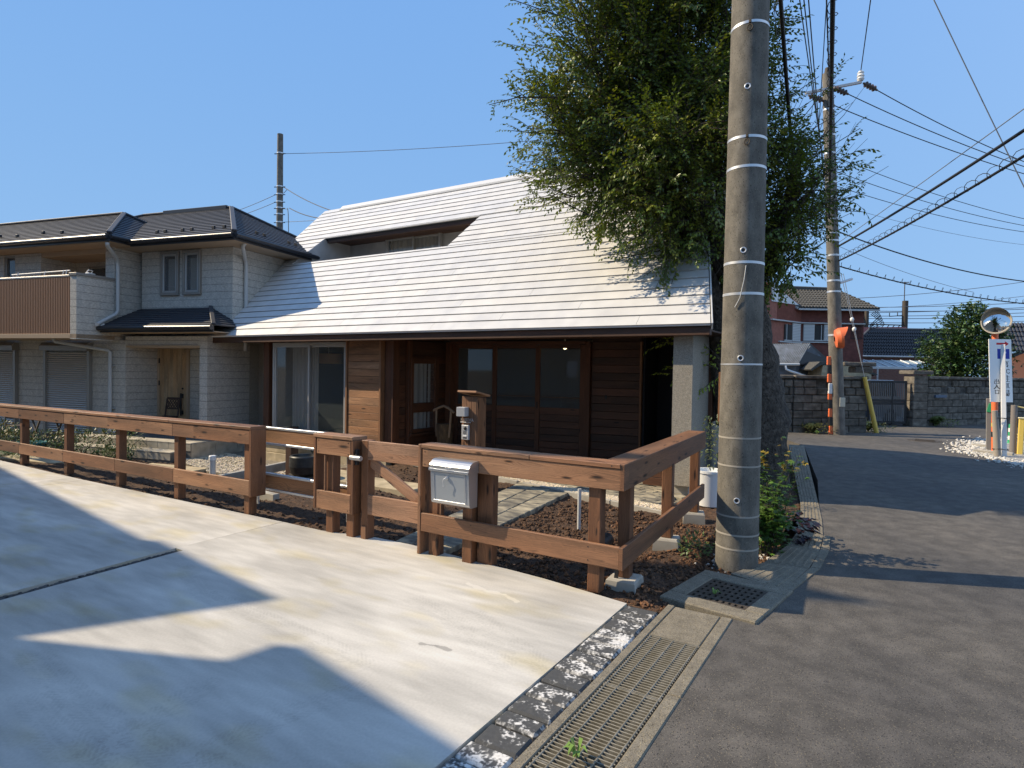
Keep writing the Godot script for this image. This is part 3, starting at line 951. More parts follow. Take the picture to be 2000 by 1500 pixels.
	for e: Array in [[-2.15, -7.07, -3.0, -7.3], [-3.01, -7.302, -3.85, -7.53], [-3.86, -7.533, -4.56, -7.72], [-4.68, -7.755, -5.5, -7.97], [-5.51, -7.973, -6.4, -8.2], [-6.41, -8.203, -7.4, -8.42]]:
		var g := Geo.new()
		g.beam(Vector3(e[0], -0.04, e[1]), Vector3(e[2], -0.04, e[3]), 0.05, 0.11, 0.006)
		obj("edging", g, M.concrete, strip)
	var px := []; var pt := []
	for k in 9000:
		var p := Vector3.ZERO
		if k < 4200:
			var t := rng.randf()
			p = Vector3(lerpf(-2.17, -7.5, t), 0.004, lerpf(-7.14, -8.52, t) - rng.randf() * 0.23)
		else:
			var x := rng.randf_range(-12.8, -7.6)
			var zt := -6.45 - maxf(0, -x - 10.4) * 0.22 - maxf(0, x + 8.3) * 0.36
			p = Vector3(x, -0.258, zt - rng.randf() * 1.2)
		var s := rng.randf_range(0.010, 0.021)
		px.append(Transform3D(Basis.from_euler(Vector3(rng.randf(), rng.randf() * 6, rng.randf())).scaled(Vector3(s, s * 0.6, s * 1.2)), p))
		var b := rng.randf_range(0.75, 1.12)
		pt.append(Color(b, b * rng.randf_range(0.93, 1.0), b * rng.randf_range(0.82, 1.0)))
	tag(many("cream_pebbles", pebble_mesh(9), M.pebble, px, null, pt), "cream pebbles in the drip strip along the front of the house", "pebbles")

func paver(g: Geo, a: Vector3, b: Vector3, c: Vector3, d: Vector3) -> void:
	var m := (a + b + c + d) * 0.25
	var o := roff() * 3.0
	var top := []; var low := []
	for p: Vector3 in [a, b, c, d]:
		top.append(p.lerp(m, 0.06) + Vector3(0, 0.0, 0)); low.append(p + Vector3(0, -0.008, 0))
	var uvs := [o, o + Vector2(a.distance_to(b), 0), o + Vector2(a.distance_to(b), b.distance_to(c)), o + Vector2(0, b.distance_to(c))]
	g.quad(top[0], top[1], top[2], top[3], Vector3.UP, uvs[0], uvs[1], uvs[2], uvs[3])
	for k in 4:
		var l := (k + 1) % 4
		var out: Vector3 = ((low[k] as Vector3) + (low[l] as Vector3)) * 0.5 - m
		out.y = 0
		g.quad(low[k], low[l], top[l], top[k], (out.normalized() * 0.7 + Vector3.UP * 0.7), uvs[k], uvs[l], uvs[l], uvs[k])
		g.quad(low[k] + Vector3.DOWN * 0.06, low[l] + Vector3.DOWN * 0.06, low[l], low[k], out.normalized(), uvs[k], uvs[l], uvs[l], uvs[k])

const EZ := -8.0
const EY := 2.283
const SL := 0.957
const RZ := -11.95

func roof_pt(x: float, t: float, lift := 0.0) -> Vector3: # t metres up from the eave in height
	var nn := Vector3(0, 1, SL).normalized()
	return Vector3(x, EY + t, EZ - t / SL) + nn * lift

func roof_left(t: float) -> float: return -13.76 + t * 0.012
func roof_right(t: float) -> float: return -1.983 - 0.30 * t / SL

func sheet(xa0: float, xb0: float, xa1: float, xb1: float, t0: float, t1: float, m: Material, par: Node) -> void:
	if xb0 - xa0 < 0.02 or t1 - t0 < 0.004: return
	var g := Geo.new()
	var th := 0.022
	var a := roof_pt(xa0, t0, th + 0.010); var b := roof_pt(xb0, t0, th + 0.010); var c := roof_pt(xb1, t1, th); var d := roof_pt(xa1, t1, th)
	var o := roff()
	g.quad(a, b, c, d)
	var e := roof_pt(xa0, t0, 0.004); var f := roof_pt(xb0, t0, 0.004)
	var h := roof_pt(xb1, t1, 0.0); var i := roof_pt(xa1, t1, 0.0)
	g.quad(e, f, b, a, Vector3(0, -0.7, 0.7))
	g.quad(i, h, c, d, Vector3(0, 0.7, -0.7))
	g.quad(e, a, d, i, Vector3.LEFT)
	g.quad(f, b, c, h, Vector3.RIGHT)
	g.quad(e, f, h, i, Vector3(0, -0.7, -0.7))
	obj("roof_sheet", g, m, par)

func plank_row(par: Node, called: String, a: Vector3, b: Vector3, y0: float, y1: float, n: int, mats: Array, nrm: Vector3, th := 0.02, gap := 0.006) -> void:
	var hh := (y1 - y0) / n
	for k in n:
		var g := Geo.new()
		var y := y0 + hh * (k + 0.5)
		var p := a + nrm * th * 0.5; var q := b + nrm * th * 0.5
		g.beam(Vector3(p.x, y, p.z), Vector3(q.x, y, q.z), th, hh - gap, 0.003, roff())
		obj(called, g, mats[rng.randi_range(0, mats.size() - 1)], par)

func main_house() -> void:
	var house := thing("low_house", "low timber house with a large pale metal roof and deep eaves behind the fence", "house")
	# ---------- roof
	var roof := Node3D.new(); roof.name = "roof"; house.add_child(roof)
	var row := 0.140
	var H := SL * (EZ - RZ)
	var nrows := int(H / row)
	var dt0 := 1.885; var dt1 := 2.645
	var dl := func(t: float) -> float: return lerpf(-12.62, -12.36, (t - dt0) / (dt1 - dt0))
	var dr := func(t: float) -> float: return lerpf(-7.79, -7.54, (t - dt0) / (dt1 - dt0))
	for r in nrows:
		var t0 := r * row + 0.013; var t1 := (r + 1) * row
		if r == 0: t0 = 0.0
		var bands := [[t0, t1]]
		if t0 < dt0 and t1 > dt0: bands = [[t0, dt0], [dt0, t1]]
		elif t0 < dt1 and t1 > dt1: bands = [[t0, dt1], [dt1, t1]]
		for bd: Array in bands:
			var s0: float = bd[0]; var s1: float = bd[1]
			var spans := [[roof_left(s0), roof_right(s0), roof_left(s1), roof_right(s1)]]
			if s0 >= dt0 - 0.001 and s1 <= dt1 + 0.001:
				spans = [[roof_left(s0), dl.call(s0), roof_left(s1), dl.call(s1)], [dr.call(s0), roof_right(s0), dr.call(s1), roof_right(s1)]]
			for sp: Array in spans:
				var x0: float = sp[0]; var y0: float = sp[2]
				var cut := -13.9 + fmod(r * 1.31, 3.64)
				while true:
					cut += 3.64
					if cut > minf(sp[1], sp[3]) - 0.3:
						sheet(x0, sp[1], y0, sp[3], s0, s1, M.roof if r % 3 else M.roof_b, roof)
						break
					if cut < maxf(x0, y0) + 0.3: continue
					sheet(x0, cut - 0.0025, y0, cut - 0.0025, s0, s1, M.roof if int(cut * 7.0) % 3 else M.roof_b, roof)
					x0 = cut + 0.0025; y0 = x0
	# dark felt below the open joints (four pieces round the dormer)
	var g := Geo.new()
	for q: Array in [[0.01, dt0, 0, 1], [dt1, H, 0, 1], [dt0, dt1, 0, 2], [dt0, dt1, 3, 1]]:
		var t0: float = q[0]; var t1: float = q[1]
		var xs := func(side: int, t: float) -> float:
			return roof_left(t) + 0.01 if side == 0 else (roof_right(t) - 0.01 if side == 1 else (dl.call(t) - 0.004 if side == 2 else dr.call(t) + 0.004))
		var a := roof_pt(xs.call(q[2], t0), t0, -0.002); var b := roof_pt(xs.call(q[3], t0), t0, -0.002)
		var c := roof_pt(xs.call(q[3], t1), t1, -0.002); var d := roof_pt(xs.call(q[2], t1), t1, -0.002)
		var dn := Vector3(0, 1, SL).normalized() * -0.06
		g.quad(a, b, c, d); g.quad(a + dn, b + dn, c + dn, d + dn)
		g.quad(a, b, b + dn, a + dn); g.quad(d, c, c + dn, d + dn); g.quad(a, d, d + dn, a + dn); g.quad(b, c, c + dn, b + dn)
	obj("roof_deck", g, mat(lin(0.03, 0.03, 0.032), 0.9), house)
	# ridge cap, rear slope, verge trims
	g = Geo.new()
	var rl := -13.0; var rr := roof_right(H)
	var top := EY + H
	g.prism(Transform3D(Basis(Vector3.FORWARD, Vector3.UP, Vector3.RIGHT), Vector3(rl, top, RZ)), V2([-0.16, -0.10, 0.16, -0.10, 0.16, -0.06, 0.05, 0.055, -0.05, 0.055, -0.16, -0.06]), rr - rl)
	obj("ridge_cap", g, M.roof_edge, house)
	g = Geo.new()
	var rear := Vector3(0, 3.1, -14.75)
	g.quad(Vector3(-13.7, top, RZ - 0.02), Vector3(rr, top, RZ - 0.02), Vector3(rr, rear.y, rear.z), Vector3(-13.7, rear.y, rear.z))
	g.quad(Vector3(-13.7, top - 0.1, RZ - 0.02), Vector3(rr, top - 0.1, RZ - 0.02), Vector3(rr, rear.y - 0.1, rear.z), Vector3(-13.7, rear.y - 0.1, rear.z))
	obj("rear_slope", g, M.roof_b, house)
	for side in 2:
		g = Geo.new()
		var xf := roof_left if side == 0 else roof_right
		var o := -0.012 if side == 0 else 0.012
		var p0 := roof_pt(xf.call(0.0) + o, 0.005, -0.03); var p1 := roof_pt(xf.call(H) + o, H, -0.03)
		g.beam(p0, p1, 0.02, 0.11, 0.003)
		obj("verge", g, M.roof_edge, house)
	g = Geo.new()
	g.bx(Vector3(-13.75, EY - 0.006, EZ - 0.03), Vector3(-1.99, EY + 0.016, EZ + 0.006), 0.003)
	obj("drip_edge", g, M.roof_edge, house)
	g = Geo.new()
	g.bx(Vector3(-13.32, 2.155, EZ - 0.13), Vector3(-2.0, 2.268, EZ - 0.035), 0.006)
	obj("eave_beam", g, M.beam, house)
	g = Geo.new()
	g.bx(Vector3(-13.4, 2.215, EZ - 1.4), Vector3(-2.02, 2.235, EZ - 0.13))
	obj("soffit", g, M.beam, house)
	# ---------- dormer recess
	var dz := -11.6
	g = Geo.new()
	var fl := EY + dt0 - 0.35
	g.quad(Vector3(-12.6, fl, dz), Vector3(-7.6, fl, dz), Vector3(-7.6, 5.75, dz), Vector3(-12.6, 5.75, dz))
	obj("dormer_wall", g, M.dormer, house)
	g = Geo.new()
	g.quad(Vector3(-12.62, fl, dz), Vector3(-7.6, fl, dz), Vector3(-7.6, fl, -9.6), Vector3(-12.62, fl, -9.6))
	obj("dormer_floor", g, M.dormer, house)
	for side in 2:
		g = Geo.new()
		var fx := dl if side == 0 else dr
		var a := roof_pt(fx.call(dt0), dt0, 0.012); var b := roof_pt(fx.call(dt1), dt1, 0.012)
		var xb: float = fx.call(dt1)
		g.tri3(a, b, Vector3(xb, fl, dz), Vector3.RIGHT, Vector3.RIGHT, Vector3.RIGHT, Vector2(0, 0), Vector2(1, 1), Vector2(1, 0))
		g.tri3(b, Vector3(xb, 5.75, dz), Vector3(xb, fl, dz), Vector3.RIGHT, Vector3.RIGHT, Vector3.RIGHT, Vector2(0, 0), Vector2(1, 1), Vector2(1, 0))
		g.tri3(a, Vector3(xb, fl, dz), Vector3(a.x, fl, a.z), Vector3.RIGHT, Vector3.RIGHT, Vector3.RIGHT, Vector2(0, 0), Vector2(1, 1), Vector2(1, 0))
		obj("dormer_cheek", g, M.dormer, house)
	g = Geo.new()
	var pa := roof_pt(-12.36, dt1, 0.0); var pb := roof_pt(-7.54, dt1, 0.0)
	g.bx(Vector3(-12.33, pa.y - 0.10, pa.z - 0.12), Vector3(-7.57, pa.y - 0.006, pa.z - 0.03), 0.004)
	g.quad(Vector3(-12.34, pa.y - 0.04, pa.z - 0.10), Vector3(-7.56, pa.y - 0.04, pa.z - 0.10), Vector3(-7.56, pa.y - 0.02, dz), Vector3(-12.34, pa.y - 0.02, dz))
	obj("dormer_lintel", g, M.beam, house)
	g = Geo.new()
	g.beam(roof_pt(-12.35, dt1 + 0.004, 0.02), roof_pt(-7.55, dt1 + 0.004, 0.02), 0.05, 0.02, 0.004)
	obj("dormer_trim", g, M.roof_edge, house)
	window_unit(house, "dormer_window", Vector3(-10.97, 4.12, dz + 0.09), Vector3(-9.20, 4.97, dz + 0.09), 2, M.sash, true)
	# ---------- walls
	g = Geo.new()
	g.bx(Vector3(-13.35, -0.03, -9.4), Vector3(-13.09, 2.22, -8.22), 0.004)
	obj("wing_wall", g, M.stucco, house)
	g = Geo.new()
	g.bx(Vector3(-13.25, -0.7, -9.4), Vector3(-13.02, -0.03, -8.42), 0.004)
	g.bx(Vector3(-13.02, -0.7, -9.4), Vector3(-11.3, -0.02, -9.2), 0.004)
	obj("foundation", g, M.found, house)
	g = Geo.new()
	g.bx(Vector3(-13.1, -0.02, -9.6), Vector3(-11.62, 2.4, -9.38))
	obj("recess_wall", g, M.stucco_in, house)
	g = Geo.new()
	g.bx(Vector3(-11.62, 0.0, -9.38), Vector3(-11.60, 2.2, -8.62))
	obj("recess_side", g, M.stucco_in, house)
	g = Geo.new()
	g.bx(Vector3(-11.74, -0.28, -8.68), Vector3(-11.56, 2.2, -8.53), 0.004)
	obj("corner_post", g, M.jamb, house)
	# steps below the recess
	g = Geo.new()
	g.bx(Vector3(-12.9, -0.5, -9.2), Vector3(-11.75, -0.14, -8.45), 0.01)
	g.bx(Vector3(-12.75, -0.5, -8.45), Vector3(-11.8, -0.3, -8.15), 0.01)
	obj("stone_step", g, M.concrete, house)
	g = Geo.new()
	g.bx(Vector3(-11.56, -0.45, -8.72), Vector3(-8.1, 0.19, -8.56), 0.004)
	obj("foundation", g, M.found, house)
	window_unit(house, "garden_window", Vector3(-11.46, 0.2, -8.6), Vector3(-9.2, 2.17, -8.6), 2, M.sash, false)
	curtain(house, "curtain", Vector3(-11.17, 0.25, -8.86), Vector3(-10.33, 2.14, -8.86), 16)
	# plank panel
	plank_row(house, "plank", Vector3(-9.05, 0, -8.50), Vector3(-8.215, 0, -8.50), 0.235, 2.2, 14, [M.cedar, M.cedar_b, M.cedar_c], Vector3.BACK, 0.025)
	g = Geo.new()
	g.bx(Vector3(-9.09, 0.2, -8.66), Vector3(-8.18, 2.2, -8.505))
	obj("panel_core", g, M.beam, house)
	for x: float in [-9.085, -8.185]:
		g = Geo.new()
		g.bx(Vector3(x - 0.022, 0.2, -8.60), Vector3(x + 0.022, 2.2, -8.455), 0.003)
		obj("panel_trim", g, M.cedar_b, house)
	for q: Array in [[-8.13, -7.93, -8.72, -8.54], [-7.96, -7.88, -9.03, -8.93]]:
		g = Geo.new()
		g.bx(Vector3(q[0], -0.05, q[2]), Vector3(q[1], 2.2, q[3]), 0.004)
		obj("porch_post", g, M.jamb, house)
	# return wall of the porch, with its own window
	plank_row(house, "plank", Vector3(-8.02, 0, -8.72), Vector3(-7.9, 0, -10.07), 0.05, 2.2, 15, [M.jamb, M.beam], Vector3.RIGHT, 0.022)
	g = Geo.new()
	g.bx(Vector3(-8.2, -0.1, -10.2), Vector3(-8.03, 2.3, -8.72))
	obj("return_wall", g, M.beam, house)
	side_window(house)
	# ---------- sliding doors
	var L := Vector3(-7.80, 0, -10.07); var w := Vector3(0.9877, 0, -0.156); var nn := Vector3(0.156, 0, 0.9877)
	var y0 := 0.05
	for p: Array in [[0.10, 1.08, -0.05, "left"], [1.0, 2.03, 0.0, "mid"], [1.94, 2.94, 0.05, "right"]]:
		var dpart := Node3D.new()
		dpart.name = "sliding_door" if p[3] == "left" else ("sliding_door_001" if p[3] == "mid" else "sliding_door_002")
		house.add_child(dpart)
		var s0: float = p[0]; var s1: float = p[1]; var off := nn * float(p[2])
		var at := func(s: float, y: float, f: float) -> Vector3: return L + w * s + off + nn * f + Vector3(0, y, 0)
		for st: Array in [[s0 + 0.05, s0 + 0.05], [s1 - 0.05, s1 - 0.05]]:
			g = Geo.new(); g.beam(at.call(st[0], y0, 0.0), at.call(st[1], 2.16, 0.0), 0.095, 0.038, 0.003, roff())
			obj("stile", g, M.jamb, dpart)
		for rl2: Array in [[y0, 0.17], [0.83, 0.954], [2.097, 2.17]]:
			g = Geo.new(); g.beam(at.call(s0 + 0.1, (rl2[0] + rl2[1]) * 0.5, -0.001), at.call(s1 - 0.1, (rl2[0] + rl2[1]) * 0.5, -0.001), 0.034, rl2[1] - rl2[0], 0.002, roff())
			obj("door_rail", g, M.jamb, dpart)
		plank_row(dpart, "plank", at.call(s0 + 0.1, 0, -0.012), at.call(s1 - 0.1, 0, -0.012), 0.172, 0.828, 5, [M.jamb, M.beam], nn, 0.016)
		g = Geo.new()
		g.quad(at.call(s0 + 0.09, 0.95, 0.0), at.call(s1 - 0.09, 0.95, 0.0), at.call(s1 - 0.09, 2.1, 0.0), at.call(s0 + 0.09, 2.1, 0.0))
		obj("pane", g, M.glass, dpart)
		if p[3] == "right":
			g = Geo.new(); g.beam(at.call(s0 + 0.05, 0.93, 0.022), at.call(s0 + 0.05, 1.06, 0.022), 0.022, 0.012, 0.003)
			obj("pull", g, M.black, dpart)
		g = Geo.new(); g.beam(at.call(s0 + 0.1, 1.15, -0.08), at.call(s1 - 0.1, 1.15, -0.08), 0.016, 0.016, 0.003)
		obj("inner_bar", g, M.jamb, dpart)
	for s: Array in [[-0.02, 0.10], [2.95, 3.06]]:
		g = Geo.new()
		g.beam(L + w * (s[0] + s[1]) * 0.5 + Vector3(0, 0.0, 0), L + w * (s[0] + s[1]) * 0.5 + Vector3(0, 2.22, 0), s[1] - s[0], 0.2, 0.004, roff())
		obj("door_jamb", g, M.jamb, house)
	g = Geo.new()
	g.beam(L + w * 0.1 + Vector3(0, 2.2, 0), L + w * 2.95 + Vector3(0, 2.2, 0), 0.22, 0.06, 0.003)
	obj("door_header", g, M.jamb, house)
	g = Geo.new()
	g.beam(L + w * 0.1 + nn * 0.02 + Vector3(0, 0.03, 0), L + w * 3.05 + nn * 0.02 + Vector3(0, 0.03, 0), 0.24, 0.035, 0.004)
	obj("threshold", g, M.galv, house)
	plank_row(house, "plank", L + w * 3.06, L + w * 3.975, 0.06, 2.22, 15, [M.jamb, M.beam], nn, 0.022)
	g = Geo.new()
	g.beam(L + w * 3.06 - nn * 0.09 + Vector3(0, 1.15, 0), L + w * 3.985 - nn * 0.09 + Vector3(0, 1.15, 0), 0.17, 2.3)
	obj("door_side_wall", g, M.beam, house)
	g = Geo.new()
	g.beam(L + w * 3.98 + Vector3(0, 0.0, 0), L + w * 3.98 + Vector3(0, 2.22, 0), 0.04, 0.06, 0.003)
	obj("panel_trim", g, M.cedar_b, house)
	g = Geo.new()
	g.beam(L + w * 3.32 + nn * 0.026 + Vector3(0, 1.19, 0), L + w * 3.36 + nn * 0.026 + Vector3(0, 1.19, 0), 0.02, 0.07, 0.003)
	obj("switch_plate", g, M.black, house)
	# porch floor and red timber skirting at its right end
	g = Geo.new()
	g.slab(V2([-7.9, -8.95, -3.1, -9.05, -2.6, -9.1, -2.6, -12.5, -7.9, -12.5]), 0.045, 0.4)
	obj("porch_floor", g, M.floor_slab, house)
	plank_row(house, "skirting_board", Vector3(-3.05, 0, -8.62), Vector3(-2.56, 0, -8.62), 0.02, 0.26, 2, [M.jamb], Vector3.BACK, 0.03)
	# ---------- right wing wall, gable, rest of the shell
	g = Geo.new()
	g.prism(Transform3D(Basis(Vector3.RIGHT, Vector3.FORWARD, Vector3.UP), Vector3(0, 0.13, 0)), V2([-2.526, 8.22, -2.26, 8.22, -2.36, 9.4, -2.95, 14.6, -3.2, 14.6, -2.62, 9.4]), 2.13)
	obj("wing_wall", g, M.stucco, house)
	g = Geo.new()
	g.slab(V2([-2.50, -8.30, -2.31, -8.30, -2.42, -9.4, -3.0, -14.5, -3.2, -14.5, -2.6, -9.4]), 0.128, 0.5)
	obj("foundation", g, M.concrete, house)
	g = Geo.new()
	g.bx(Vector3(-2.385, 0.92, -10.15), Vector3(-2.32, 1.95, -9.55), 0.004)
	obj("side_window_frame", g, M.jamb, house)
	for q: Array in [[-13.3, -13.1, true], [-3.0, -2.85, false]]: # gables
		g = Geo.new()
		var x0: float = q[0]
		g.prism(Transform3D(Basis(Vector3.FORWARD, Vector3.UP, Vector3.RIGHT), Vector3(x0, 0, 0)), V2([8.35, 2.24, 14.5, 2.24, 14.5, 3.1, 11.98, 5.9]), float(q[1]) - x0)
		obj("gable_wall", g, M.stucco_in, house)
	g = Geo.new()
	g.bx(Vector3(-13.3, -0.5, -14.6), Vector3(-13.1, 2.3, -9.4))
	g.bx(Vector3(-13.3, -0.5, -14.7), Vector3(-2.9, 3.05, -14.5))
	obj("rear_wall", g, M.stucco_in, house)
	# rooms
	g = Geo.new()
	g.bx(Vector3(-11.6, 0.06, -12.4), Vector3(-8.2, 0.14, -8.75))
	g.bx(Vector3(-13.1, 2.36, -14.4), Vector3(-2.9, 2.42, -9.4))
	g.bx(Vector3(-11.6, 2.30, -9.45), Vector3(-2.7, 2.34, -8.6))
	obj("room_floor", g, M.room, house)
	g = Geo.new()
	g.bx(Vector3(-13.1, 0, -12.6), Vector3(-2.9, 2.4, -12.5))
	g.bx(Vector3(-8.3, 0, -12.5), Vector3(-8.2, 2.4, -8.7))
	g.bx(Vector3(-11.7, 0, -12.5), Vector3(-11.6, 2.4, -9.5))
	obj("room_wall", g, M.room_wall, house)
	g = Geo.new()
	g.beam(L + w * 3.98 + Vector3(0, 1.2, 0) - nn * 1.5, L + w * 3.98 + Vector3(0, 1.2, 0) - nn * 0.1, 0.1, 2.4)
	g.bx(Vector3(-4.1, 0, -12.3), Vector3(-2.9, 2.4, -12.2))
	obj("passage_wall", g, M.room, house)  # coloured near-black to paint the shade of the passage
	# pendant lamp seen through the garden window, and the lit bulb behind the doors
	var pl := thing("pendant_lamp", "drum-shaped fabric pendant lamp hanging behind the garden window", "lamp", Vector3(-10.885, 0, -9.6))
	g = Geo.new()
	g.lathe(Transform3D(), [Vector2(0.30, 1.74), Vector2(0.31, 1.74), Vector2(0.31, 1.965), Vector2(0.30, 1.965), Vector2(0.30, 1.74)], 28)
	var shade := mat(lin(0.50, 0.30, 0.14), 0.9); shade.backlight_enabled = true; shade.backlight = Color(0.6, 0.45, 0.3)
	obj("lamp_shade", g, shade, pl)
	g = Geo.new()
	g.tube([Vector3(0, 1.95, 0), Vector3(0, 2.34, 0)], [0.008], 6)
	obj("cord", g, M.pvc, pl)
	var bl := thing("ceiling_bulb", "small lit globe bulb glowing behind the right-hand sliding door", "lamp", Vector3(-5.69, 2.14, -11.2))
	g = Geo.new()
	var prof := []
	for k in 9: prof.append(Vector2(sin(PI * k / 8.0) * 0.036, -cos(PI * k / 8.0) * 0.036))
	g.lathe(Transform3D(), prof, 14)
	var bm := mat(Color(1, 0.95, 0.85), 0.5); bm.emission_enabled = true; bm.emission = Color(1.0, 0.87, 0.68); bm.emission_energy_multiplier = 3.5
	obj("bulb", g, bm, bl)
	g = Geo.new()
	g.tube([Vector3(0, 0.034, 0), Vector3(0, 0.22, 0)], [0.012], 8)
	obj("socket", g, M.pvc, bl)
	var om := OmniLight3D.new()
	om.name = "bulb_light"; om.position = Vector3(0, 0, 0); om.light_energy = 0.02; om.light_color = Color(1.0, 0.85, 0.65); om.light_size = 0.03; om.omni_range = 8.0; om.omni_attenuation = 2.0; om.shadow_enabled = true
	bl.add_child(om)

# framed glazing facing +z between a and b with n sashes
func window_unit(par: Node, called: String, a: Vector3, b: Vector3, n: int, m: Material, drape: bool) -> void:
	var w := Node3D.new(); w.name = called; par.add_child(w)
	var g := Geo.new()
	var f := 0.055
	g.bx(Vector3(a.x, b.y - f, a.z - 0.05), Vector3(b.x, b.y, a.z + 0.05), 0.004)
	g.bx(Vector3(a.x, a.y, a.z - 0.05), Vector3(b.x, a.y + f, a.z + 0.05), 0.004)
	g.bx(Vector3(a.x, a.y + f, a.z - 0.05), Vector3(a.x + f, b.y - f, a.z + 0.05), 0.004)
	g.bx(Vector3(b.x - f, a.y + f, a.z - 0.05), Vector3(b.x, b.y - f, a.z + 0.05), 0.004)
	obj("frame", g, m, w)
	var mid := (a.x + b.x) * 0.5
	for k in n:
		var x0 := a.x + f if k == 0 else mid - 0.03
		var x1 := mid + 0.04 if k == 0 else b.x - f
		if n == 1: x0 = a.x + f; x1 = b.x - f
		var z := a.z + (0.02 if k == 0 else -0.025)
		g = Geo.new()
		var s := 0.045
		g.bx(Vector3(x0, a.y + f, z - 0.018), Vector3(x0 + s, b.y - f, z + 0.018), 0.003)
		g.bx(Vector3(x1 - s, a.y + f, z - 0.018), Vector3(x1, b.y - f, z + 0.018), 0.003)
		g.bx(Vector3(x0 + s, a.y + f, z - 0.016), Vector3(x1 - s, a.y + f + s, z + 0.016), 0.003)
		g.bx(Vector3(x0 + s, b.y - f - s, z - 0.016), Vector3(x1 - s, b.y - f, z + 0.016), 0.003)
		obj("sash", g, m, w)
		g = Geo.new()
		g.quad(Vector3(x0 + s, a.y + f + s, z), Vector3(x1 - s, a.y + f + s, z), Vector3(x1 - s, b.y - f - s, z), Vector3(x0 + s, b.y - f - s, z))
		obj("pane", g, M.glass, w)
	if drape:
		curtain(w, "curtain", Vector3(a.x + 0.06, a.y, a.z - 0.066), Vector3(b.x - 0.06, b.y - 0.09, a.z - 0.066), 22)

func curtain(par: Node, called: String, a: Vector3, b: Vector3, folds: int) -> void:
	var g := Geo.new()
	var d := b - a; d.y = 0
	var x := d.normalized(); var zn := Vector3(-x.z, 0, x.x)
	var amp := 0.022 if d.length() > 0.6 else 0.012
	if called == "curtain" and par.name == "dormer_window": amp = 0.014
	var n := folds * 4
	var last := Vector3.ZERO
	for k in n + 1:
		var t := float(k) / n
		var p := a + d * t + zn * sin(t * folds * TAU * 0.5 + sin(t * 9.0) * 1.4) * amp
		if k > 0:
			g.quad(Vector3(last.x, a.y, last.z), Vector3(p.x, a.y, p.z), Vector3(p.x, b.y, p.z), Vector3(last.x, b.y, last.z))
		last = p
	obj(called, g, M.curtain, par)

# timber window in the porch's return wall, facing +x
func side_window(par: Node) -> void:
	var w := Node3D.new(); w.name = "porch_window"; par.add_child(w)
	var X := -7.955
	var z0 := -8.99; var z1 := -9.83
	var g := Geo.new()
	for q: Array in [[z0, z0 - 0.07, 0.40, 1.86], [z1 + 0.12, z1, 0.40, 1.86]]:
		g = Geo.new(); g.bx(Vector3(X - 0.03, q[2], q[1]), Vector3(X + 0.09, q[3], q[0]), 0.004, 1, roff()); obj("frame", g, M.jamb, w)
	for q: Array in [[0.40, 0.475], [0.80, 0.985], [1.76, 1.86]]:
		g = Geo.new(); g.bx(Vector3(X - 0.02, q[0], z1 + 0.12), Vector3(X + 0.075, q[1], z0 - 0.07), 0.004, 2, roff()); obj("frame_rail", g, M.jamb, w)
	for q: Array in [[0.475, 0.80], [0.985, 1.76]]:
		g = Geo.new(); g.quad(Vector3(X + 0.055, q[0], z0 - 0.07), Vector3(X + 0.055, q[0], z1 + 0.12), Vector3(X + 0.055, q[1], z1 + 0.12), Vector3(X + 0.055, q[1], z0 - 0.07)); obj("pane", g, M.glass, w)
	curtain(w, "curtain", Vector3(X + 0.035, 0.47, z0 - 0.08), Vector3(X + 0.035, 1.76, z1 + 0.18), 9)
	g = Geo.new()
	g.bx(Vector3(X + 0.0, 0.345, z1 - 0.04), Vector3(X + 0.12, 0.395, z0 + 0.05), 0.004)
	obj("sill", g, M.jamb, w)

# one pitched face laid in overlapping courses; a-b is the lower edge, d-c the upper
func courses(g: Geo, a: Vector3, b: Vector3, c: Vector3, d: Vector3, n: int, lift: float) -> void:
	var nn := (b - a).cross(d - a + c - b).normalized()
	if nn.y < 0: nn = -nn
	for k in n:
		var t0 := float(k) / n; var t1 := float(k + 1) / n
		var p := a.lerp(d, t0) + nn * lift; var q := b.lerp(c, t0) + nn * lift
		var r := b.lerp(c, t1) + nn * lift * 0.2; var s := a.lerp(d, t1) + nn * lift * 0.2
		if p.distance_to(q) < 0.02: continue
		g.quad(p, q, r, s)
		g.quad(p - nn * lift * 1.3, q - nn * lift * 1.3, q, p)

func hip_roof(par: Node, x0: float, x1: float, z0: float, z1: float, y: float, s: float, m: Material, cm: Material, n: int, open_l := false) -> void:
	# z0 front (larger), z1 back
	var half := (z0 - z1) * 0.5
	var top := y + half * s
	var zm := (z0 + z1) * 0.5
	var rx0 := x0 if open_l else x0 + half
	var rx1 := x1 - half
	var A := Vector3(x0, y, z0); var B := Vector3(x1, y, z0); var C := Vector3(x1, y, z1); var D := Vector3(x0, y, z1)
	var R0 := Vector3(rx0, top, zm); var R1 := Vector3(rx1, top, zm)
	var g := Geo.new()
	courses(g, A, B, R1, R0, n, 0.022)
	courses(g, B, C, R1, R1, n, 0.022)
	courses(g, C, D, R0, R1, n, 0.022)
	courses(g, D, A, R0, R0, n, 0.022)
	obj("roof_slope", g, m, par)
	for e: Array in [[B, R1], [C, R1], [A, R0], [D, R0], [R0, R1]]:
		if (e[0] as Vector3).distance_to(e[1]) < 0.1: continue
		g = Geo.new()
		g.beam((e[0] as Vector3) + Vector3(0, 0.035, 0), (e[1] as Vector3) + Vector3(0, 0.035, 0), 0.11, 0.05, 0.012)
		obj("ridge_cap", g, cm, par)

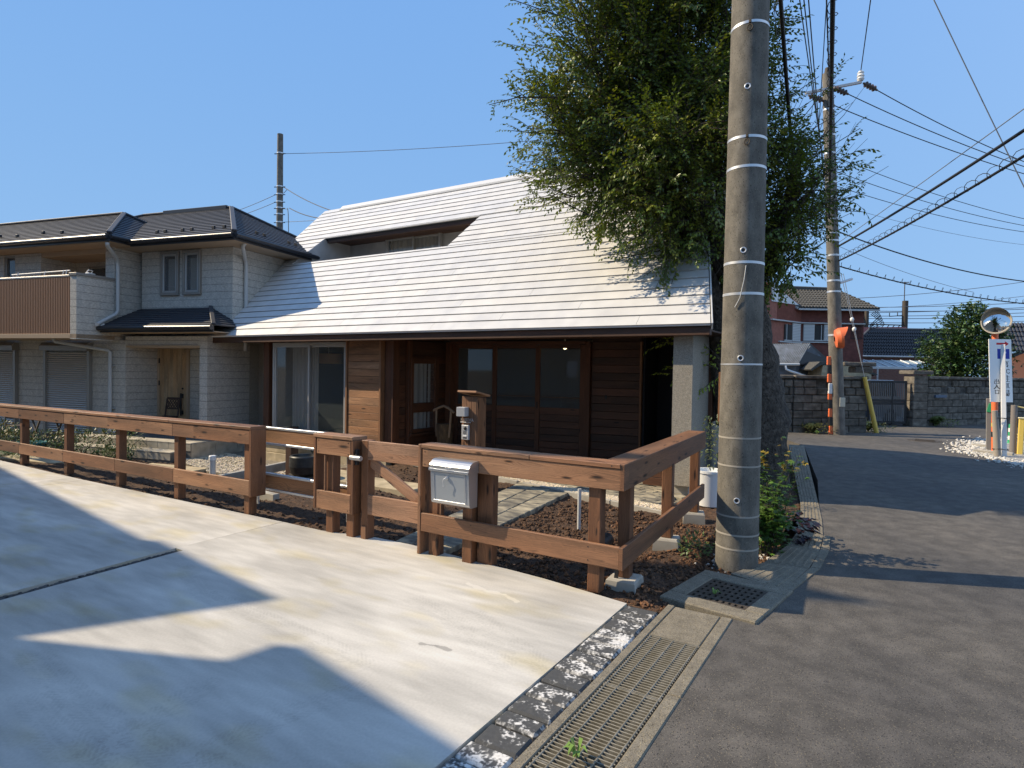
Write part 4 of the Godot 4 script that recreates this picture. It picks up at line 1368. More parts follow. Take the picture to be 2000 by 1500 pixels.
func fascia(par: Node, pts: Array, h: float) -> void:
	for k in pts.size() - 1:
		var a: Vector3 = pts[k]; var b: Vector3 = pts[k + 1]
		var g := Geo.new()
		g.beam(a - Vector3(0, h * 0.5, 0), b - Vector3(0, h * 0.5, 0), 0.03, h, 0.004)
		obj("fascia", g, M.trim_dark, par)
		g = Geo.new()
		var d := (b - a).normalized(); var o := Vector3(-d.z, 0, d.x) * -0.06
		if o.z < 0 and absf(d.x) > 0.7: o = -o
		if absf(d.x) < 0.7 and o.x < 0: o = -o
		g.tube([a + o - Vector3(0, 0.05, 0), b + o - Vector3(0, 0.05, 0)], [0.055], 8)
		obj("rain_gutter", g, M.trim_dark, par)

func pipe(par: Node, called: String, pts: Array, r: float, m: Material) -> void:
	var g := Geo.new()
	g.tube(pts, [r], 10)
	obj(called, g, m, par)

func shutter(par: Node, x0: float, x1: float, y0: float, y1: float, z: float) -> void:
	var s := Node3D.new()
	s.name = "roller_shutter" if not par.has_node("roller_shutter") else "roller_shutter_001"
	par.add_child(s)
	var g := Geo.new()
	g.prism(Transform3D(Basis(Vector3.FORWARD, Vector3.UP, Vector3.RIGHT), Vector3(x0 - 0.1, y1, z)), V2([0, 0, 0, 0.2, -0.10, 0.2, -0.17, 0.12, -0.17, 0]), x1 - x0 + 0.2)
	obj("shutter_box", g, M.shutter_dk, s)
	for x: float in [x0 - 0.04, x1 + 0.04]:
		g = Geo.new(); g.bx(Vector3(x - 0.04, y0, z), Vector3(x + 0.04, y1, z + 0.09), 0.004); obj("guide_rail", g, M.shutter_dk, s)
	var n := int((y1 - y0) / 0.052)
	var lath := Geo.new()
	lath.prism(Transform3D(Basis(Vector3.FORWARD, Vector3.UP, Vector3.RIGHT), Vector3(0, 0, 0)), V2([0, 0, 0, 0.05, -0.022, 0.044, -0.034, 0.022, -0.022, 0.004]), x1 - x0)
	var lm := lath.mesh()
	for k in n:
		put("slat", lm, M.shutter, s, Transform3D(Basis(), Vector3(x0, y0 + k * 0.052, z + 0.02)))

func left_house() -> void:
	var h := thing("two_storey_house", "pale two-storey house with dark tiled hip roof left of the low house", "house")
	h.transform = Transform3D(Basis(Vector3(0.9763, 0, -0.2164), Vector3.UP, Vector3(0.2164, 0, 0.9763)), Vector3(-14.349, 0, -7.548))
	var S: Material = M.siding
	var g := Geo.new()
	var wall := func(a: Vector3, b: Vector3) -> void:
		var w := Geo.new(); w.bx(a, b, 0.004, 0); obj("wall", w, S, h)
	# roofs
	hip_roof(h, -14.0, -0.57, 0.65, -2.75, 4.53, 0.56, M.roof_dark, M.roof_dark, 13, true)
	hip_roof(h, -5.5, 2.44, 0.15, -4.7, 4.50, 0.53, M.roof_dark, M.roof_dark, 16)
	fascia(h, [Vector3(-14, 4.52, 0.63), Vector3(-0.59, 4.52, 0.63)], 0.15)
	fascia(h, [Vector3(-0.585, 4.52, 0.65), Vector3(-0.585, 4.52, 0.14)], 0.15)
	fascia(h, [Vector3(-0.57, 4.49, 0.13), Vector3(2.43, 4.49, 0.13)], 0.15)
	fascia(h, [Vector3(2.42, 4.49, 0.15), Vector3(2.42, 4.49, -4.7)], 0.15)
	g = Geo.new()
	g.bx(Vector3(-14, 4.36, -2.6), Vector3(-0.62, 4.385, 0.6)); g.bx(Vector3(-5.4, 4.34, -4.6), Vector3(2.4, 4.36, 0.1))
	obj("soffit", g, M.soffit, h)
	# vent ridge
	g = Geo.new(); g.bx(Vector3(-2.3, 5.76, -2.36), Vector3(-0.1, 5.87, -2.2), 0.01); obj("ridge_vent", g, M.trim_dark, h)
	for k in 15:
		g = Geo.new()
		var x := -12.6 + k * 0.78
		var up := 0.36 if k % 2 == 0 else 0.27
		if k < 14 and x < -1.3:
			g.bx(Vector3(x - 0.035, 4.53 + up * 0.56 + 0.02, 0.65 - up - 0.03), Vector3(x + 0.035, 4.53 + up * 0.56 + 0.085, 0.65 - up + 0.02), 0.005)
			obj("snow_guard", g, M.black, h)
	for x: float in [-0.12, 0.13, 0.65, 0.92, 1.55, 1.85]:
		g = Geo.new(); g.bx(Vector3(x - 0.035, 4.68, -0.20), Vector3(x + 0.035, 4.75, -0.15), 0.005); obj("snow_guard", g, M.black, h)
	for z: float in [-0.9, -1.15, -2.0, -2.25]:
		g = Geo.new(); g.bx(Vector3(2.06, 4.70, z - 0.035), Vector3(2.11, 4.76, z + 0.035), 0.005); obj("snow_guard", g, M.black, h)
	# upper right block
	wall.call(Vector3(-0.93, 2.3, -4.6), Vector3(1.83, 4.36, -0.45))
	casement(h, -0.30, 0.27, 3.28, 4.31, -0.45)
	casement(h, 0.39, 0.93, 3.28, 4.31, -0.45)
	# upper left wing with recessed balcony door
	wall.call(Vector3(-1.38, 2.2, -4.0), Vector3(-1.09, 4.36, 0.12))
	wall.call(Vector3(-13.5, 2.2, -2.5), Vector3(-4.98, 4.36, 0.10))
	wall.call(Vector3(-4.55, 2.2, -2.5), Vector3(-3.61, 4.36, 0.10))
	wall.call(Vector3(-4.98, 4.33, -0.4), Vector3(-4.55, 4.36, 0.10))
	wall.call(Vector3(-3.61, 2.2, -2.5), Vector3(-1.38, 4.36, -0.75))
	g = Geo.new(); g.bx(Vector3(-3.61, 4.24, -0.75), Vector3(-1.38, 4.36, 0.08), 0.004, 0); obj("lintel", g, M.soffit, h)
	g = Geo.new(); g.bx(Vector3(-4.98, 3.0, -0.42), Vector3(-4.55, 4.33, -0.40)); obj("unlit_back_sheet", g, M.room, h)  # dark sheet behind the window, painted shade of the room inside
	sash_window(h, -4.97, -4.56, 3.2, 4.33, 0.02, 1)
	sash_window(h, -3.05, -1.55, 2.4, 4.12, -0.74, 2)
	# balcony: slatted front, solid end
	g = Geo.new(); g.bx(Vector3(-14, 2.2, 0.1), Vector3(-1.09, 2.3, 1.0), 0.004, 0); obj("balcony_floor", g, M.soffit, h)
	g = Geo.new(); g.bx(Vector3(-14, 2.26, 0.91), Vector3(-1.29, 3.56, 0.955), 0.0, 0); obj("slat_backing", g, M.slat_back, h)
	var sg := Geo.new(); sg.box(Transform3D(), Vector3(0.030, 1.36, 0.028), 0.004)
	var sm := sg.mesh()
	for k in 72:
		put("balcony_slat", sm, M.slat, h, Transform3D(Basis(), Vector3(-1.31 - k * 0.0545, 2.935, 0.97)))
	wall.call(Vector3(-1.29, 2.18, 0.12), Vector3(-1.09, 3.58, 1.0))
	g = Geo.new(); g.bx(Vector3(-1.31, 3.58, 0.12), Vector3(-1.07, 3.64, 1.02), 0.006); obj("coping", g, M.shutter_dk, h)
	g = Geo.new(); g.bx(Vector3(-14, 3.56, 0.90), Vector3(-1.31, 3.60, 0.99), 0.006); obj("hand_rail", g, M.sash, h)
	g = Geo.new(); g.tube([Vector3(-3.3, 3.67, 0.93), Vector3(-1.4, 3.70, 0.93)], [0.014], 8)
	for x: float in [-3.1, -2.2, -1.6, -1.5]:
		g.tube([Vector3(x, 3.6, 0.95), Vector3(x + 0.02, 3.72, 0.93)], [0.012], 6)
	obj("laundry_pole", g, M.white, h)
	g = Geo.new(); g.box(Transform3D(Basis(Vector3.UP, 0.3), Vector3(-1.19, 3.665, 0.62)), Vector3(0.10, 0.04, 0.22), 0.015)
	g.tube([Vector3(-1.19, 3.68, 0.6), Vector3(-1.19, 3.74, 0.56), Vector3(-1.19, 3.75, 0.66), Vector3(-1.19, 3.69, 0.7)], [0.01], 6)
	obj("pole_holder", g, M.white, h)
	g = Geo.new(); g.lathe(Transform3D(Basis(Vector3.FORWARD, PI / 2), Vector3(-1.09, 2.52, 0.42)), [Vector2(0.0, 0.05), Vector2(0.05, 0.04), Vector2(0.06, 0.0), Vector2(0.06, -0.02)], 14); obj("vent_cap", g, M.white, h)
	# ground floor
	wall.call(Vector3(-13.5, -0.6, -2.4), Vector3(-0.89, 2.2, 0.0))
	wall.call(Vector3(1.35, -0.6, -4.0), Vector3(1.57, 2.3, 0.0))
	wall.call(Vector3(-0.89, 2.09, -0.4), Vector3(1.35, 2.3, 0.0))
	wall.call(Vector3(-0.89, -0.6, -4.0), Vector3(1.35, 2.3, -0.9))
	g = Geo.new(); g.bx(Vector3(-0.89, 2.04, -0.9), Vector3(1.35, 2.085, -0.02)); obj("porch_ceiling", g, M.soffit, h)
	g = Geo.new(); g.bx(Vector3(-0.8, 2.10, 0.0), Vector3(1.3, 2.118, 0.012)); obj("porch_trim", g, M.shutter_dk, h)
	g = Geo.new(); g.bx(Vector3(-13.5, -0.6, -2.4), Vector3(-0.95, -0.1, 0.012)); obj("plinth", g, M.concrete_dk, h)
	shutter(h, -5.6, -4.66, -0.05, 1.95, 0.0)
	shutter(h, -3.47, -2.04, -0.05, 1.95, 0.0)
	# entrance door
	var d := Node3D.new(); d.name = "door"; h.add_child(d)
	g = Geo.new()
	for q: Array in [[-0.90, -0.83, 0.08, 2.08], [0.04, 0.11, 0.08, 2.08]]:
		g.bx(Vector3(q[0], q[2], -0.91), Vector3(q[1], q[3], -0.85), 0.004)
	g.bx(Vector3(-0.83, 2.04, -0.91), Vector3(0.04, 2.085, -0.85), 0.004)
	obj("frame", g, M.soffit, d)
	for k in 6:
		g = Geo.new(); g.bx(Vector3(-0.83 + k * 0.145, 0.1, -0.90), Vector3(-0.83 + (k + 1) * 0.145 - 0.004, 2.04, -0.868), 0.002, 1, roff()); obj("panel", g, M.oak, d)
	g = Geo.new()
	g.bx(Vector3(-0.10, 0.42, -0.83), Vector3(-0.065, 0.97, -0.80), 0.006)
	for y: float in [0.50, 0.90]: g.bx(Vector3(-0.115, y - 0.05, -0.868), Vector3(-0.05, y + 0.05, -0.81), 0.006)
	obj("handle", g, M.black, d)
	g = Geo.new()
	for y: float in [0.33, 1.08]: g.lathe(Transform3D(Basis(Vector3.RIGHT, PI / 2), Vector3(-0.08, y, -0.868)), [Vector2(0.022, 0.0), Vector2(0.022, 0.02), Vector2(0, 0.02)], 10)
	obj("lock", g, M.black, d)
	g = Geo.new()
	for y: float in [1.2, 1.75]: g.bx(Vector3(-0.845, y - 0.06, -0.868), Vector3(-0.825, y + 0.06, -0.845))
	obj("hinge", g, M.black, d)
	# porch roof
	g = Geo.new()
	courses(g, Vector3(-1.2, 2.5, 0.45), Vector3(2.2, 2.5, 0.45), Vector3(1.2, 2.98, -0.45), Vector3(-0.93, 2.98, -0.45), 9, 0.018)
	courses(g, Vector3(2.2, 2.5, 0.45), Vector3(2.2, 2.5, -1.4), Vector3(1.2, 2.98, -0.5), Vector3(1.2, 2.98, -0.45), 9, 0.018)
	courses(g, Vector3(-1.2, 2.5, 0.0), Vector3(-1.2, 2.5, 0.45), Vector3(-0.93, 2.98, -0.45), Vector3(-0.93, 2.98, -0.46), 9, 0.018)
	obj("porch_roof", g, M.roof_dark, h)
	g = Geo.new(); g.bx(Vector3(-1.2, 2.36, -0.2), Vector3(2.15, 2.38, 0.42)); obj("porch_soffit", g, M.soffit, h)
	g = Geo.new(); g.beam(Vector3(2.2, 2.53, 0.45), Vector3(1.2, 3.01, -0.45), 0.09, 0.04, 0.01); obj("ridge_cap", g, M.roof_dark, h)
	fascia(h, [Vector3(-1.22, 2.5, 0.45), Vector3(2.2, 2.5, 0.45)], 0.14)
	# rain pipes
	pipe(h, "rain_pipe", [Vector3(-0.66, 4.34, 0.62), Vector3(-0.66, 4.27, 0.62), Vector3(-0.98, 4.10, 0.16), Vector3(-0.98, 3.9, 0.12), Vector3(-0.98, 2.88, 0.12), Vector3(-0.99, 2.8, 0.16), Vector3(-1.06, 2.56, 0.52), Vector3(-0.98, 2.53, 0.62)], 0.042, M.pvc)
	pipe(h, "rain_pipe", [Vector3(2.3, 4.36, -0.3), Vector3(2.25, 4.28, -0.3), Vector3(1.90, 4.1, -0.75), Vector3(1.88, 4.0, -0.8), Vector3(1.88, 2.0, -0.8)], 0.042, M.pvc)
	pipe(h, "rain_pipe", [Vector3(-2.2, 2.22, 0.75), Vector3(-2.18, 2.14, 0.72), Vector3(-1.36, 1.97, 0.09), Vector3(-1.30, 1.92, 0.06), Vector3(-1.30, -0.2, 0.06)], 0.042, M.pvc)
	g = Geo.new()
	for y: float in [0.6, 1.6]: g.bx(Vector3(-1.36, y - 0.012, 0.0), Vector3(-1.2, y + 0.012, 0.06))
	obj("pipe_clip", g, M.sash, h)
	# tiled steps
	var st := Node3D.new(); st.name = "porch_steps"; h.add_child(st)
	g = Geo.new(); g.bx(Vector3(-1.0, -0.7, -0.9), Vector3(2.14, 0.05, 0.95)); g.bx(Vector3(-1.0, -0.7, 0.95), Vector3(1.99, -0.11, 1.3)); obj("core", g, M.concrete_dk, st)
	for r in 2:
		var z := 0.95 if r == 0 else 1.3
		var y1 := 0.055 if r == 0 else -0.10
		var xe := 2.14 if r == 0 else 1.99
		for k in 12:
			var x0 := xe - (k + 1) * 0.3
			if x0 < -1.2: break
			g = Geo.new(); g.bx(Vector3(x0 + 0.004, y1 - 0.155, z - 0.01), Vector3(x0 + 0.296, y1 - 0.004, z + 0.008), 0.003); obj("riser_tile", g, M.tile_step, st)
			g = Geo.new(); g.bx(Vector3(x0 + 0.004, y1 - 0.012, z - 0.33), Vector3(x0 + 0.296, y1 + 0.008, z + 0.012), 0.003); obj("tread_tile", g, M.tile_step, st)
	for k in 3:
		g = Geo.new(); g.bx(Vector3(2.135, -0.6, 0.94 - k * 0.62), Vector3(2.15, 0.05, 0.94 - (k + 1) * 0.62 + 0.006), 0.003); obj("side_tile", g, M.tile_step, st)
	g = Geo.new(); g.bx(Vector3(-1.0, 0.045, -0.9), Vector3(2.14, 0.06, 0.62)); obj("porch_floor", g, M.floor_slab, st)
	# things standing about the entrance
	var T: Transform3D = h.transform
	var ch := thing("garden_chair", "dark lattice-backed chair on the porch of the two-storey house", "chair", T * Vector3(0.08, 0.06, -0.25))
	ch.rotation.y = 0.3
	lattice_chair(ch)
	var pot := thing("round_planter", "pale round planter at the left end of the porch", "planter", T * Vector3(-0.75, 0.06, 0.3))
	g = Geo.new(); g.lathe(Transform3D(), [Vector2(0.10, 0), Vector2(0.17, 0.04), Vector2(0.19, 0.2), Vector2(0.17, 0.21), Vector2(0.16, 0.18), Vector2(0, 0.18)], 20); obj("bowl", g, M.white, pot)
	pot = thing("plant_mat", "dark low plant growing beside the planter on the porch", "plant", T * Vector3(-0.25, 0.06, 0.35))
	obj("leaves", tuft(5, 60, 0.16), leafmat(0.03, 0.05, 0.02), pot)

func casement(par: Node, x0: float, x1: float, y0: float, y1: float, z: float) -> void:
	var w := Node3D.new(); w.name = "casement_window" if not par.has_node("casement_window") else "casement_window_001"; par.add_child(w)
	var g := Geo.new()
	var f := 0.06
	for q: Array in [[x0, y1 - f, x1, y1], [x0, y0, x1, y0 + f], [x0, y0 + f, x0 + f, y1 - f], [x1 - f, y0 + f, x1, y1 - f]]:
		g.bx(Vector3(q[0], q[1], z - 0.02), Vector3(q[2], q[3], z + 0.06), 0.006)
	obj("frame", g, M.shutter_dk, w)
	g = Geo.new()
	var s := 0.05
	for q: Array in [[x0 + f, y1 - f - s, x1 - f, y1 - f], [x0 + f, y0 + f, x1 - f, y0 + f + s], [x0 + f, y0 + f + s, x0 + f + s, y1 - f - s], [x1 - f - s, y0 + f + s, x1 - f, y1 - f - s]]:
		g.bx(Vector3(q[0], q[1], z - 0.01), Vector3(q[2], q[3], z + 0.04), 0.006)
	obj("sash", g, M.sash, w)
	g = Geo.new(); g.quad(Vector3(x0 + f + s, y0 + f + s, z + 0.015), Vector3(x1 - f - s, y0 + f + s, z + 0.015), Vector3(x1 - f - s, y1 - f - s, z + 0.015), Vector3(x0 + f + s, y1 - f - s, z + 0.015)); obj("pane", g, M.glass, w)
	g = Geo.new(); g.bx(Vector3(x0 + f, y0 + f, z + 0.001), Vector3(x1 - f, y1 - f, z + 0.004)); obj("unlit_backing", g, M.room, w)  # thin dark sheet painting the unlit interior behind the pane
	var c := 0.5 * (x0 + x1)
	curtain_flat(w, c - 0.06, x1 - 0.12, y0 + 0.12, y1 - 0.18, z + 0.006)

func curtain_flat(par: Node, x0: float, x1: float, y0: float, y1: float, z: float) -> void:
	var g := Geo.new()
	var n := 7
	for k in n:
		var a := lerpf(x0, x1, float(k) / n); var b := lerpf(x0, x1, float(k + 1) / n)
		g.tube([Vector3((a + b) * 0.5, y0, z), Vector3((a + b) * 0.5, y1, z)], [(b - a) * 0.5 * 0.06 + 0.004], 6, false)
		g.bx(Vector3(a + 0.004, y0, z - 0.002), Vector3(b - 0.004, y1, z + 0.001))
	obj("curtain", g, M.curtain, par)

func sash_window(par: Node, x0: float, x1: float, y0: float, y1: float, z: float, n: int) -> void:
	var w := Node3D.new(); w.name = "sash_window" if not par.has_node("sash_window") else "sash_window_001"; par.add_child(w)
	var g := Geo.new()
	var f := 0.05
	for q: Array in [[x0, y1 - f, x1, y1], [x0, y0, x1, y0 + f], [x0, y0 + f, x0 + f, y1 - f], [x1 - f, y0 + f, x1, y1 - f]]:
		g.bx(Vector3(q[0], q[1], z - 0.03), Vector3(q[2], q[3], z + 0.05), 0.005)
	if n == 2: g.bx(Vector3((x0 + x1) * 0.5 - 0.04, y0 + f, z - 0.02), Vector3((x0 + x1) * 0.5 + 0.04, y1 - f, z + 0.04), 0.005)
	obj("frame", g, M.shutter_dk, w)
	for k in n:
		var a := x0 + f if k == 0 else (x0 + x1) * 0.5 + 0.04
		var b := x1 - f if (n == 1 or k == 1) else (x0 + x1) * 0.5 - 0.04
		g = Geo.new(); g.quad(Vector3(a, y0 + f, z + 0.01), Vector3(b, y0 + f, z + 0.01), Vector3(b, y1 - f, z + 0.01), Vector3(a, y1 - f, z + 0.01)); obj("pane", g, M.glass, w)
		g = Geo.new(); g.bx(Vector3(a, y0 + f, z - 0.028), Vector3(b, y1 - f, z - 0.006)); obj("unlit_backing", g, M.room, w)  # dark sheet behind each pane in place of a shaded room

func lattice_chair(p: Node3D) -> void:
	var m := mat(lin(0.05, 0.028, 0.02), 0.6)
	var g := Geo.new()
	g.bx(Vector3(-0.19, 0.36, -0.18), Vector3(0.19, 0.395, 0.2), 0.008); obj("seat", g, m, p)
	for x: float in [-0.17, 0.17]:
		for z: float in [-0.16, 0.17]:
			g = Geo.new(); g.beam(Vector3(x, 0, z), Vector3(x, 0.37, z), 0.03, 0.03, 0.003); obj("leg", g, m, p)
	g = Geo.new()
	for x: float in [-0.18, 0.18]: g.beam(Vector3(x, 0.39, -0.17), Vector3(x, 0.80, -0.23), 0.028, 0.028, 0.003)
	g.beam(Vector3(-0.18, 0.80, -0.23), Vector3(0.18, 0.80, -0.23), 0.03, 0.05, 0.01)
	g.beam(Vector3(-0.18, 0.56, -0.195), Vector3(0.18, 0.56, -0.195), 0.025, 0.03, 0.003)
	for k in range(-3, 6):
		var x := k * 0.08
		for sg: float in [-1.0, 1.0]:
			var a := Vector3(clampf(x, -0.18, 0.18), 0.56, -0.2); var b := Vector3(clampf(x + sg * 0.2, -0.18, 0.18), 0.79, -0.225)
			if absf(a.x - b.x) > 0.05: g.beam(a, b, 0.012, 0.016)
	obj("backrest", g, m, p)

# the two houses on the sunny side of the drive, outside the picture: their roofs throw the shadows on the concrete
func back_houses() -> void:
	var a := thing("shed_roof_house", "tall house with a single-pitch roof behind the left end of the drive", "house")
	var u := Vector3(-0.99, 0, -0.141); var v := Vector3(-0.141, 0, 0.99)
	var A := Vector3(-12.03, 7.2, 0.59)
	var g := Geo.new()
	for q: Array in [[0.0, 2.15, 0.0], [2.15, 10.0, -0.13]]:
		var p0 := A + u * float(q[0]) + Vector3(0, q[2], 0); var p1 := A + u * float(q[1]) + Vector3(0, q[2], 0)
		var dn := v * 6.0 + Vector3(0, -3.0, 0); var th := Vector3(0, -0.14, 0)
		g.quad(p0, p1, p1 + dn, p0 + dn); g.quad(p0 + th, p1 + th, p1 + dn + th, p0 + dn + th)
		g.quad(p0, p1, p1 + th, p0 + th); g.quad(p0, p0 + dn, p0 + dn + th, p0 + th); g.quad(p1, p1 + dn, p1 + dn + th, p1 + th); g.quad(p0 + dn, p1 + dn, p1 + dn + th, p0 + dn + th)
	obj("roof", g, M.roof_dark, a)
	g = Geo.new()
	var b0 := A + u * 0.35 + v * 0.4
	g.prism(Transform3D(Basis(v, Vector3.UP, u), Vector3(b0.x, 0, b0.z)), V2([0, -0.5, 5.0, -0.5, 5.0, 4.35, 0, 6.82]), 9.3)
	obj("wall", g, M.stucco, a)
	g = Geo.new()
	for k in 2:
		var c := b0 + u * (2.0 + k * 4.0) - v * 0.02
		g.beam(c + Vector3(0, 4.6, 0), c + u * 1.6 + Vector3(0, 4.6, 0), 0.06, 1.1, 0.01)
	obj("window", g, M.sash, a)
	var b := thing("beige_house", "beige house with dark hipped eaves along the near side of the drive", "house")
	var U := Vector3(0.982, 0, 0.19); var W := Vector3(-0.19, 0, 0.982)
	var E0 := Vector3(-9.89, 6.0, 0.43)
	g = Geo.new()
	var e1 := E0 + U * 6.6
	var back := W * 6.0
	var r0 := E0 + W * 3.0 + U * 1.2 + Vector3(0, 1.4, 0); var r1 := e1 + W * 3.0 - U * 1.2 + Vector3(0, 1.4, 0)
	g.quad(E0, e1, r1, r0); g.quad(E0 + back, e1 + back, r1, r0)
	g.tri3(E0, r0, E0 + back, Vector3.LEFT, Vector3.LEFT, Vector3.LEFT, Vector2.ZERO, Vector2.ONE, Vector2.RIGHT)
	g.tri3(e1, r1, e1 + back, Vector3.RIGHT, Vector3.RIGHT, Vector3.RIGHT, Vector2.ZERO, Vector2.ONE, Vector2.RIGHT)
	g.quad(E0 + Vector3(0, -0.15, 0), e1 + Vector3(0, -0.15, 0), e1 + back + Vector3(0, -0.15, 0), E0 + back + Vector3(0, -0.15, 0))
	g.quad(E0, e1, e1 + Vector3(0, -0.15, 0), E0 + Vector3(0, -0.15, 0))
	obj("roof", g, M.roof_dark, b)
	g = Geo.new()
	var c0 := Vector3(-9.97, 0, 0.72)
	g.prism(Transform3D(Basis(U, Vector3.UP, W), c0), V2([0, -0.3, 6.4, -0.3, 6.4, 5.9, 0, 5.9]), 5.2)
	obj("wall", g, M.stucco, b)
	g = Geo.new()
	var hp := c0 + U * 2.95 - W * 0.12
	g.beam(hp + Vector3(0, 1.75, 0), hp + U * 0.42 + Vector3(0, 1.75, 0), 0.22, 0.62, 0.02)
	obj("water_heater", g, M.white, b)
	g = Geo.new()
	for k in 3:
		g.tube([hp + U * (0.1 + k * 0.1) + Vector3(0, 1.45, 0), hp + U * (0.1 + k * 0.1) + Vector3(0, 0.1, 0)], [0.018], 8)
	obj("heater_pipe", g, M.pvc, b)
	var wf := c0 + U * 0.6 - W * 0.02
	g = Geo.new()
	g.beam(wf + Vector3(0, 3.9, 0), wf + U * 1.7 + Vector3(0, 3.9, 0), 0.08, 1.3, 0.01)
	obj("window", g, M.sash, b)
	g = Geo.new()
	g.beam(wf + U * 0.06 - W * 0.03 + Vector3(0, 3.9, 0), wf + U * 1.64 - W * 0.03 + Vector3(0, 3.9, 0), 0.04, 1.18)
	obj("pane", g, M.black, b)

# stone-block walls and the gate across the junction
func block_wall(t: Node3D, a: Vector3, b: Vector3, h: float, sd: int, holes := true) -> void:
	var r := RandomNumberGenerator.new(); r.seed = sd
	var d := (b - a); var l := d.length(); d = d.normalized()
	var nn := Vector3(-d.z, 0, d.x)
	if nn.dot(-a) < 0: nn = -nn
	var g := Geo.new()
	g.beam(a + Vector3(0, h * 0.5 - 0.1, 0) - nn * 0.09, b + Vector3(0, h * 0.5 - 0.1, 0) - nn * 0.09, 0.14, h + 0.1)
	obj("core", g, M.block_mortar, t)
	var y := -0.04
	var rows := 7
	var ch := (h - 0.08 + 0.04) / rows
	for k in rows:
		var x := 0.0 - (0.0 if k % 2 == 0 else 0.28)
		var small := k >= rows - 2 and holes
		while x < l - 0.02:
			var w := 0.58 + r.randf_range(-0.02, 0.02)
			if small: w = r.randf_range(0.30, 0.46)
			var x0 := maxf(x, 0.0) + 0.008; var x1 := minf(x + w, l) - 0.008
			x += w
			if x1 - x0 < 0.06: continue
			if small and r.randf() < 0.10: continue
			g = Geo.new()
			var o := nn * r.randf_range(-0.006, 0.008)
			g.beam(a + d * x0 + Vector3(0, y + ch * 0.5, 0) + o, a + d * x1 + Vector3(0, y + ch * 0.5, 0) + o, 0.09, ch - 0.016, 0.03 if small else 0.014)
			obj("block", g, M.block[r.randi_range(0, 3)], t)
		y += ch
	var cx := 0.0
	while cx < l - 0.1:
		var w := minf(1.1, l - cx)
		g = Geo.new()
		g.beam(a + d * (cx + 0.006) + Vector3(0, h, 0) - nn * 0.05, a + d * (cx + w - 0.006) + Vector3(0, h, 0) - nn * 0.05, 0.30, 0.10, 0.02)
		obj("coping", g, M.block[r.randi_range(1, 3)], t)
		cx += w

func walls_at_corner() -> void:
	var t := thing("block_wall", "weathered grey stone block wall behind the far utility pole, with a sunlit left end", "wall")
	block_wall(t, Vector3(-6.0, 0, -18.05), Vector3(-2.43, 0, -19.45), 1.62, 5)
	block_wall(t, Vector3(-2.42, 0, -19.46), Vector3(-0.6, 0, -20.95), 1.62, 6)
	# stepped cap at its right end
	var g := Geo.new()
	g.beam(Vector3(-1.0, 1.86, -20.66), Vector3(-0.56, 1.86, -21.02), 0.34, 0.18, 0.02)
	g.beam(Vector3(-1.3, 2.02, -20.42), Vector3(-0.5, 2.02, -21.07), 0.42, 0.12, 0.02)
	obj("stone_cap", g, M.block[2], t)
	t = thing("block_wall", "weathered grey stone block wall right of the dark slatted gate", "wall")
	block_wall(t, Vector3(1.05, 0, -25.35), Vector3(3.4, 0, -28.9), 1.66, 7)
	block_wall(t, Vector3(3.4, 0, -28.9), Vector3(6.6, 0, -33.5), 1.66, 8)
	g = Geo.new(); g.beam(Vector3(1.28, 1.02, -25.62), Vector3(1.62, 1.02, -26.13), 0.12, 0.09, 0.004)
	obj("name_plate", g, mat(lin(0.06, 0.10, 0.16), 0.4), t)
	# gate pillar
	t = thing("gate_pillar", "stone gate pillar with a flat cap between the dark gate and the right-hand wall", "pillar")
	var r := 0
	for k in 6:
		g = Geo.new()
		g.box(Transform3D(Basis(Vector3.UP, 0.62), Vector3(0.72, 0.13 + k * 0.29, -25.05)), Vector3(0.50, 0.278, 0.50), 0.012)
		obj("block", g, M.block[[0, 1, 0, 2, 1, 0][k]], t)
	g = Geo.new(); g.box(Transform3D(Basis(Vector3.UP, 0.62), Vector3(0.72, 1.83, -25.05)), Vector3(0.72, 0.13, 0.72), 0.02); obj("cap", g, M.block[1], t)
	# gate of dark slats
	var gt := thing("slatted_gate", "dark timber gate of upright slats beside the stone pillar", "gate")
	var ga := Vector3(-0.62, 0.08, -24.0); var gb := Vector3(0.44, 0.08, -24.75)
	var gd := (gb - ga).normalized()
	var L := ga.distance_to(gb)
	g = Geo.new()
	for y: float in [0.03, 0.68, 0.78, 1.42]: g.beam(ga + Vector3(0, y, 0), gb + Vector3(0, y, 0), 0.06, 0.08, 0.006)
	for s: float in [0.0, L * 0.62, L]: g.beam(ga + gd * s, ga + gd * s + Vector3(0, 1.46, 0), 0.07, 0.07, 0.006)
	obj("frame", g, M.black, gt)
	for k in 19:
		for y: Array in [[0.08, 0.64], [0.82, 1.38]]:
			g = Geo.new(); g.beam(ga + gd * (0.05 + k * 0.066) + Vector3(0, y[0], 0.035), ga + gd * (0.05 + k * 0.066) + Vector3(0, y[1], 0.035), 0.032, 0.02, 0.003)
			obj("slat", g, mat(lin(0.17, 0.165, 0.155), 0.8) if k == 0 and y[0] < 0.5 else gt.get_node("slat").material_override, gt)
	# rear of the parked car showing past the gate post
	parked_car()

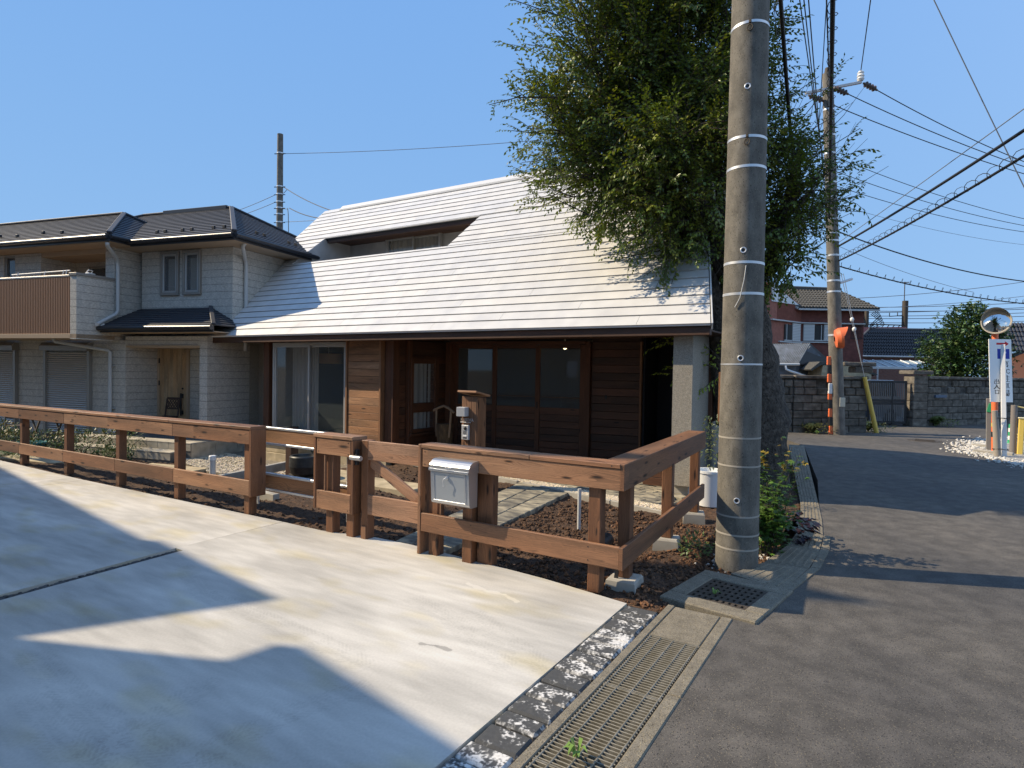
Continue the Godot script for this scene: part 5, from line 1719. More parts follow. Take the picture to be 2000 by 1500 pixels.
func parked_car() -> void:
	var c := thing("parked_car", "pale blue car parked behind the guy wire, mostly hidden by the wall end", "car", Vector3(-1.2, 0, -24.6))
	c.rotation.y = deg_to_rad(-122)
	var body := mat(lin(0.20, 0.26, 0.33), 0.25, 0.4); body.clearcoat_enabled = true
	var g := Geo.new()
	g.prism(Transform3D(Basis(Vector3.RIGHT, Vector3.UP, Vector3.BACK), Vector3(0, 0, -0.74)), V2([-1.7, 0.28, 1.7, 0.28, 1.74, 0.6, 1.66, 0.92, 0.95, 1.0, -1.62, 0.98, -1.72, 0.6]), 1.48)
	obj("body", g, body, c)
	g = Geo.new()
	g.prism(Transform3D(Basis(Vector3.RIGHT, Vector3.UP, Vector3.BACK), Vector3(0, 0, -0.64)), V2([-1.6, 0.98, 0.95, 0.98, 0.42, 1.5, -1.45, 1.52]), 1.28)
	obj("cabin", g, mat(lin(0.02, 0.025, 0.03), 0.1), c)
	g = Geo.new(); g.bx(Vector3(-1.46, 1.50, -0.62), Vector3(0.44, 1.55, 0.62), 0.02); obj("roof", g, body, c)
	for x: float in [-1.08, 1.08]:
		for z: float in [-0.7, 0.7]:
			var w := Node3D.new(); w.name = "wheel" if not c.has_node("wheel") else "wheel_%03d" % (c.get_child_count()); c.add_child(w)
			g = Geo.new(); g.lathe(Transform3D(Basis(Vector3.RIGHT, PI / 2), Vector3(x, 0.28, z)), [Vector2(0.18, 0.08), Vector2(0.27, 0.08), Vector2(0.28, 0.0), Vector2(0.27, -0.08), Vector2(0.18, -0.08)], 18); obj("tyre", g, M.black, w)
			g = Geo.new(); g.lathe(Transform3D(Basis(Vector3.RIGHT, PI / 2), Vector3(x, 0.28, z)), [Vector2(0, 0.06), Vector2(0.18, 0.05), Vector2(0.18, -0.05), Vector2(0, -0.06)], 12); obj("rim", g, M.galv, w)
	g = Geo.new(); g.bx(Vector3(1.66, 0.68, -0.7), Vector3(1.74, 0.82, -0.45), 0.02); g.bx(Vector3(1.66, 0.68, 0.45), Vector3(1.74, 0.82, 0.7), 0.02); obj("headlight", g, M.white, c)

# corrugated or tiled faces: rounded rolls running down the slope
func rolls(par: Node, called: String, a: Vector3, b: Vector3, c: Vector3, d: Vector3, n: int, r: float, m: Material, steps := 1) -> void:
	var g := Geo.new()
	var nn := (b - a).cross(d - a).normalized()
	if nn.y < 0: nn = -nn
	for k in n:
		var t := (k + 0.5) / n
		var p := a.lerp(b, t); var q := d.lerp(c, t)
		for s in steps:
			var e0 := p.lerp(q, float(s) / steps); var e1 := p.lerp(q, float(s + 1) / steps)
			g.tube([e0 + nn * r * 0.35, e1 + nn * r * 0.05], [r, r * 0.86], 6, s == 0)
	g.quad(a, b, c, d)
	obj(called, g, m, par)

func behind_houses() -> void:
	var g := Geo.new()
	# two-storey red house
	var h := thing("red_house", "old two-storey house with dark red walls and grey tiled roof beyond the far pole", "house")
	h.transform = Transform3D(Basis(Vector3(0.845, 0, -0.535), Vector3.UP, Vector3(0.535, 0, 0.845)), Vector3(-3.58, 0, -30.85))
	# local: x along the shaded long side, z towards us; corner of the walls at the origin
	g = Geo.new(); g.bx(Vector3(0, -0.5, -5), Vector3(2.9, 4.85, 0.0), 0.0, 0); obj("wall", g, M.rust_shaded, h)
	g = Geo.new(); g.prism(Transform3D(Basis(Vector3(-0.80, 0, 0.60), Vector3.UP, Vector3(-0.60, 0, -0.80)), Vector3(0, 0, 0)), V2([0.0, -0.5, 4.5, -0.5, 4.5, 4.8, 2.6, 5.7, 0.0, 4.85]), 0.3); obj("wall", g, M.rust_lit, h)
	var dirl := Vector3(-0.80, 0, 0.60)
	g = Geo.new()
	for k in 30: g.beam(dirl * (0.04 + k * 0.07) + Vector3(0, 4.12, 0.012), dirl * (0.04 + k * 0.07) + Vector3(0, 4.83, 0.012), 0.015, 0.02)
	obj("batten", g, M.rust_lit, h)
	g = Geo.new(); g.prism(Transform3D(Basis(dirl, Vector3.UP, Vector3(-0.60, 0, -0.80)), Vector3(0, 0, 0.02)), V2([0.25, 4.86, 2.6, 4.86, 2.6, 5.62]), -0.03); obj("gable_board", g, M.white, h)
	rolls(h, "roof_slope", Vector3(-0.35, 4.72, 0.45), Vector3(3.35, 4.72, 0.45), Vector3(3.0, 5.9, -2.4), Vector3(-1.2, 5.9, -2.0), 26, 0.075, M.old_tile, 9)
	rolls(h, "roof_slope", Vector3(-0.35, 4.72, 0.45), Vector3(-0.35, 4.72, 0.45) + dirl * 0.01, Vector3(-1.2, 5.9, -2.0), Vector3(-1.21, 5.9, -2.0), 1, 0.08, M.old_tile, 9)
	g = Geo.new(); g.beam(Vector3(-3.6, 5.96, -1.6), Vector3(3.1, 5.96, -2.4), 0.22, 0.2, 0.04); obj("ridge_tile", g, M.old_tile, h)
	g = Geo.new(); g.beam(Vector3(-0.4, 4.70, 0.50), Vector3(-1.25, 5.86, -1.95), 0.06, 0.1, 0.01); g.beam(Vector3(-0.35, 4.66, 0.46), Vector3(3.35, 4.66, 0.46), 0.05, 0.08, 0.01); obj("verge_board", g, M.pvc, h)
	# string course and windows
	g = Geo.new(); g.beam(Vector3(-0.03, 4.07, 0.06), Vector3(2.9, 4.07, 0.06), 0.16, 0.06, 0.01); g.beam(Vector3(0, 4.07, 0.05), dirl * 2.6 + Vector3(0, 4.07, 0.05), 0.16, 0.06, 0.01); obj("string_course", g, M.pvc, h)
	louvre(h, Vector3(0.10, 3.28, 0.03), Vector3.RIGHT, 0.52, 0.72, 11)
	louvre(h, Vector3(1.05, 3.28, 0.03), Vector3.RIGHT, 0.5, 0.72, 11)
	louvre(h, dirl * 0.08 + Vector3(0, 3.22, 0.05), dirl, 0.72, 0.78, 11)
	for q: Array in [[Vector3(0.64, 3.28, 0.02), Vector3.RIGHT, 0.40], [dirl * 0.84 + Vector3(0, 3.22, 0.04), dirl, 0.62]]:
		g = Geo.new()
		var o: Vector3 = q[0]; var dd: Vector3 = q[1]; var ww: float = q[2]
		g.beam(o + dd * ww * 0.5 + Vector3(0, 0.36, 0), o + dd * (ww * 0.5 + 0.01) + Vector3(0, 0.36, 0), 0.03, 0.74)
		g.beam(o + Vector3(0, 0.36, 0), o + dd * ww + Vector3(0, 0.36, 0), 0.02, 0.70)
		obj("window", g, M.black, h)
		g = Geo.new(); g.beam(o + Vector3(0, 0.0, 0.02), o + dd * ww + Vector3(0, 0.0, 0.02), 0.05, 0.05); g.beam(o + dd * ww * 0.72 + Vector3(0, 0, 0.01), o + dd * ww * 0.72 + Vector3(0, 0.72, 0.01), 0.03, 0.04); obj("window_frame", g, M.pvc, h)
	g = Geo.new(); g.beam(Vector3(-0.02, 3.2, 0.05), Vector3(1.6, 3.2, 0.05), 0.08, 0.05); g.beam(Vector3(0, 3.15, 0.05), dirl * 1.9 + Vector3(0, 3.15, 0.05), 0.08, 0.06); obj("sill", g, M.pvc, h)
	# small grilled window on the far right of the wall
	g = Geo.new()
	for k in 8: g.beam(Vector3(2.3 + k * 0.07, 3.4, 0.06), Vector3(2.3 + k * 0.07, 4.0, 0.06), 0.012, 0.012)
	g.beam(Vector3(2.26, 3.4, 0.06), Vector3(2.84, 3.4, 0.06), 0.02, 0.02); g.beam(Vector3(2.26, 4.0, 0.06), Vector3(2.84, 4.0, 0.06), 0.02, 0.02)
	obj("window_grille", g, M.black, h)
	g = Geo.new()
	for k in 5:
		g.tube([Vector3(3.2, 4.7 - k * 0.04, 0.4 - k * 0.1), Vector3(3.45 + k * 0.05, 4.45 - k * 0.1, 0.35), Vector3(3.1, 4.0 - k * 0.05, 0.1)], [0.02], 6)
	obj("eave_bracket", g, M.black, h)
	# corrugated shed
	var s := thing("corrugated_shed", "small shed with a corrugated metal roof behind the left block wall", "shed")
	rolls(s, "roof_slope", Vector3(-5.6, 2.07, -24.6), Vector3(-3.08, 2.13, -26.2), Vector3(-2.78, 2.95, -27.1), Vector3(-5.5, 2.86, -25.6), 44, 0.024, M.tin)
	g = Geo.new(); g.quad(Vector3(-3.08, 2.13, -26.2), Vector3(-2.78, 2.95, -27.1), Vector3(-2.0, 2.15, -27.9), Vector3(-2.95, 2.07, -26.5)); g.quad(Vector3(-2.78, 2.95, -27.1), Vector3(-2.0, 2.12, -27.9), Vector3(-3.4, 2.12, -28.9), Vector3(-4.6, 2.95, -26.6)); obj("roof_far_slope", g, M.black, s)
	g = Geo.new(); g.prism(Transform3D(Basis(Vector3(0.60, 0, -0.80), Vector3.UP, Vector3(-0.8, 0, -0.6)), Vector3(-3.2, 0, -26.35)), V2([0, -0.2, 1.8, -0.2, 1.8, 2.1, 0.75, 2.85, 0, 2.08]), 0.2); obj("gable_wall", g, M.shedwall, s)
	g = Geo.new(); g.beam(Vector3(-5.6, 1.0, -24.75), Vector3(-3.2, 1.0, -26.32), 0.06, 2.2); obj("wall", g, M.shedwall, s)
	g = Geo.new(); g.tube([Vector3(-5.6, 2.06, -24.52), Vector3(-3.05, 2.09, -26.12)], [0.05], 8); obj("rain_gutter", g, M.pvc, s)
	g = Geo.new(); g.tube([Vector3(-3.5, 2.03, -25.8), Vector3(-3.48, 1.9, -25.78), Vector3(-3.36, 1.83, -25.85), Vector3(-2.62, 1.57, -26.45)], [0.045], 8); obj("rain_pipe", g, M.white, s)
	# low store with a sloping sheet roof between shed and pole
	var lo := thing("lean_to", "low dark lean-to roof showing just right of the far pole", "shed")
	g = Geo.new(); g.prism(Transform3D(Basis(Vector3(0.87, 0, -0.5), Vector3.UP, Vector3(-0.5, 0, -0.87)), Vector3(-2.6, 0, -25.6)), V2([0.0, 1.9, 0.35, 2.2, 1.3, 2.25, 2.5, 1.75, 2.4, 1.7, 1.3, 2.12, 0.4, 2.08, 0.05, 1.85]), 1.6); obj("roof", g, M.old_tile, lo)
	g = Geo.new(); g.prism(Transform3D(Basis(Vector3(0.87, 0, -0.5), Vector3.UP, Vector3(-0.5, 0, -0.87)), Vector3(-2.55, 0, -25.65)), V2([0.1, -0.2, 2.2, -0.2, 2.2, 1.8, 1.25, 2.1, 0.4, 2.06]), 1.2); obj("wall", g, M.found, lo)
	# bungalow with grey pan tiles and red brick wall
	var t := thing("tiled_house", "single-storey brick house with a dark grey pantile roof behind the gate", "house")
	var d := Vector3(0.85, 0, -0.527)
	var e0 := Vector3(-2.2, 2.82, -37.5); var e1 := e0 + d * 6.2
	rolls(t, "roof_slope", e0, e1, Vector3(3.3, 4.25, -41.6), Vector3(-1.05, 4.20, -38.4), 42, 0.085, M.roof_dark, 8)
	g = Geo.new(); g.quad(e0, Vector3(-1.05, 4.20, -38.4), Vector3(-1.4, 3.9, -39.9), Vector3(-3.4, 2.82, -39.4)); obj("hip_slope", g, M.roof_dark, t)
	g = Geo.new(); g.beam(Vector3(-1.1, 4.24, -38.4), Vector3(3.3, 4.29, -41.6), 0.2, 0.16, 0.04); g.beam(e0 + Vector3(0, 0.08, 0), Vector3(-1.05, 4.24, -38.4), 0.16, 0.12, 0.03); obj("ridge_tile", g, M.roof_dark, t)
	g = Geo.new(); g.tube([e0 + Vector3(0, -0.05, 0.12), e1 + Vector3(0, -0.05, 0.12)], [0.06], 8); obj("rain_gutter", g, M.sash, t)
	brick_face(t, e0 + Vector3(0.3, -2.82, -0.35), d, 6.0, 2.75)
	g = Geo.new()
	var dp := e0 + d * 2.2 + Vector3(0.1, -2.7, -0.28)
	for k in 6: g.beam(dp + d * (k * 0.36 + 0.02) + Vector3(0, 1.05, 0), dp + d * (k * 0.36 + 0.34) + Vector3(0, 1.05, 0), 0.08, 2.1, 0.01)
	obj("sliding_entrance", g, mat(lin(0.20, 0.11, 0.07), 0.6), t)
	g = Geo.new(); g.beam(e0 + d * 4.6 + Vector3(0.1, -0.75, -0.25), e0 + d * 5.9 + Vector3(0.1, -0.75, -0.25), 0.12, 0.3, 0.02); g.beam(e0 + d * 4.65 + Vector3(0.1, -1.6, -0.25), e0 + d * 4.65 + Vector3(0.1, -0.9, -0.25), 0.1, 0.1); obj("window_frame", g, M.white, t)
	# reddish roof peeping above
	var rr := thing("red_roofed_house", "strip of a dull red roof just above the grey pantile ridge", "house")
	g = Geo.new(); g.prism(Transform3D(Basis(d, Vector3.UP, Vector3(-0.527, 0, -0.85)), Vector3(-3.0, 0, -45.0)), V2([-3.0, -0.5, 5.0, -0.5, 5.0, 4.3, 4.4, 4.95, -3.6, 4.75, -3.6, 4.0, -3.0, 4.0]), 4.0); obj("roof_and_wall", g, mat(lin(0.36, 0.13, 0.12), 0.7), rr)
	# carport with a curved translucent roof
	var c := thing("carport", "curved carport roof of pale blue panels in front of the brick house", "carport")
	var ca := Vector3(-0.85, 2.12, -33.6); var cd := Vector3(0.85, 0, -0.527); var cn := Vector3(-0.527, 0, -0.85)
	var pan := mat(lin(0.36, 0.46, 0.48), 0.25); pan.transparency = BaseMaterial3D.TRANSPARENCY_ALPHA; pan.albedo_color.a = 0.72; pan.roughness = 0.3
	for k in 7:
		g = Geo.new()
		for j in 5:
			var a0 := j / 5.0 * 1.2; var a1 := (j + 1) / 5.0 * 1.2
			var p := func(s: float, a: float) -> Vector3: return ca + cd * s + cn * (1.5 * sin(a)) + Vector3(0, 0.40 * sin(a), 0)
			g.quad(p.call(k * 0.46 + 0.02, a0), p.call(k * 0.46 + 0.44, a0), p.call(k * 0.46 + 0.44, a1), p.call(k * 0.46 + 0.02, a1))
		obj("roof_panel", g, pan, c)
	for k in 8:
		g = Geo.new()
		var pts := []
		for j in 6: pts.append(ca + cd * (k * 0.46) + cn * (1.5 * sin(j / 5.0 * 1.2)) + Vector3(0, 0.40 * sin(j / 5.0 * 1.2) + 0.015, 0))
		g.tube(pts, [0.025], 6); obj("rib", g, M.white, c)
	g = Geo.new(); g.beam(ca + Vector3(0, -0.02, 0), ca + cd * 3.25 + Vector3(0, -0.02, 0), 0.06, 0.12, 0.01); obj("front_beam", g, M.white, c)
	for po: float in [0.35, 3.0]:
		g = Geo.new(); g.beam(ca + cd * po + Vector3(0, -2.2, 0), ca + cd * po + Vector3(0, -0.05, 0), 0.07, 0.09, 0.006); obj("post", g, M.galv, c)
	# dark gabled house far right
	var f := thing("far_right_house", "dark roofed house behind the round mirror at the right edge", "house")
	rolls(f, "roof_slope", Vector3(5.3, 3.3, -44.5), Vector3(10.5, 3.0, -47.5), Vector3(10.5, 5.1, -49.5), Vector3(5.0, 5.0, -46.4), 30, 0.09, M.roof_dark, 6)
	g = Geo.new(); g.bx(Vector3(5.6, -0.5, -50), Vector3(12, 3.2, -46.5)); obj("wall", g, M.brickred, f)
	g = Geo.new(); g.beam(Vector3(5.9, 3.02, -44.9), Vector3(9.5, 4.85, -47.2), 0.1, 0.2); obj("verge_board", g, M.black, f)

func louvre(par: Node, o: Vector3, d: Vector3, w: float, h: float, n: int) -> void:
	var s := Node3D.new(); s.name = "louvred_shutter" if not par.has_node("louvred_shutter") else "louvred_shutter_%03d" % par.get_child_count(); par.add_child(s)
	var g := Geo.new()
	g.beam(o + Vector3(0, h * 0.5, -0.01), o + d * w + Vector3(0, h * 0.5, -0.01), 0.01, h)
	g.beam(o, o + d * w, 0.05, 0.04); g.beam(o + Vector3(0, h, 0), o + d * w + Vector3(0, h, 0), 0.05, 0.04)
	obj("frame", g, M.pvc, s)
	g = Geo.new()
	for k in n: g.beam(o + d * 0.02 + Vector3(0, (k + 0.6) * h / n, 0.02), o + d * (w - 0.02) + Vector3(0, (k + 0.6) * h / n, 0.02), 0.025, h / n * 0.6)
	obj("slats", g, M.white, s)

func brick_face(par: Node, o: Vector3, d: Vector3, l: float, h: float) -> void:
	var nn := Vector3(-d.z, 0, d.x)
	if nn.z < 0: nn = -nn
	var g := Geo.new()
	g.beam(o + Vector3(0, h * 0.5, 0) - nn * 0.05, o + d * l + Vector3(0, h * 0.5, 0) - nn * 0.05, 0.1, h)
	obj("wall", g, mat(lin(0.30, 0.24, 0.2), 0.95), par)
	var r := RandomNumberGenerator.new(); r.seed = 17
	g = Geo.new()
	var rows := int(h / 0.09)
	for k in rows:
		var x := -0.12 * (k % 2)
		while x < l - 0.1:
			var a := maxf(x, 0.0) + 0.006; var b := x + 0.234
			g.beam(o + d * a + Vector3(0, (k + 0.5) * 0.09, 0.0), o + d * b + Vector3(0, (k + 0.5) * 0.09, 0.0), 0.03 + r.randf() * 0.01, 0.078)
			x += 0.24
	var b2 := obj("bricks", g, M.brickred, par)
	b2.set_meta("kind", "stuff")

const FZ := -4.18

func board(par: Node, called: String, a: Vector3, b: Vector3, h: float, th: float, m: Material) -> void:
	var g := Geo.new()
	g.beam(a, b, th, h, 0.004, roff())
	obj(called, g, m, par)

func screws(par: Node, pts: Array) -> void:
	var g := Geo.new()
	for p: Vector3 in pts:
		g.lathe(Transform3D(Basis(Vector3.RIGHT, PI / 2), p), [Vector2(0.005, -0.001), Vector2(0.005, 0.0012), Vector2(0.0, 0.0012)], 8)
	obj("screws", g, M.black, par)

func post(par: Node, x: float, z: float, y0: float, y1: float, w := 0.09, d := 0.09, m: Material = null) -> void:
	var g := Geo.new()
	g.bx(Vector3(x - w * 0.5, y0, z - d * 0.5), Vector3(x + w * 0.5, y1, z + d * 0.5), 0.006, 1, roff())
	obj("post", g, m if m else M.post, par)

func fences() -> void:
	var g: Geo
	var fm := [M.fence, M.fence_b, M.fence_c]
	# ---- left run
	var f := thing("timber_fence", "long brown two-rail timber fence along the left part of the drive", "fence")
	var sag := func(x: float) -> float: return -0.0078 * maxf(0.0, -x - 5.95)
	var seg := func(called: String, x0: float, x1: float, yc: float, h: float, zc: float, th: float, m: Material) -> void:
		board(f, called, Vector3(x0 + 0.002, yc + sag.call(x0), zc), Vector3(x1 - 0.002, yc + sag.call(x1), zc), h, th, m)
	var tops := [-13.6, -12.0, -10.42, -7.52, -5.99]
	for k in tops.size() - 1: seg.call("top_rail", tops[k], tops[k + 1], 0.865, 0.158, FZ - 0.018, 0.034, fm[k % 3])
	var lows := [-13.6, -12.0, -10.45, -8.93, -7.5, -5.99]
	for k in lows.size() - 1: seg.call("lower_rail", lows[k], lows[k + 1], 0.30, 0.17, FZ - 0.018, 0.034, fm[(k + 1) % 3])
	for k in 3: seg.call("back_rail", -13.6 + k * 2.54, -11.06 + k * 2.54, 0.865, 0.15, FZ - 0.165, 0.03, M.fence_b)
	var caps := [-13.6, -10.1, -7.6, -5.955]
	for k in caps.size() - 1: seg.call("cap_rail", caps[k], caps[k + 1], 0.966, 0.034, FZ - 0.092, 0.20, fm[(k + 2) % 3])
	for x: float in [-12.02, -10.46, -8.93, -7.5, -6.09]:
		post(f, x, FZ - 0.09, -0.012, 0.945 + sag.call(x), 0.095, 0.1)
	g = Geo.new(); g.bx(Vector3(-5.988, 0.205, FZ - 0.19), Vector3(-5.955, 0.95, FZ + 0.004), 0.004, 1, roff()); obj("end_board", g, M.post, f)
	# ---- sliding panel behind the opening
	var s := thing("sliding_gate", "sliding timber gate panel in an aluminium frame left of the gate posts", "gate")
	for q: Array in [[0.78, 0.935], [0.255, 0.405]]:
		board(s, "board", Vector3(-6.35, (q[0] + q[1]) * 0.5, FZ - 0.30), Vector3(-4.75, (q[0] + q[1]) * 0.5, FZ - 0.30), q[1] - q[0], 0.03, M.cedar_b)
		for y: float in [q[0] - 0.012, q[1] + 0.012]:
			g = Geo.new(); g.bx(Vector3(-6.36, y - 0.013, FZ - 0.325), Vector3(-4.74, y + 0.013, FZ - 0.275), 0.003); obj("edge_channel", g, M.galv, s)
	for x: float in [-6.3, -4.8]:
		g = Geo.new(); g.bx(Vector3(x - 0.02, 0.03, FZ - 0.345), Vector3(x + 0.02, 0.96, FZ - 0.327), 0.003); obj("upright", g, M.galv, s)
	# ---- gate post bay
	var p := thing("gate_post_bay", "short two-post timber bay carrying the gate, between sliding panel and gate", "fence")
	board(p, "cap_rail", Vector3(-4.945, 0.966, FZ - 0.092), Vector3(-4.385, 0.966, FZ - 0.092), 0.034, 0.20, M.fence_c)
	board(p, "top_rail", Vector3(-4.90, 0.865, FZ - 0.018), Vector3(-4.42, 0.865, FZ - 0.018), 0.158, 0.034, M.fence_c)
	board(p, "lower_rail", Vector3(-4.90, 0.325, FZ - 0.018), Vector3(-4.42, 0.325, FZ - 0.018), 0.185, 0.034, M.fence_c)
	for x: float in [-4.925, -4.395]:
		g = Geo.new(); g.bx(Vector3(x - 0.017, 0.23, FZ - 0.19), Vector3(x + 0.017, 0.948, FZ + 0.003), 0.004, 1, roff()); obj("end_board", g, M.post, p)
	post(p, -4.75, FZ - 0.09, -0.012, 0.945, 0.1, 0.1)
	post(p, -4.46, FZ - 0.09, -0.012, 0.945, 0.1, 0.1)
	g = Geo.new(); g.bx(Vector3(-4.80, 0.3, FZ - 0.03), Vector3(-4.787, 0.78, FZ - 0.01), 0.002, 1); obj("batten", g, M.fence_c, p)
	screws(p, [Vector3(-4.87, 0.92, FZ), Vector3(-4.87, 0.81, FZ), Vector3(-4.45, 0.92, FZ), Vector3(-4.45, 0.81, FZ), Vector3(-4.87, 0.39, FZ), Vector3(-4.45, 0.26, FZ)])
	# ---- the gate
	var gt := thing("garden_gate", "timber garden gate with a diagonal brace and two rails", "gate")
	var gz := FZ - 0.12
	g = Geo.new(); g.bx(Vector3(-4.345, -0.005, gz - 0.05), Vector3(-4.255, 0.955, gz + 0.05), 0.005, 1, roff()); obj("stile", g, M.post, gt)
	g = Geo.new(); g.bx(Vector3(-4.325, -0.004, gz + 0.05), Vector3(-4.265, 0.125, gz + 0.062), 0.003, 1, roff()); obj("foot_block", g, M.fence, gt)
	g = Geo.new(); g.bx(Vector3(-3.63, 0.05, gz - 0.04), Vector3(-3.57, 0.955, gz + 0.03), 0.005, 1, roff()); obj("stile", g, M.post, gt)
	board(gt, "top_rail", Vector3(-4.26, 0.86, gz + 0.03), Vector3(-3.57, 0.86, gz + 0.03), 0.185, 0.034, M.gatewood)
	board(gt, "lower_rail", Vector3(-4.26, 0.335, gz + 0.03), Vector3(-3.57, 0.335, gz + 0.03), 0.19, 0.034, M.gatewood)
	board(gt, "brace", Vector3(-4.265, 0.755, gz + 0.0), Vector3(-3.58, 0.40, gz + 0.0), 0.10, 0.034, M.gatewood)
	var lt := thing("gate_latch", "small aluminium cylinder latch on the gate post", "latch", Vector3(-4.365, 0.79, FZ - 0.02))
	g = Geo.new(); g.bx(Vector3(-0.008, -0.075, -0.03), Vector3(0.02, 0.075, 0.01), 0.003); obj("plate", g, M.black, lt)
	g = Geo.new(); g.lathe(Transform3D(Basis(Vector3.FORWARD, PI / 2), Vector3(0.055, 0, 0.04)), [Vector2(0, -0.085), Vector2(0.022, -0.085), Vector2(0.024, -0.08), Vector2(0.024, 0.05), Vector2(0.022, 0.055), Vector2(0, 0.055)], 18); obj("barrel", g, M.sash, lt)
	# ---- right run
	var r := thing("timber_fence", "timber fence panel with the silver mailbox, at the right end of the drive", "fence")
	board(r, "cap_rail", Vector3(-3.53, 0.966, FZ - 0.092), Vector3(-2.42, 0.966, FZ - 0.092), 0.034, 0.20, M.fence_c)
	board(r, "cap_rail", Vector3(-2.416, 0.966, FZ - 0.092), Vector3(-1.652, 0.966, FZ - 0.092), 0.034, 0.20, M.fence)
	board(r, "top_rail", Vector3(-3.52, 0.866, FZ - 0.018), Vector3(-1.652, 0.866, FZ - 0.018), 0.16, 0.034, M.fence_c)
	board(r, "lower_rail", Vector3(-3.53, 0.29, FZ - 0.018), Vector3(-1.652, 0.29, FZ - 0.018), 0.165, 0.034, M.fence)
	g = Geo.new(); g.bx(Vector3(-3.565, 0.0, FZ - 0.19), Vector3(-3.533, 0.983, FZ + 0.004), 0.004, 1, roff()); obj("end_board", g, M.fence, r)
	for x: float in [-3.42, -3.05, -1.87]: post(r, x, FZ - 0.09, -0.012, 0.945, 0.1, 0.1)
	g = Geo.new(); g.bx(Vector3(-2.985, -0.012, FZ - 0.19), Vector3(-2.83, 0.945, FZ - 0.10), 0.006, 1, roff()); obj("post", g, M.post, r)
	g = Geo.new(); g.bx(Vector3(-3.345, 0.37, FZ - 0.05), Vector3(-3.332, 0.79, FZ - 0.035), 0.002, 1); obj("batten", g, M.fence_c, r)
	screws(r, [Vector3(-3.49, 0.92, FZ), Vector3(-3.49, 0.81, FZ), Vector3(-1.9, 0.34, FZ), Vector3(-1.9, 0.24, FZ), Vector3(-1.72, 0.966, FZ + 0.008), Vector3(-2.98, 0.34, FZ)])
	# ---- side run along the street
	var e := thing("timber_fence", "short timber fence turning the corner along the street beside the big pole", "fence")
	var A := Vector3(-1.638, 0, FZ); var B := Vector3(-1.835, 0, -7.24)
	var d := (B - A).normalized(); var o := Vector3(-d.z, 0, d.x)
	if o.x < 0: o = -o
	var at := func(s: float, y: float, n: float) -> Vector3: return A + d * s + o * n + Vector3(0, y, 0)
	board(e, "cap_rail", at.call(0.19, 0.966, -0.09), at.call(3.06, 0.966, -0.09), 0.034, 0.20, M.fence_b)
	board(e, "top_rail", at.call(0.0, 0.885, 0.0), at.call(3.06, 0.885, 0.0), 0.195, 0.034, M.fence_b)
	board(e, "lower_rail", at.call(0.0, 0.287, 0.0), at.call(3.06, 0.287, 0.0), 0.165, 0.034, M.fence_b)
	var q2 := noise(65, 0.12, 3); var q3 := noise(66, 0.9, 3)
	for k in 3:
		var c: Vector3 = at.call([0.33, 1.66, 2.92][k], 0, -0.07)
		g = Geo.new(); g.box(Transform3D(Basis(d, Vector3.UP, o), c + Vector3(0, 0.51, 0)), Vector3(0.095, 0.90, 0.1), 0.006, 1, roff()); obj("post", g, M.post, e)
		var b := thing("footing_block", ["concrete footing block under the street fence post nearest the corner", "concrete footing block under the middle post of the street fence", "concrete footing block under the far post of the street fence"][k], "block", c)
		b.rotation.y = 0.06 + k * 0.12
		g = Geo.new()
		footing(g)
		obj("block", g, M.concrete, b)
	g = Geo.new(); g.beam(at.call(3.045, 0.30, -0.10), at.call(3.045, 0.95, -0.10), 0.09, 0.034, 0.004); obj("end_board", g, M.fence, e)
	mailbox()

func footing(g: Geo) -> void:
	var lo := [Vector3(-0.125, -0.1, -0.125), Vector3(0.125, -0.1, -0.125), Vector3(0.125, -0.1, 0.125), Vector3(-0.125, -0.1, 0.125)]
	var hi := []; var hi2 := []
	for p: Vector3 in lo:
		hi.append(Vector3(p.x * 0.92, 0.045, p.z * 0.92)); hi2.append(Vector3(p.x * 0.82, 0.06, p.z * 0.82))
	for k in 4:
		var j := (k + 1) % 4
		var n: Vector3 = ((lo[k] as Vector3) + (lo[j] as Vector3)) * Vector3(1, 0, 1)
		g.quad(lo[k], lo[j], hi[j], hi[k], (n.normalized() + Vector3(0, 0.1, 0)).normalized())
		g.quad(hi[k], hi[j], hi2[j], hi2[k], (n.normalized() + Vector3(0, 0.7, 0)).normalized())
	g.quad(hi2[0], hi2[1], hi2[2], hi2[3], Vector3.UP)

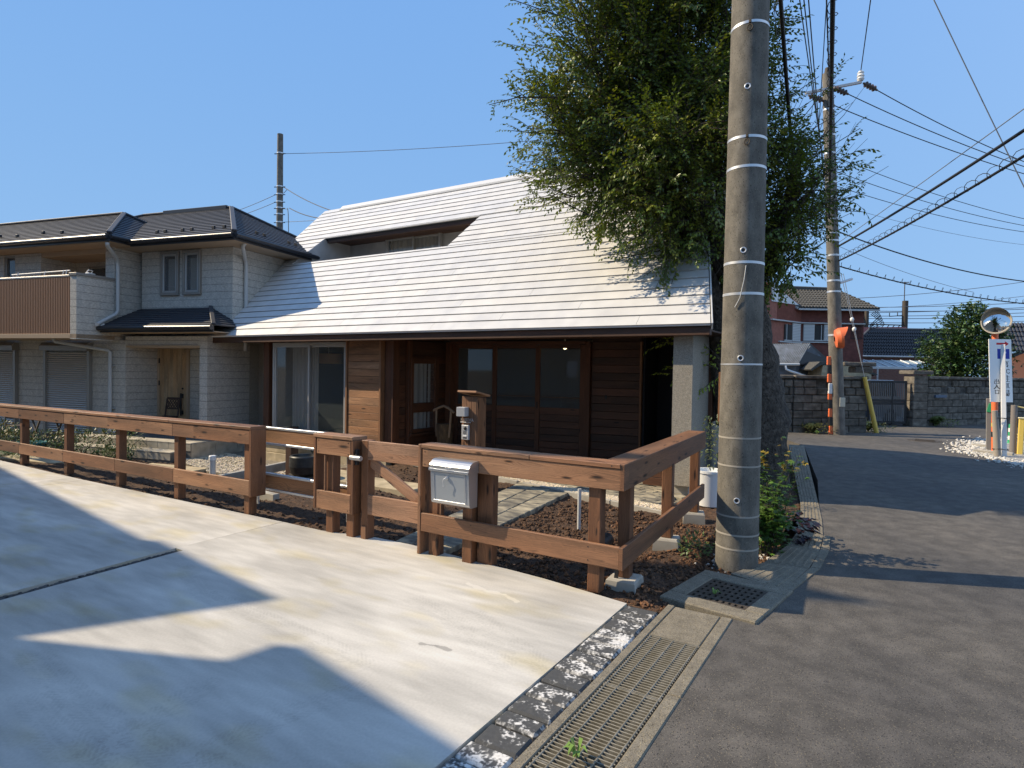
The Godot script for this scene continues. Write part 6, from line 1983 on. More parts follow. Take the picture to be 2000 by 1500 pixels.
func mailbox() -> void:
	var m := thing("mailbox", "brushed silver mailbox with rounded lid hanging on the timber fence", "mailbox", Vector3(-3.115, 0.505, FZ + 0.004))
	var g := Geo.new()
	# side profile: (depth towards us, height)
	var side := func(pts: Array) -> PackedVector2Array:
		return V2(pts)
	var bt := Transform3D(Basis(Vector3.BACK, Vector3.UP, Vector3.LEFT), Vector3(0.2, 0, 0))
	g.prism(bt, side.call([0, 0.0, 0.085, 0.0, 0.104, 0.012, 0.113, 0.03, 0.128, 0.265, 0.128, 0.29, 0, 0.29]), 0.40)
	obj("body", g, M.alu, m)
	g = Geo.new()
	var lid := [0, 0.288, 0.145, 0.288, 0.148, 0.292, 0.148, 0.305, 0.141, 0.309, 0.139, 0.318, 0.137, 0.335, 0.125, 0.352, 0.10, 0.372, 0.078, 0.381, 0.05, 0.385, 0.0, 0.386]
	g.prism(Transform3D(bt.basis, Vector3(0.208, 0, 0)), side.call(lid), 0.416)
	obj("lid", g, M.alu, m)
	# recessed door with its raised frame, hinge bar, lock and key
	var tilt := Basis(Vector3.RIGHT, 0.063)
	g = Geo.new()
	var dt := Transform3D(tilt, Vector3(0, 0.155, 0.1225))
	for q: Array in [[-0.17, -0.12, -0.158, 0.125], [0.158, -0.12, 0.17, 0.125], [-0.17, 0.115, 0.17, 0.127]]:
		g.box(dt * Transform3D(Basis(), Vector3((q[0] + q[2]) * 0.5, (q[1] + q[3]) * 0.5, 0.0)), Vector3(q[2] - q[0], q[3] - q[1], 0.010), 0.003)
	obj("door_frame", g, M.alu, m)
	g = Geo.new(); g.box(dt * Transform3D(Basis(), Vector3(0, 0.0, -0.003)), Vector3(0.314, 0.232, 0.006), 0.002); obj("door", g, mat(lin(0.40, 0.43, 0.455), 0.45, 0.6), m)
	g = Geo.new(); g.tube([dt * Vector3(-0.165, -0.117, 0.004), dt * Vector3(0.165, -0.117, 0.004)], [0.0055], 8); obj("hinge_bar", g, M.galv, m)
	g = Geo.new(); g.lathe(dt * Transform3D(Basis(Vector3.RIGHT, PI / 2), Vector3(-0.02, 0.085, 0.002)), [Vector2(0.017, 0), Vector2(0.0165, 0.012), Vector2(0.009, 0.013), Vector2(0.008, 0.02), Vector2(0, 0.02)], 16); obj("lock", g, M.galv, m)
	g = Geo.new(); g.tube([dt * Vector3(-0.02, 0.085, 0.018), dt * Vector3(-0.03, 0.082, 0.032), dt * Vector3(-0.045, 0.06, 0.034), dt * Vector3(-0.043, 0.03, 0.03)], [0.005, 0.004, 0.0035, 0.003], 6)
	g.lathe(dt * Transform3D(Basis(Vector3.RIGHT, PI / 2), Vector3(-0.04, 0.02, 0.03)), [Vector2(0.009, -0.002), Vector2(0.009, 0.002), Vector2(0, 0.002)], 10); obj("key", g, M.galv, m)
	# small raised maker's letters on the lid, too small to read
	g = Geo.new()
	for k in 4: g.box(Transform3D(Basis(), Vector3(-0.03 + k * 0.016, 0.322, 0.1385)), Vector3(0.010, 0.010, 0.006), 0.002)
	obj("raised_letters", g, M.galv, m)

func garden_things() -> void:
	var g: Geo
	# intercom post with its little roof
	var p := thing("intercom_post", "short boxed timber post with a sloping cap, carrying doorbell and light, behind the gate", "post", Vector3(-5.07, 0, -7.13))
	for x: float in [-0.085, 0.0, 0.085]:
		g = Geo.new(); g.bx(Vector3(x - 0.041, -0.1, 0.085), Vector3(x + 0.041, 1.275, 0.105), 0.003, 1, roff()); obj("front_board", g, M.fence, p)
	g = Geo.new(); g.bx(Vector3(-0.12, -0.1, -0.085), Vector3(0.12, 1.27, 0.085), 0.003, 1, roff()); obj("core", g, M.post, p)
	g = Geo.new(); g.bx(Vector3(0.12, -0.1, -0.11), Vector3(0.145, 1.26, 0.10), 0.003, 1, roff()); obj("side_board", g, M.fence_b, p)
	g = Geo.new(); g.box(Transform3D(Basis(Vector3.RIGHT, -0.18) * Basis(), Vector3(0.0, 1.315, -0.01)), Vector3(0.33, 0.03, 0.36), 0.005, 0, roff()); obj("cap", g, M.fence_c, p)
	var lb := thing("wall_light", "cube-shaped grey wall light on the intercom post", "light", Vector3(-5.135, 1.06, -6.96))
	g = Geo.new(); g.box(Transform3D(Basis(Vector3.UP, 0.12), Vector3.ZERO), Vector3(0.135, 0.13, 0.12), 0.004); obj("housing", g, mat(lin(0.45, 0.45, 0.445), 0.5), lb)
	g = Geo.new(); g.box(Transform3D(Basis(), Vector3(0, 0, -0.055)), Vector3(0.09, 0.09, 0.03)); obj("mount", g, M.black, lb)
	var np := thing("name_letters", "raised metal letters of a name plate below the wall light on the intercom post", "name plate", Vector3(-5.2, 0.93, -7.012))
	var tm := TextMesh.new()
	var sf := SystemFont.new(); sf.font_names = PackedStringArray(["Droid Sans"])
	tm.font = sf; tm.text = "KUBOKA"; tm.font_size = 16; tm.pixel_size = 0.0036; tm.depth = 0.008
	tm.horizontal_alignment = HORIZONTAL_ALIGNMENT_LEFT
	put("letters", tm, M.galv, np, Transform3D(Basis(), Vector3(0, 0.012, 0.006)))
	g = Geo.new(); g.bx(Vector3(0, -0.028, 0.0), Vector3(0.18, -0.018, 0.014), 0.002); obj("bar", g, M.galv, np)
	var ic := thing("intercom", "silver doorbell camera panel on the intercom post", "intercom", Vector3(-5.11, 0.765, -7.02))
	g = Geo.new(); g.bx(Vector3(-0.062, -0.105, -0.005), Vector3(0.062, 0.105, 0.035), 0.006); obj("panel", g, mat(lin(0.55, 0.56, 0.57), 0.4, 0.4), ic)
	g = Geo.new(); g.lathe(Transform3D(Basis(Vector3.RIGHT, PI / 2), Vector3(0.005, 0.06, 0.034)), [Vector2(0.026, 0), Vector2(0.024, 0.008), Vector2(0.012, 0.013), Vector2(0, 0.014)], 16); obj("lens", g, M.black, ic)
	g = Geo.new()
	for k in 4: g.bx(Vector3(-0.03, 0.018 - k * 0.014, 0.034), Vector3(0.03, 0.024 - k * 0.014, 0.037))
	obj("speaker_slots", g, M.black, ic)
	g = Geo.new(); g.bx(Vector3(-0.035, -0.06, 0.034), Vector3(0.035, -0.04, 0.04), 0.002); obj("call_button", g, M.white, ic)
	g = Geo.new(); g.bx(Vector3(-0.03, -0.085, 0.034), Vector3(0.033, -0.07, 0.037)); obj("name_slot", g, M.black, ic)
	# stone basin on its boulder
	var q2 := noise(65, 0.12, 3); var q3 := noise(66, 0.9, 3)
	var rk := thing("boulder", "flat grey boulder under the dark stone water basin", "rock", Vector3(-7.36, soil_y(-7.36, -6.05, q2, q3) + 0.02, -6.05))
	var me := pebble_mesh(21)
	put("stone", me, mat(lin(0.16, 0.145, 0.125), 0.95, 0, M.pave_tex, Vector3(1.4, 1.4, 1.4), true, 0.6), rk, Transform3D(Basis().scaled(Vector3(0.27, 0.13, 0.22)), Vector3(0, 0.04, 0)))
	var bs := thing("water_basin", "dark round stone water basin standing on a boulder in the garden", "basin", Vector3(-7.34, rk.position.y + 0.13, -6.05))
	g = Geo.new()
	g.lathe(Transform3D(), [Vector2(0, 0), Vector2(0.14, 0.0), Vector2(0.20, 0.06), Vector2(0.225, 0.16), Vector2(0.22, 0.30), Vector2(0.21, 0.315), Vector2(0.18, 0.315), Vector2(0.17, 0.28), Vector2(0.15, 0.27), Vector2(0, 0.265)], 28)
	obj("bowl", g, mat(lin(0.055, 0.057, 0.06), 0.45, 0, M.pave_tex, Vector3(2, 2, 2), true), bs)
	g = Geo.new(); g.lathe(Transform3D(), [Vector2(0.172, 0.286), Vector2(0, 0.286)], 24); obj("water", g, mat(lin(0.015, 0.02, 0.02), 0.03), bs)
	# stepping slabs and kerb
	var sl := [[-6.45, 0.0, -6.42, 2.0, 0.52, 0.02, "long pale stepping slab behind the gate"], [-7.75, -0.05, -6.85, 0.9, 0.45, -0.1, "short pale stepping slab left of the long slab"]]
	for q: Array in sl:
		var st := thing("stepping_slab", q[6], "slab", Vector3(q[0], q[1], q[2]))
		st.rotation.y = q[5]
		g = Geo.new(); g.bx(Vector3(-float(q[3]) * 0.5, -0.12, -float(q[4]) * 0.5), Vector3(float(q[3]) * 0.5, 0.02, float(q[4]) * 0.5), 0.008); obj("slab", g, M.found, st)
	var kb := thing("garden_kerb", "narrow pale concrete kerb running from the fence towards the water basin", "kerb")
	g = Geo.new(); g.beam(Vector3(-8.3, -0.03, -5.1), Vector3(-8.9, -0.06, -7.0), 0.09, 0.14, 0.006); obj("kerb_stone", g, M.concrete, kb)
	g = Geo.new(); g.beam(Vector3(-8.25, -0.03, -5.1), Vector3(-6.6, -0.03, -5.0), 0.09, 0.12, 0.006); obj("kerb_stone", g, M.concrete, kb)
	# pale paving squares in front of the two-storey house
	for q: Array in [[-12.6, -4.85, 1.5, 0.9, 0.22, "large pale paving slab behind the left fence beside the shrubs"], [-11.2, -6.0, 1.4, 0.9, 0.22, "pale paving slab in front of the tiled porch steps"]]:
		var st := thing("paving_slab", q[5], "slab", Vector3(q[0], terrain(q[0], q[1]) - 0.01, q[1]))
		st.rotation.y = q[4]
		g = Geo.new(); g.bx(Vector3(-float(q[2]) * 0.5, -0.1, -float(q[3]) * 0.5), Vector3(float(q[2]) * 0.5, 0.025, float(q[3]) * 0.5), 0.006); obj("slab", g, M.found, st)
	# pale block and dark post below the garden window
	var tb := thing("stone_block", "pale square stone block against the house foundation below the garden window", "block", Vector3(-10.55, -0.3, -8.2))
	g = Geo.new(); g.bx(Vector3(-0.55, 0, -0.3), Vector3(0.45, 0.20, 0.22), 0.008); g.bx(Vector3(-0.5, 0.204, -0.3), Vector3(0.42, 0.40, 0.2), 0.008); obj("block", g, M.found, tb)
	g = Geo.new(); g.bx(Vector3(-0.62, 0.405, -0.3), Vector3(0.5, 0.45, 0.26), 0.005); obj("timber_top", g, M.fence_b, tb)
	tb = thing("timber_stub", "dark square timber post beside the water basin", "post", Vector3(-7.95, -0.1, -6.3))
	g = Geo.new(); g.bx(Vector3(-0.07, 0, -0.07), Vector3(0.07, 0.62, 0.07), 0.006, 1); obj("stub", g, M.beam, tb)
	# pipes standing in the soil
	for q: Array in [[-8.62, -5.4, 0.44, 0.045, "grey plastic pipe with a white cap standing in the soil on the left"], [-2.80, -5.92, 0.46, 0.02, "thin white plastic pipe standing in the soil right of the paver path"]]:
		var pp := thing("plastic_pipe", q[4], "pipe", Vector3(q[0], terrain(q[0], q[1]) - 0.06, q[1]))
		g = Geo.new(); g.tube([Vector3.ZERO, Vector3(0, q[2], 0)], [q[3]], 12); obj("pipe", g, M.pvc, pp)
		if q[3] > 0.03:
			g = Geo.new(); g.lathe(Transform3D(), [Vector2(0.052, q[2] - 0.05), Vector2(0.052, q[2] + 0.01), Vector2(0.045, q[2] + 0.02), Vector2(0, q[2] + 0.02)], 14); obj("cap", g, M.white, pp)
	# spotlights on spikes
	for q: Array in [[-2.13, -4.95, 0.17, 0.10, "black spike spotlight just behind the fence corner"], [-5.05, -5.0, 0.12, 0.055, "small black spike spotlight behind the gate posts"]]:
		var sp := thing("spike_spotlight", q[4], "garden light", Vector3(q[0], -0.03, q[1]))
		g = Geo.new(); g.tube([Vector3(0, -0.02, 0), Vector3(0, q[2], 0)], [0.010], 8); obj("spike", g, M.black, sp)
		g = Geo.new()
		var tt := Transform3D(Basis(Vector3(0.35, -0.15, -1).cross(Vector3.UP).normalized(), 1.9), Vector3(0, q[2], 0))
		g.lathe(tt, [Vector2(0, -0.13), Vector2(q[3] * 0.55, -0.12), Vector2(q[3] * 0.75, -0.05), Vector2(q[3], 0.02), Vector2(q[3] * 0.95, 0.03), Vector2(q[3] * 0.85, 0.01), Vector2(0, 0.0)], 18); obj("head", g, M.black, sp)
	var st2 := thing("ground_stake", "thin black stake leaning in the soil under the fence corner", "stake", Vector3(-1.78, -0.05, -4.42))
	g = Geo.new(); g.beam(Vector3(0, 0, 0), Vector3(0.03, 0.32, -0.02), 0.03, 0.012); obj("stake", g, M.black, st2)
	# log planter basket in the porch
	var bk := thing("log_planter", "rustic log planter with a bent wooden handle in the dark porch", "planter", Vector3(-7.32, 0.05, -9.35))
	g = Geo.new(); g.tube([Vector3.ZERO, Vector3(0.0, 0.55, 0)], [0.145, 0.165], 16); obj("log", g, mat(lin(0.20, 0.13, 0.07), 0.9, 0, M.pave_tex, Vector3(3, 0.6, 3), true, 0.8), bk)
	g = Geo.new()
	for x: float in [-0.15, 0.15]: g.tube([Vector3(x, 0.3, 0.06), Vector3(x * 1.15, 0.62, 0.05), Vector3(x * 1.2, 0.84, 0.04)], [0.022], 8)
	g.tube([Vector3(-0.25, 0.80, 0.04), Vector3(-0.12, 0.86, 0.05), Vector3(0, 0.9, 0.04), Vector3(0.13, 0.86, 0.05), Vector3(0.25, 0.78, 0.04)], [0.025], 8); obj("handle", g, mat(lin(0.26, 0.17, 0.10), 0.9), bk)
	# little things on the garden window's sill
	var po := thing("sill_pot", "small brown pot standing inside the garden window", "pot", Vector3(-10.62, 0.2, -8.47))
	g = Geo.new(); g.lathe(Transform3D(), [Vector2(0, 0), Vector2(0.08, 0), Vector2(0.085, 0.20), Vector2(0.07, 0.20), Vector2(0.065, 0.17), Vector2(0, 0.17)], 16); obj("pot", g, mat(lin(0.05, 0.035, 0.022), 0.7), po)
	# white tall planter by the wing wall
	var wp := thing("white_planter", "tall white planter with a dark leafy plant beside the wing wall and the tree", "planter", Vector3(-1.93, -0.02, -7.95))
	g = Geo.new(); g.lathe(Transform3D(), [Vector2(0, 0), Vector2(0.15, 0), Vector2(0.19, 0.42), Vector2(0.20, 0.42), Vector2(0.20, 0.45), Vector2(0.17, 0.45), Vector2(0.16, 0.40), Vector2(0, 0.40)], 20); obj("pot", g, M.white, wp)
	obj("leaves", leafy(77, 260, Vector3(0.22, 0.36, 0.22), Vector3(0, 0.82, 0), 0.045), leafmat(0.03, 0.065, 0.022), wp)
	# tub on the ground at the far left
	var tb2 := thing("teal_tub", "teal plastic tub at the left edge behind the fence", "tub", Vector3(-14.6, -0.27, -5.3))
	g = Geo.new(); g.lathe(Transform3D(), [Vector2(0, 0), Vector2(0.2, 0), Vector2(0.26, 0.3), Vector2(0.28, 0.3), Vector2(0.28, 0.33), Vector2(0.25, 0.33), Vector2(0, 0.31)], 18); obj("tub", g, mat(lin(0.03, 0.16, 0.18), 0.4), tb2)
	# folding table and chair behind the shrubs
	var T := Transform3D(Basis(Vector3(0.9763, 0, -0.2164), Vector3.UP, Vector3(0.2164, 0, 0.9763)), Vector3(-14.349, 0, -7.548))
	var tbm := mat(lin(0.10, 0.085, 0.07), 0.8)
	var ta := thing("garden_table", "weathered folding garden table behind the shrubs on the left", "table", T * Vector3(-2.0, -0.24, 1.0))
	g = Geo.new()
	for k in 5: g.bx(Vector3(-0.36, 0.66, -0.3 + k * 0.12), Vector3(0.36, 0.685, -0.2 + k * 0.12), 0.004)
	obj("top", g, tbm, ta)
	for z: float in [-0.22, 0.22]:
		for s: float in [-1.0, 1.0]:
			g = Geo.new(); g.beam(Vector3(-0.3 * s, 0, z), Vector3(0.3 * s, 0.66, z + 0.03 * s), 0.03, 0.04, 0.003); obj("leg", g, tbm, ta)
	var cc := thing("folding_chair", "weathered folding garden chair left of the garden table", "chair", T * Vector3(-3.0, -0.24, 1.0))
	cc.rotation.y = 1.3
	g = Geo.new()
	for k in 4: g.bx(Vector3(-0.2, 0.42, -0.18 + k * 0.1), Vector3(0.2, 0.44, -0.1 + k * 0.1), 0.003)
	obj("seat", g, tbm, cc)
	for x: float in [-0.21, 0.21]:
		g = Geo.new(); g.beam(Vector3(x, 0, 0.22), Vector3(x, 0.85, -0.28), 0.025, 0.04, 0.003); obj("leg", g, tbm, cc)
		g = Geo.new(); g.beam(Vector3(x * 0.9, 0, -0.25), Vector3(x * 0.9, 0.42, 0.2), 0.025, 0.04, 0.003); obj("leg", g, tbm, cc)
	g = Geo.new()
	for k in 3: g.beam(Vector3(-0.21, 0.62 + k * 0.1, -0.15 - k * 0.06), Vector3(0.21, 0.62 + k * 0.1, -0.15 - k * 0.06), 0.02, 0.06, 0.003)
	obj("backrest", g, tbm, cc)

func wire(label: String, a: Vector3, b: Vector3, sag: float, r: float, m: Material = null, group := "overhead wires", spiral := false) -> void:
	var g := Geo.new()
	var pts := []
	var n := 22
	for k in n + 1:
		var t := float(k) / n
		pts.append(a.lerp(b, t) - Vector3(0, 4.0 * sag * t * (1.0 - t), 0))
	g.tube(pts, [r], 6)
	if spiral:
		var l := a.distance_to(b)
		var turns := int(l / 0.34)
		var sp := []
		var d := (b - a).normalized(); var sd := d.cross(Vector3.UP).normalized(); var u := sd.cross(d)
		for k in turns * 8 + 1:
			var t := float(k) / (turns * 8)
			var ang := TAU * k / 8.0
			sp.append(a.lerp(b, t) - Vector3(0, 4.0 * sag * t * (1.0 - t), 0) + (sd * cos(ang) + u * (sin(ang) + 0.75)) * 0.07)
		g.tube(sp, [0.006], 4, false)
	var o := obj("overhead_wire", g, m if m else M.wire)
	tag(o, label, "cable", group)

func insulator(par: Node, a: Vector3, b: Vector3) -> void:
	var g := Geo.new()
	var d := (b - a)
	var l := d.length(); d /= l
	var x := d.cross(Vector3.UP if absf(d.y) < 0.9 else Vector3.RIGHT).normalized()
	var t := Transform3D(Basis(x, d, x.cross(d)), a)
	var prof := [Vector2(0, 0), Vector2(0.03, 0)]
	for k in 4:
		prof.append(Vector2(0.035, l * (0.1 + k * 0.2))); prof.append(Vector2(0.085, l * (0.18 + k * 0.2))); prof.append(Vector2(0.04, l * (0.22 + k * 0.2)))
	prof.append(Vector2(0.03, l)); prof.append(Vector2(0, l))
	g.lathe(t, prof, 10)
	obj("insulator", g, mat(lin(0.09, 0.06, 0.045), 0.3), par)

func poles_and_wires() -> void:
	var g: Geo
	# ---- the big pole in front
	var p := thing("utility_pole", "big concrete utility pole in the foreground beside the fence, with metal bands", "utility pole", Vector3(-1.11, -0.05, -5.57))
	var rad := func(h: float) -> float: return 0.1785 - h * 0.0052
	g = Geo.new(); g.tube([Vector3(0, -0.3, 0), Vector3(0, 1.2, 0), Vector3(0, 5, 0), Vector3(0, 10.2, 0)], [rad.call(-0.3), rad.call(1.2), rad.call(5.0), rad.call(10.2)], 48); obj("shaft", g, M.pole, p)
	var k := 0
	for h: float in [0.21, 0.33, 0.49, 0.92, 1.16, 1.79, 2.39, 2.65, 3.46, 3.71, 4.66, 5.4]:
		g = Geo.new()
		var r: float = rad.call(h)
		var w := 0.007 if k < 6 else 0.011
		g.lathe(Transform3D(Basis.from_euler(Vector3(rng.randf_range(-0.02, 0.02), 0, rng.randf_range(-0.02, 0.02))), Vector3(0, h, 0)), [Vector2(r - 0.004, -w), Vector2(r + 0.0025, -w), Vector2(r + 0.0025, w), Vector2(r - 0.004, w)], 48)
		obj("band", g, M.galv if k >= 5 else mat(lin(0.34, 0.31, 0.26), 0.7), p)
		k += 1
	for q: Array in [[0.63, 0.06], [1.84, 0.05], [2.75, 0.05], [4.12, 0.045]]:
		var r: float = rad.call(q[0])
		var a: float = q[1]
		var d := Vector3(0.195, 0, 0.981).rotated(Vector3.UP, -a)
		var t := Transform3D(Basis(d.cross(Vector3.UP).normalized(), d, Vector3.UP), Vector3(0, q[0], 0) + d * (r - 0.006))
		g = Geo.new(); g.lathe(t, [Vector2(0.026, 0), Vector2(0.026, 0.012), Vector2(0.022, 0.014), Vector2(0.016, 0.012), Vector2(0.015, 0.003)], 20); obj("step_socket", g, M.galv, p)
		g = Geo.new(); g.lathe(t, [Vector2(0.0155, 0.0075), Vector2(0, 0.0075)], 16); obj("socket_hole", g, M.black, p)
	for h: float in [4.66, 3.71]:
		var d := Vector3(0.195, 0, 0.981)
		g = Geo.new()
		var c: Vector3 = Vector3(0, h - 0.035, 0) + d * (rad.call(h) + 0.012)
		var ring := []
		for j in 13: ring.append(c + Vector3(cos(TAU * j / 12.0) * 0.022, sin(TAU * j / 12.0) * 0.026 - 0.02, 0.0))
		g.tube(ring, [0.005], 6, false)
		g.box(Transform3D(Basis(), c + Vector3(0, 0.03, 0)), Vector3(0.02, 0.03, 0.02), 0.003)
		obj("ring_hook", g, M.castiron, p)
	g = Geo.new()
	g.tube([Vector3(0.05, 2.62, rad.call(2.6)), Vector3(0.04, 2.5, rad.call(2.5) + 0.015), Vector3(0.01, 2.35, rad.call(2.4) + 0.012), Vector3(-0.03, 2.27, rad.call(2.3) + 0.01)], [0.0035], 5); obj("loose_wire", g, M.pvc, p)
	g = Geo.new(); g.bx(Vector3(-0.185, 1.28, -0.1), Vector3(-0.165, 1.72, 0.02), 0.002); obj("wood_strip", g, M.cedar_b, p)
	for h: float in [7.2, 9.4]:
		g = Geo.new(); g.beam(Vector3(-0.9, h, 0.2), Vector3(1.5, h, 0.2), 0.09, 0.09, 0.006); obj("crossarm", g, M.galv, p)
	# ---- second pole at the corner wall
	var b := Vector3(-1.244, -0.05, -19.68); var tp := Vector3(-1.75, 10.2, -19.45)
	var p2 := thing("utility_pole", "far concrete utility pole at the street corner with crossarm and wires", "utility pole")
	g = Geo.new(); g.tube([b, b.lerp(tp, 0.5), tp], [0.19, 0.165, 0.14], 24); obj("shaft", g, M.pole_far, p2)
	g = Geo.new(); g.tube([tp, tp + Vector3(0, 0.16, 0)], [0.09, 0.07], 12); obj("cap", g, M.castiron, p2)
	for s: float in [0.95, 0.9, 0.83, 0.78, 0.74, 0.7, 0.66, 0.6, 0.56, 0.54, 0.5, 0.43, 0.40, 0.28]:
		g = Geo.new(); var c := b.lerp(tp, s); var r := lerpf(0.19, 0.14, s)
		g.lathe(Transform3D(Basis(), c), [Vector2(r - 0.01, -0.025), Vector2(r + 0.008, -0.025), Vector2(r + 0.008, 0.025), Vector2(r - 0.01, 0.025)], 20); obj("band", g, M.galv, p2)
	var ad := Vector3(0.85, 0.06, -0.53).normalized()
	var ac := b.lerp(tp, 0.955)
	g = Geo.new(); g.beam(ac - ad * 0.62 + Vector3(0, -0.12, 0.16), ac + ad * 0.95 + Vector3(0, 0.12, 0.16), 0.07, 0.07, 0.006); obj("crossarm", g, mat(lin(0.55, 0.50, 0.46), 0.5, 0.5), p2)
	g = Geo.new(); g.lathe(Transform3D(Basis(), ac + ad * 0.92 + Vector3(0, 0.16, 0.16)), [Vector2(0, 0), Vector2(0.07, 0), Vector2(0.10, 0.05), Vector2(0.07, 0.09), Vector2(0.10, 0.13), Vector2(0.07, 0.18), Vector2(0.09, 0.22), Vector2(0.05, 0.27), Vector2(0, 0.27)], 14); obj("pin_insulator", g, M.white, p2)
	var ends := [ac + ad * 0.95 + Vector3(0.05, 0.08, 0.16), ac + ad * 0.12 + Vector3(0.05, -0.03, 0.2), ac - ad * 0.58 + Vector3(0.05, -0.2, 0.18)]
	var far := [Vector3(3.51, 9.0, -25.9), Vector3(3.51, 8.84, -25.9), Vector3(3.52, 8.60, -25.9)]
	for j in 3:
		var o: Vector3 = ends[j]
		var tgt: Vector3 = o + ((far[j] as Vector3) - o) * 1.5
		var d := (tgt - o - Vector3(0, 0.5, 0)).normalized()
		insulator(p2, o, o + d * 0.55)
		wire(["upper of three high wires running right from the far pole", "middle of three high wires running right from the far pole", "lowest of three high wires running right from the far pole"][j], o + d * 0.55, tgt, 0.22, 0.013)
	# low-voltage lines to the right
	var lv := [[0.77, Vector3(3.56, 7.19, -25.9)], [0.73, Vector3(3.56, 6.97, -25.9)], [0.69, Vector3(3.57, 6.76, -25.9)], [0.64, Vector3(3.58, 6.34, -25.9)]]
	for j in 4:
		var o := b.lerp(tp, lv[j][0]) + Vector3(0.14, 0, 0)
		var e: Vector3 = lv[j][1]
		wire(["first", "second", "third", "fourth"][j] + " thin wire below the high wires, running right from the far pole", o, o + (e - o) * 1.5, 0.3, 0.009 if j < 3 else 0.005, M.wire if j < 3 else M.wire_grey)
	# communication cables
	var c0 := b.lerp(tp, 0.525) + Vector3(0.15, 0, 0); var c1 := b.lerp(tp, 0.485) + Vector3(0.15, 0, 0)
	var up1 := Vector3(1.566, 5.435, -11.664); var up2 := Vector3(1.575, 5.095, -11.661)
	wire("thick straight cable rising to the right edge from the middle of the far pole", c0, c0 + (up1 - c0) * 1.6, 0.12, 0.026)
	wire("cable wound with a spiral lashing rising to the right edge from the far pole", c1, c1 + (up2 - c1) * 1.6, 0.16, 0.022, null, "overhead wires", true)
	var up3 := Vector3(1.561, 5.624, -11.666)
	wire("thin cable running just above the thick straight cable to the right", c0 + Vector3(0, 0.1, 0), c0 + (up3 - c0) * 1.6, 0.02, 0.008, M.wire_grey)
	var d0 := b.lerp(tp, 0.565) + Vector3(0.15, 0, 0)
	wire("dark sagging cable running right from the far pole over the cloud", d0, d0 + (Vector3(3.606, 5.248, -25.88) - d0) * 1.5, 0.42, 0.018)
	var d1 := b.lerp(tp, 0.47) + Vector3(0.15, 0, 0)
	wire("lowest dark cable with small loops running right from the far pole", d1, d1 + (Vector3(3.628, 4.409, -25.87) - d1) * 1.5, 0.30, 0.018, null, "overhead wires", true)
	wire("thin drop wire between the two lowest cables right of the far pole", c0, d1 + (Vector3(3.628, 4.409, -25.87) - d1) * 0.7 + Vector3(0, -0.15, 0), 0.1, 0.006, M.wire_grey)
	# lines overhead between the poles
	var P1 := Vector3(-1.11, 0, -5.57)
	wire("high wire from the insulator on the far pole up to the top edge", ac + ad * 0.92 + Vector3(0, 0.42, 0.16), P1 + Vector3(1.35, 9.5, 0), 0.1, 0.012)
	wire("thick black cable bundle running up from the far pole to the top edge", b.lerp(tp, 0.60) + Vector3(-0.05, 0, 0.2), P1 + Vector3(0.62, 7.3, 0.2), 0.10, 0.034, null, "overhead wires", true)
	wire("second black cable beside the thick bundle above the far pole", b.lerp(tp, 0.93) + Vector3(0.05, 0, 0.16), P1 + Vector3(0.35, 9.4, 0.2), 0.10, 0.016)
	for j in 3:
		wire(["left", "middle", "right"][j] + " of three thin wires climbing from the far pole to the top edge", b.lerp(tp, 0.76 - j * 0.03) + Vector3(-0.16, 0, 0.1), P1 + Vector3(-0.1 + j * 0.12, 8.2, 0.2), 0.15, 0.010)
	wire("thick cable with spiral wrap hanging straight down behind the tree's right side", Vector3(-1.72, 4.3, -14.31), P1 + Vector3(0.07, 6.9, 0.2), 0.1, 0.026, null, "overhead wires", true)
	wire("faint wire left of the spiral cable near the top edge", Vector3(-1.95, 5.6, -14.3), P1 + Vector3(0.0, 7.0, 0.2), 0.1, 0.005, M.wire_grey)
	wire("wire slanting between the thin wires and the bundle at the top edge", b.lerp(tp, 0.8) + Vector3(-0.3, 0, 0.1), P1 + Vector3(0.75, 9.4, 0.2), 0.1, 0.009)
	var w0 := Vector3(0.62, 10.32, -17.09); var w1 := Vector3(2.47, 6.13, -18.13)
	wire("long pale guy wire crossing the sky at the upper right", w0 + (w0 - w1) * 0.4, w1 + (w1 - w0) * 1.2, 0.05, 0.012, M.wire_grey)
	# tangle of loops round the far pole
	g = Geo.new()
	for j in 9:
		var c := b.lerp(tp, 0.62 + j * 0.018)
		g.tube([c + Vector3(-0.15, 0, 0.1), c + Vector3(-0.5 - 0.1 * (j % 3), 0.15, 0.2), c + Vector3(-0.75, -0.2 * (j % 4), 0.25), c + Vector3(-0.4, -0.45, 0.2), c + Vector3(-0.12, -0.2, 0.15)], [0.007], 5, false)
	for j in 3:
		var c := b.lerp(tp, 0.72 - j * 0.05)
		g.tube([c + Vector3(0.13, 0, 0.1), c + Vector3(0.45, 0.12, 0.1), c + Vector3(0.5, -0.1, 0.1), c + Vector3(0.15, -0.25, 0.1)], [0.008], 5, false)
	obj("cable_loops", g, M.wire, p2)
	g = Geo.new(); g.tube([Vector3(-1.42, 4.27, -19.55), Vector3(-1.30, 4.33, -19.70)], [0.03], 8); g.beam(Vector3(-1.33, 4.30, -19.66), Vector3(-1.02, 4.43, -19.88), 0.13, 0.07, 0.02); obj("street_lamp_head", g, M.white, p2)
	# guard strip of orange and black, notice plate
	for j in 9:
		g = Geo.new()
		var y := 0.05 + j * 0.245
		g.box(Transform3D(Basis(Vector3.UP, 0.55), b.lerp(tp, (y + 0.12) / 10.2) + Vector3(-0.16, 0, 0.14)), Vector3(0.12, 0.243, 0.06), 0.012)
		obj("guard_band", g, M.orange if j % 2 == 0 else M.black, p2)
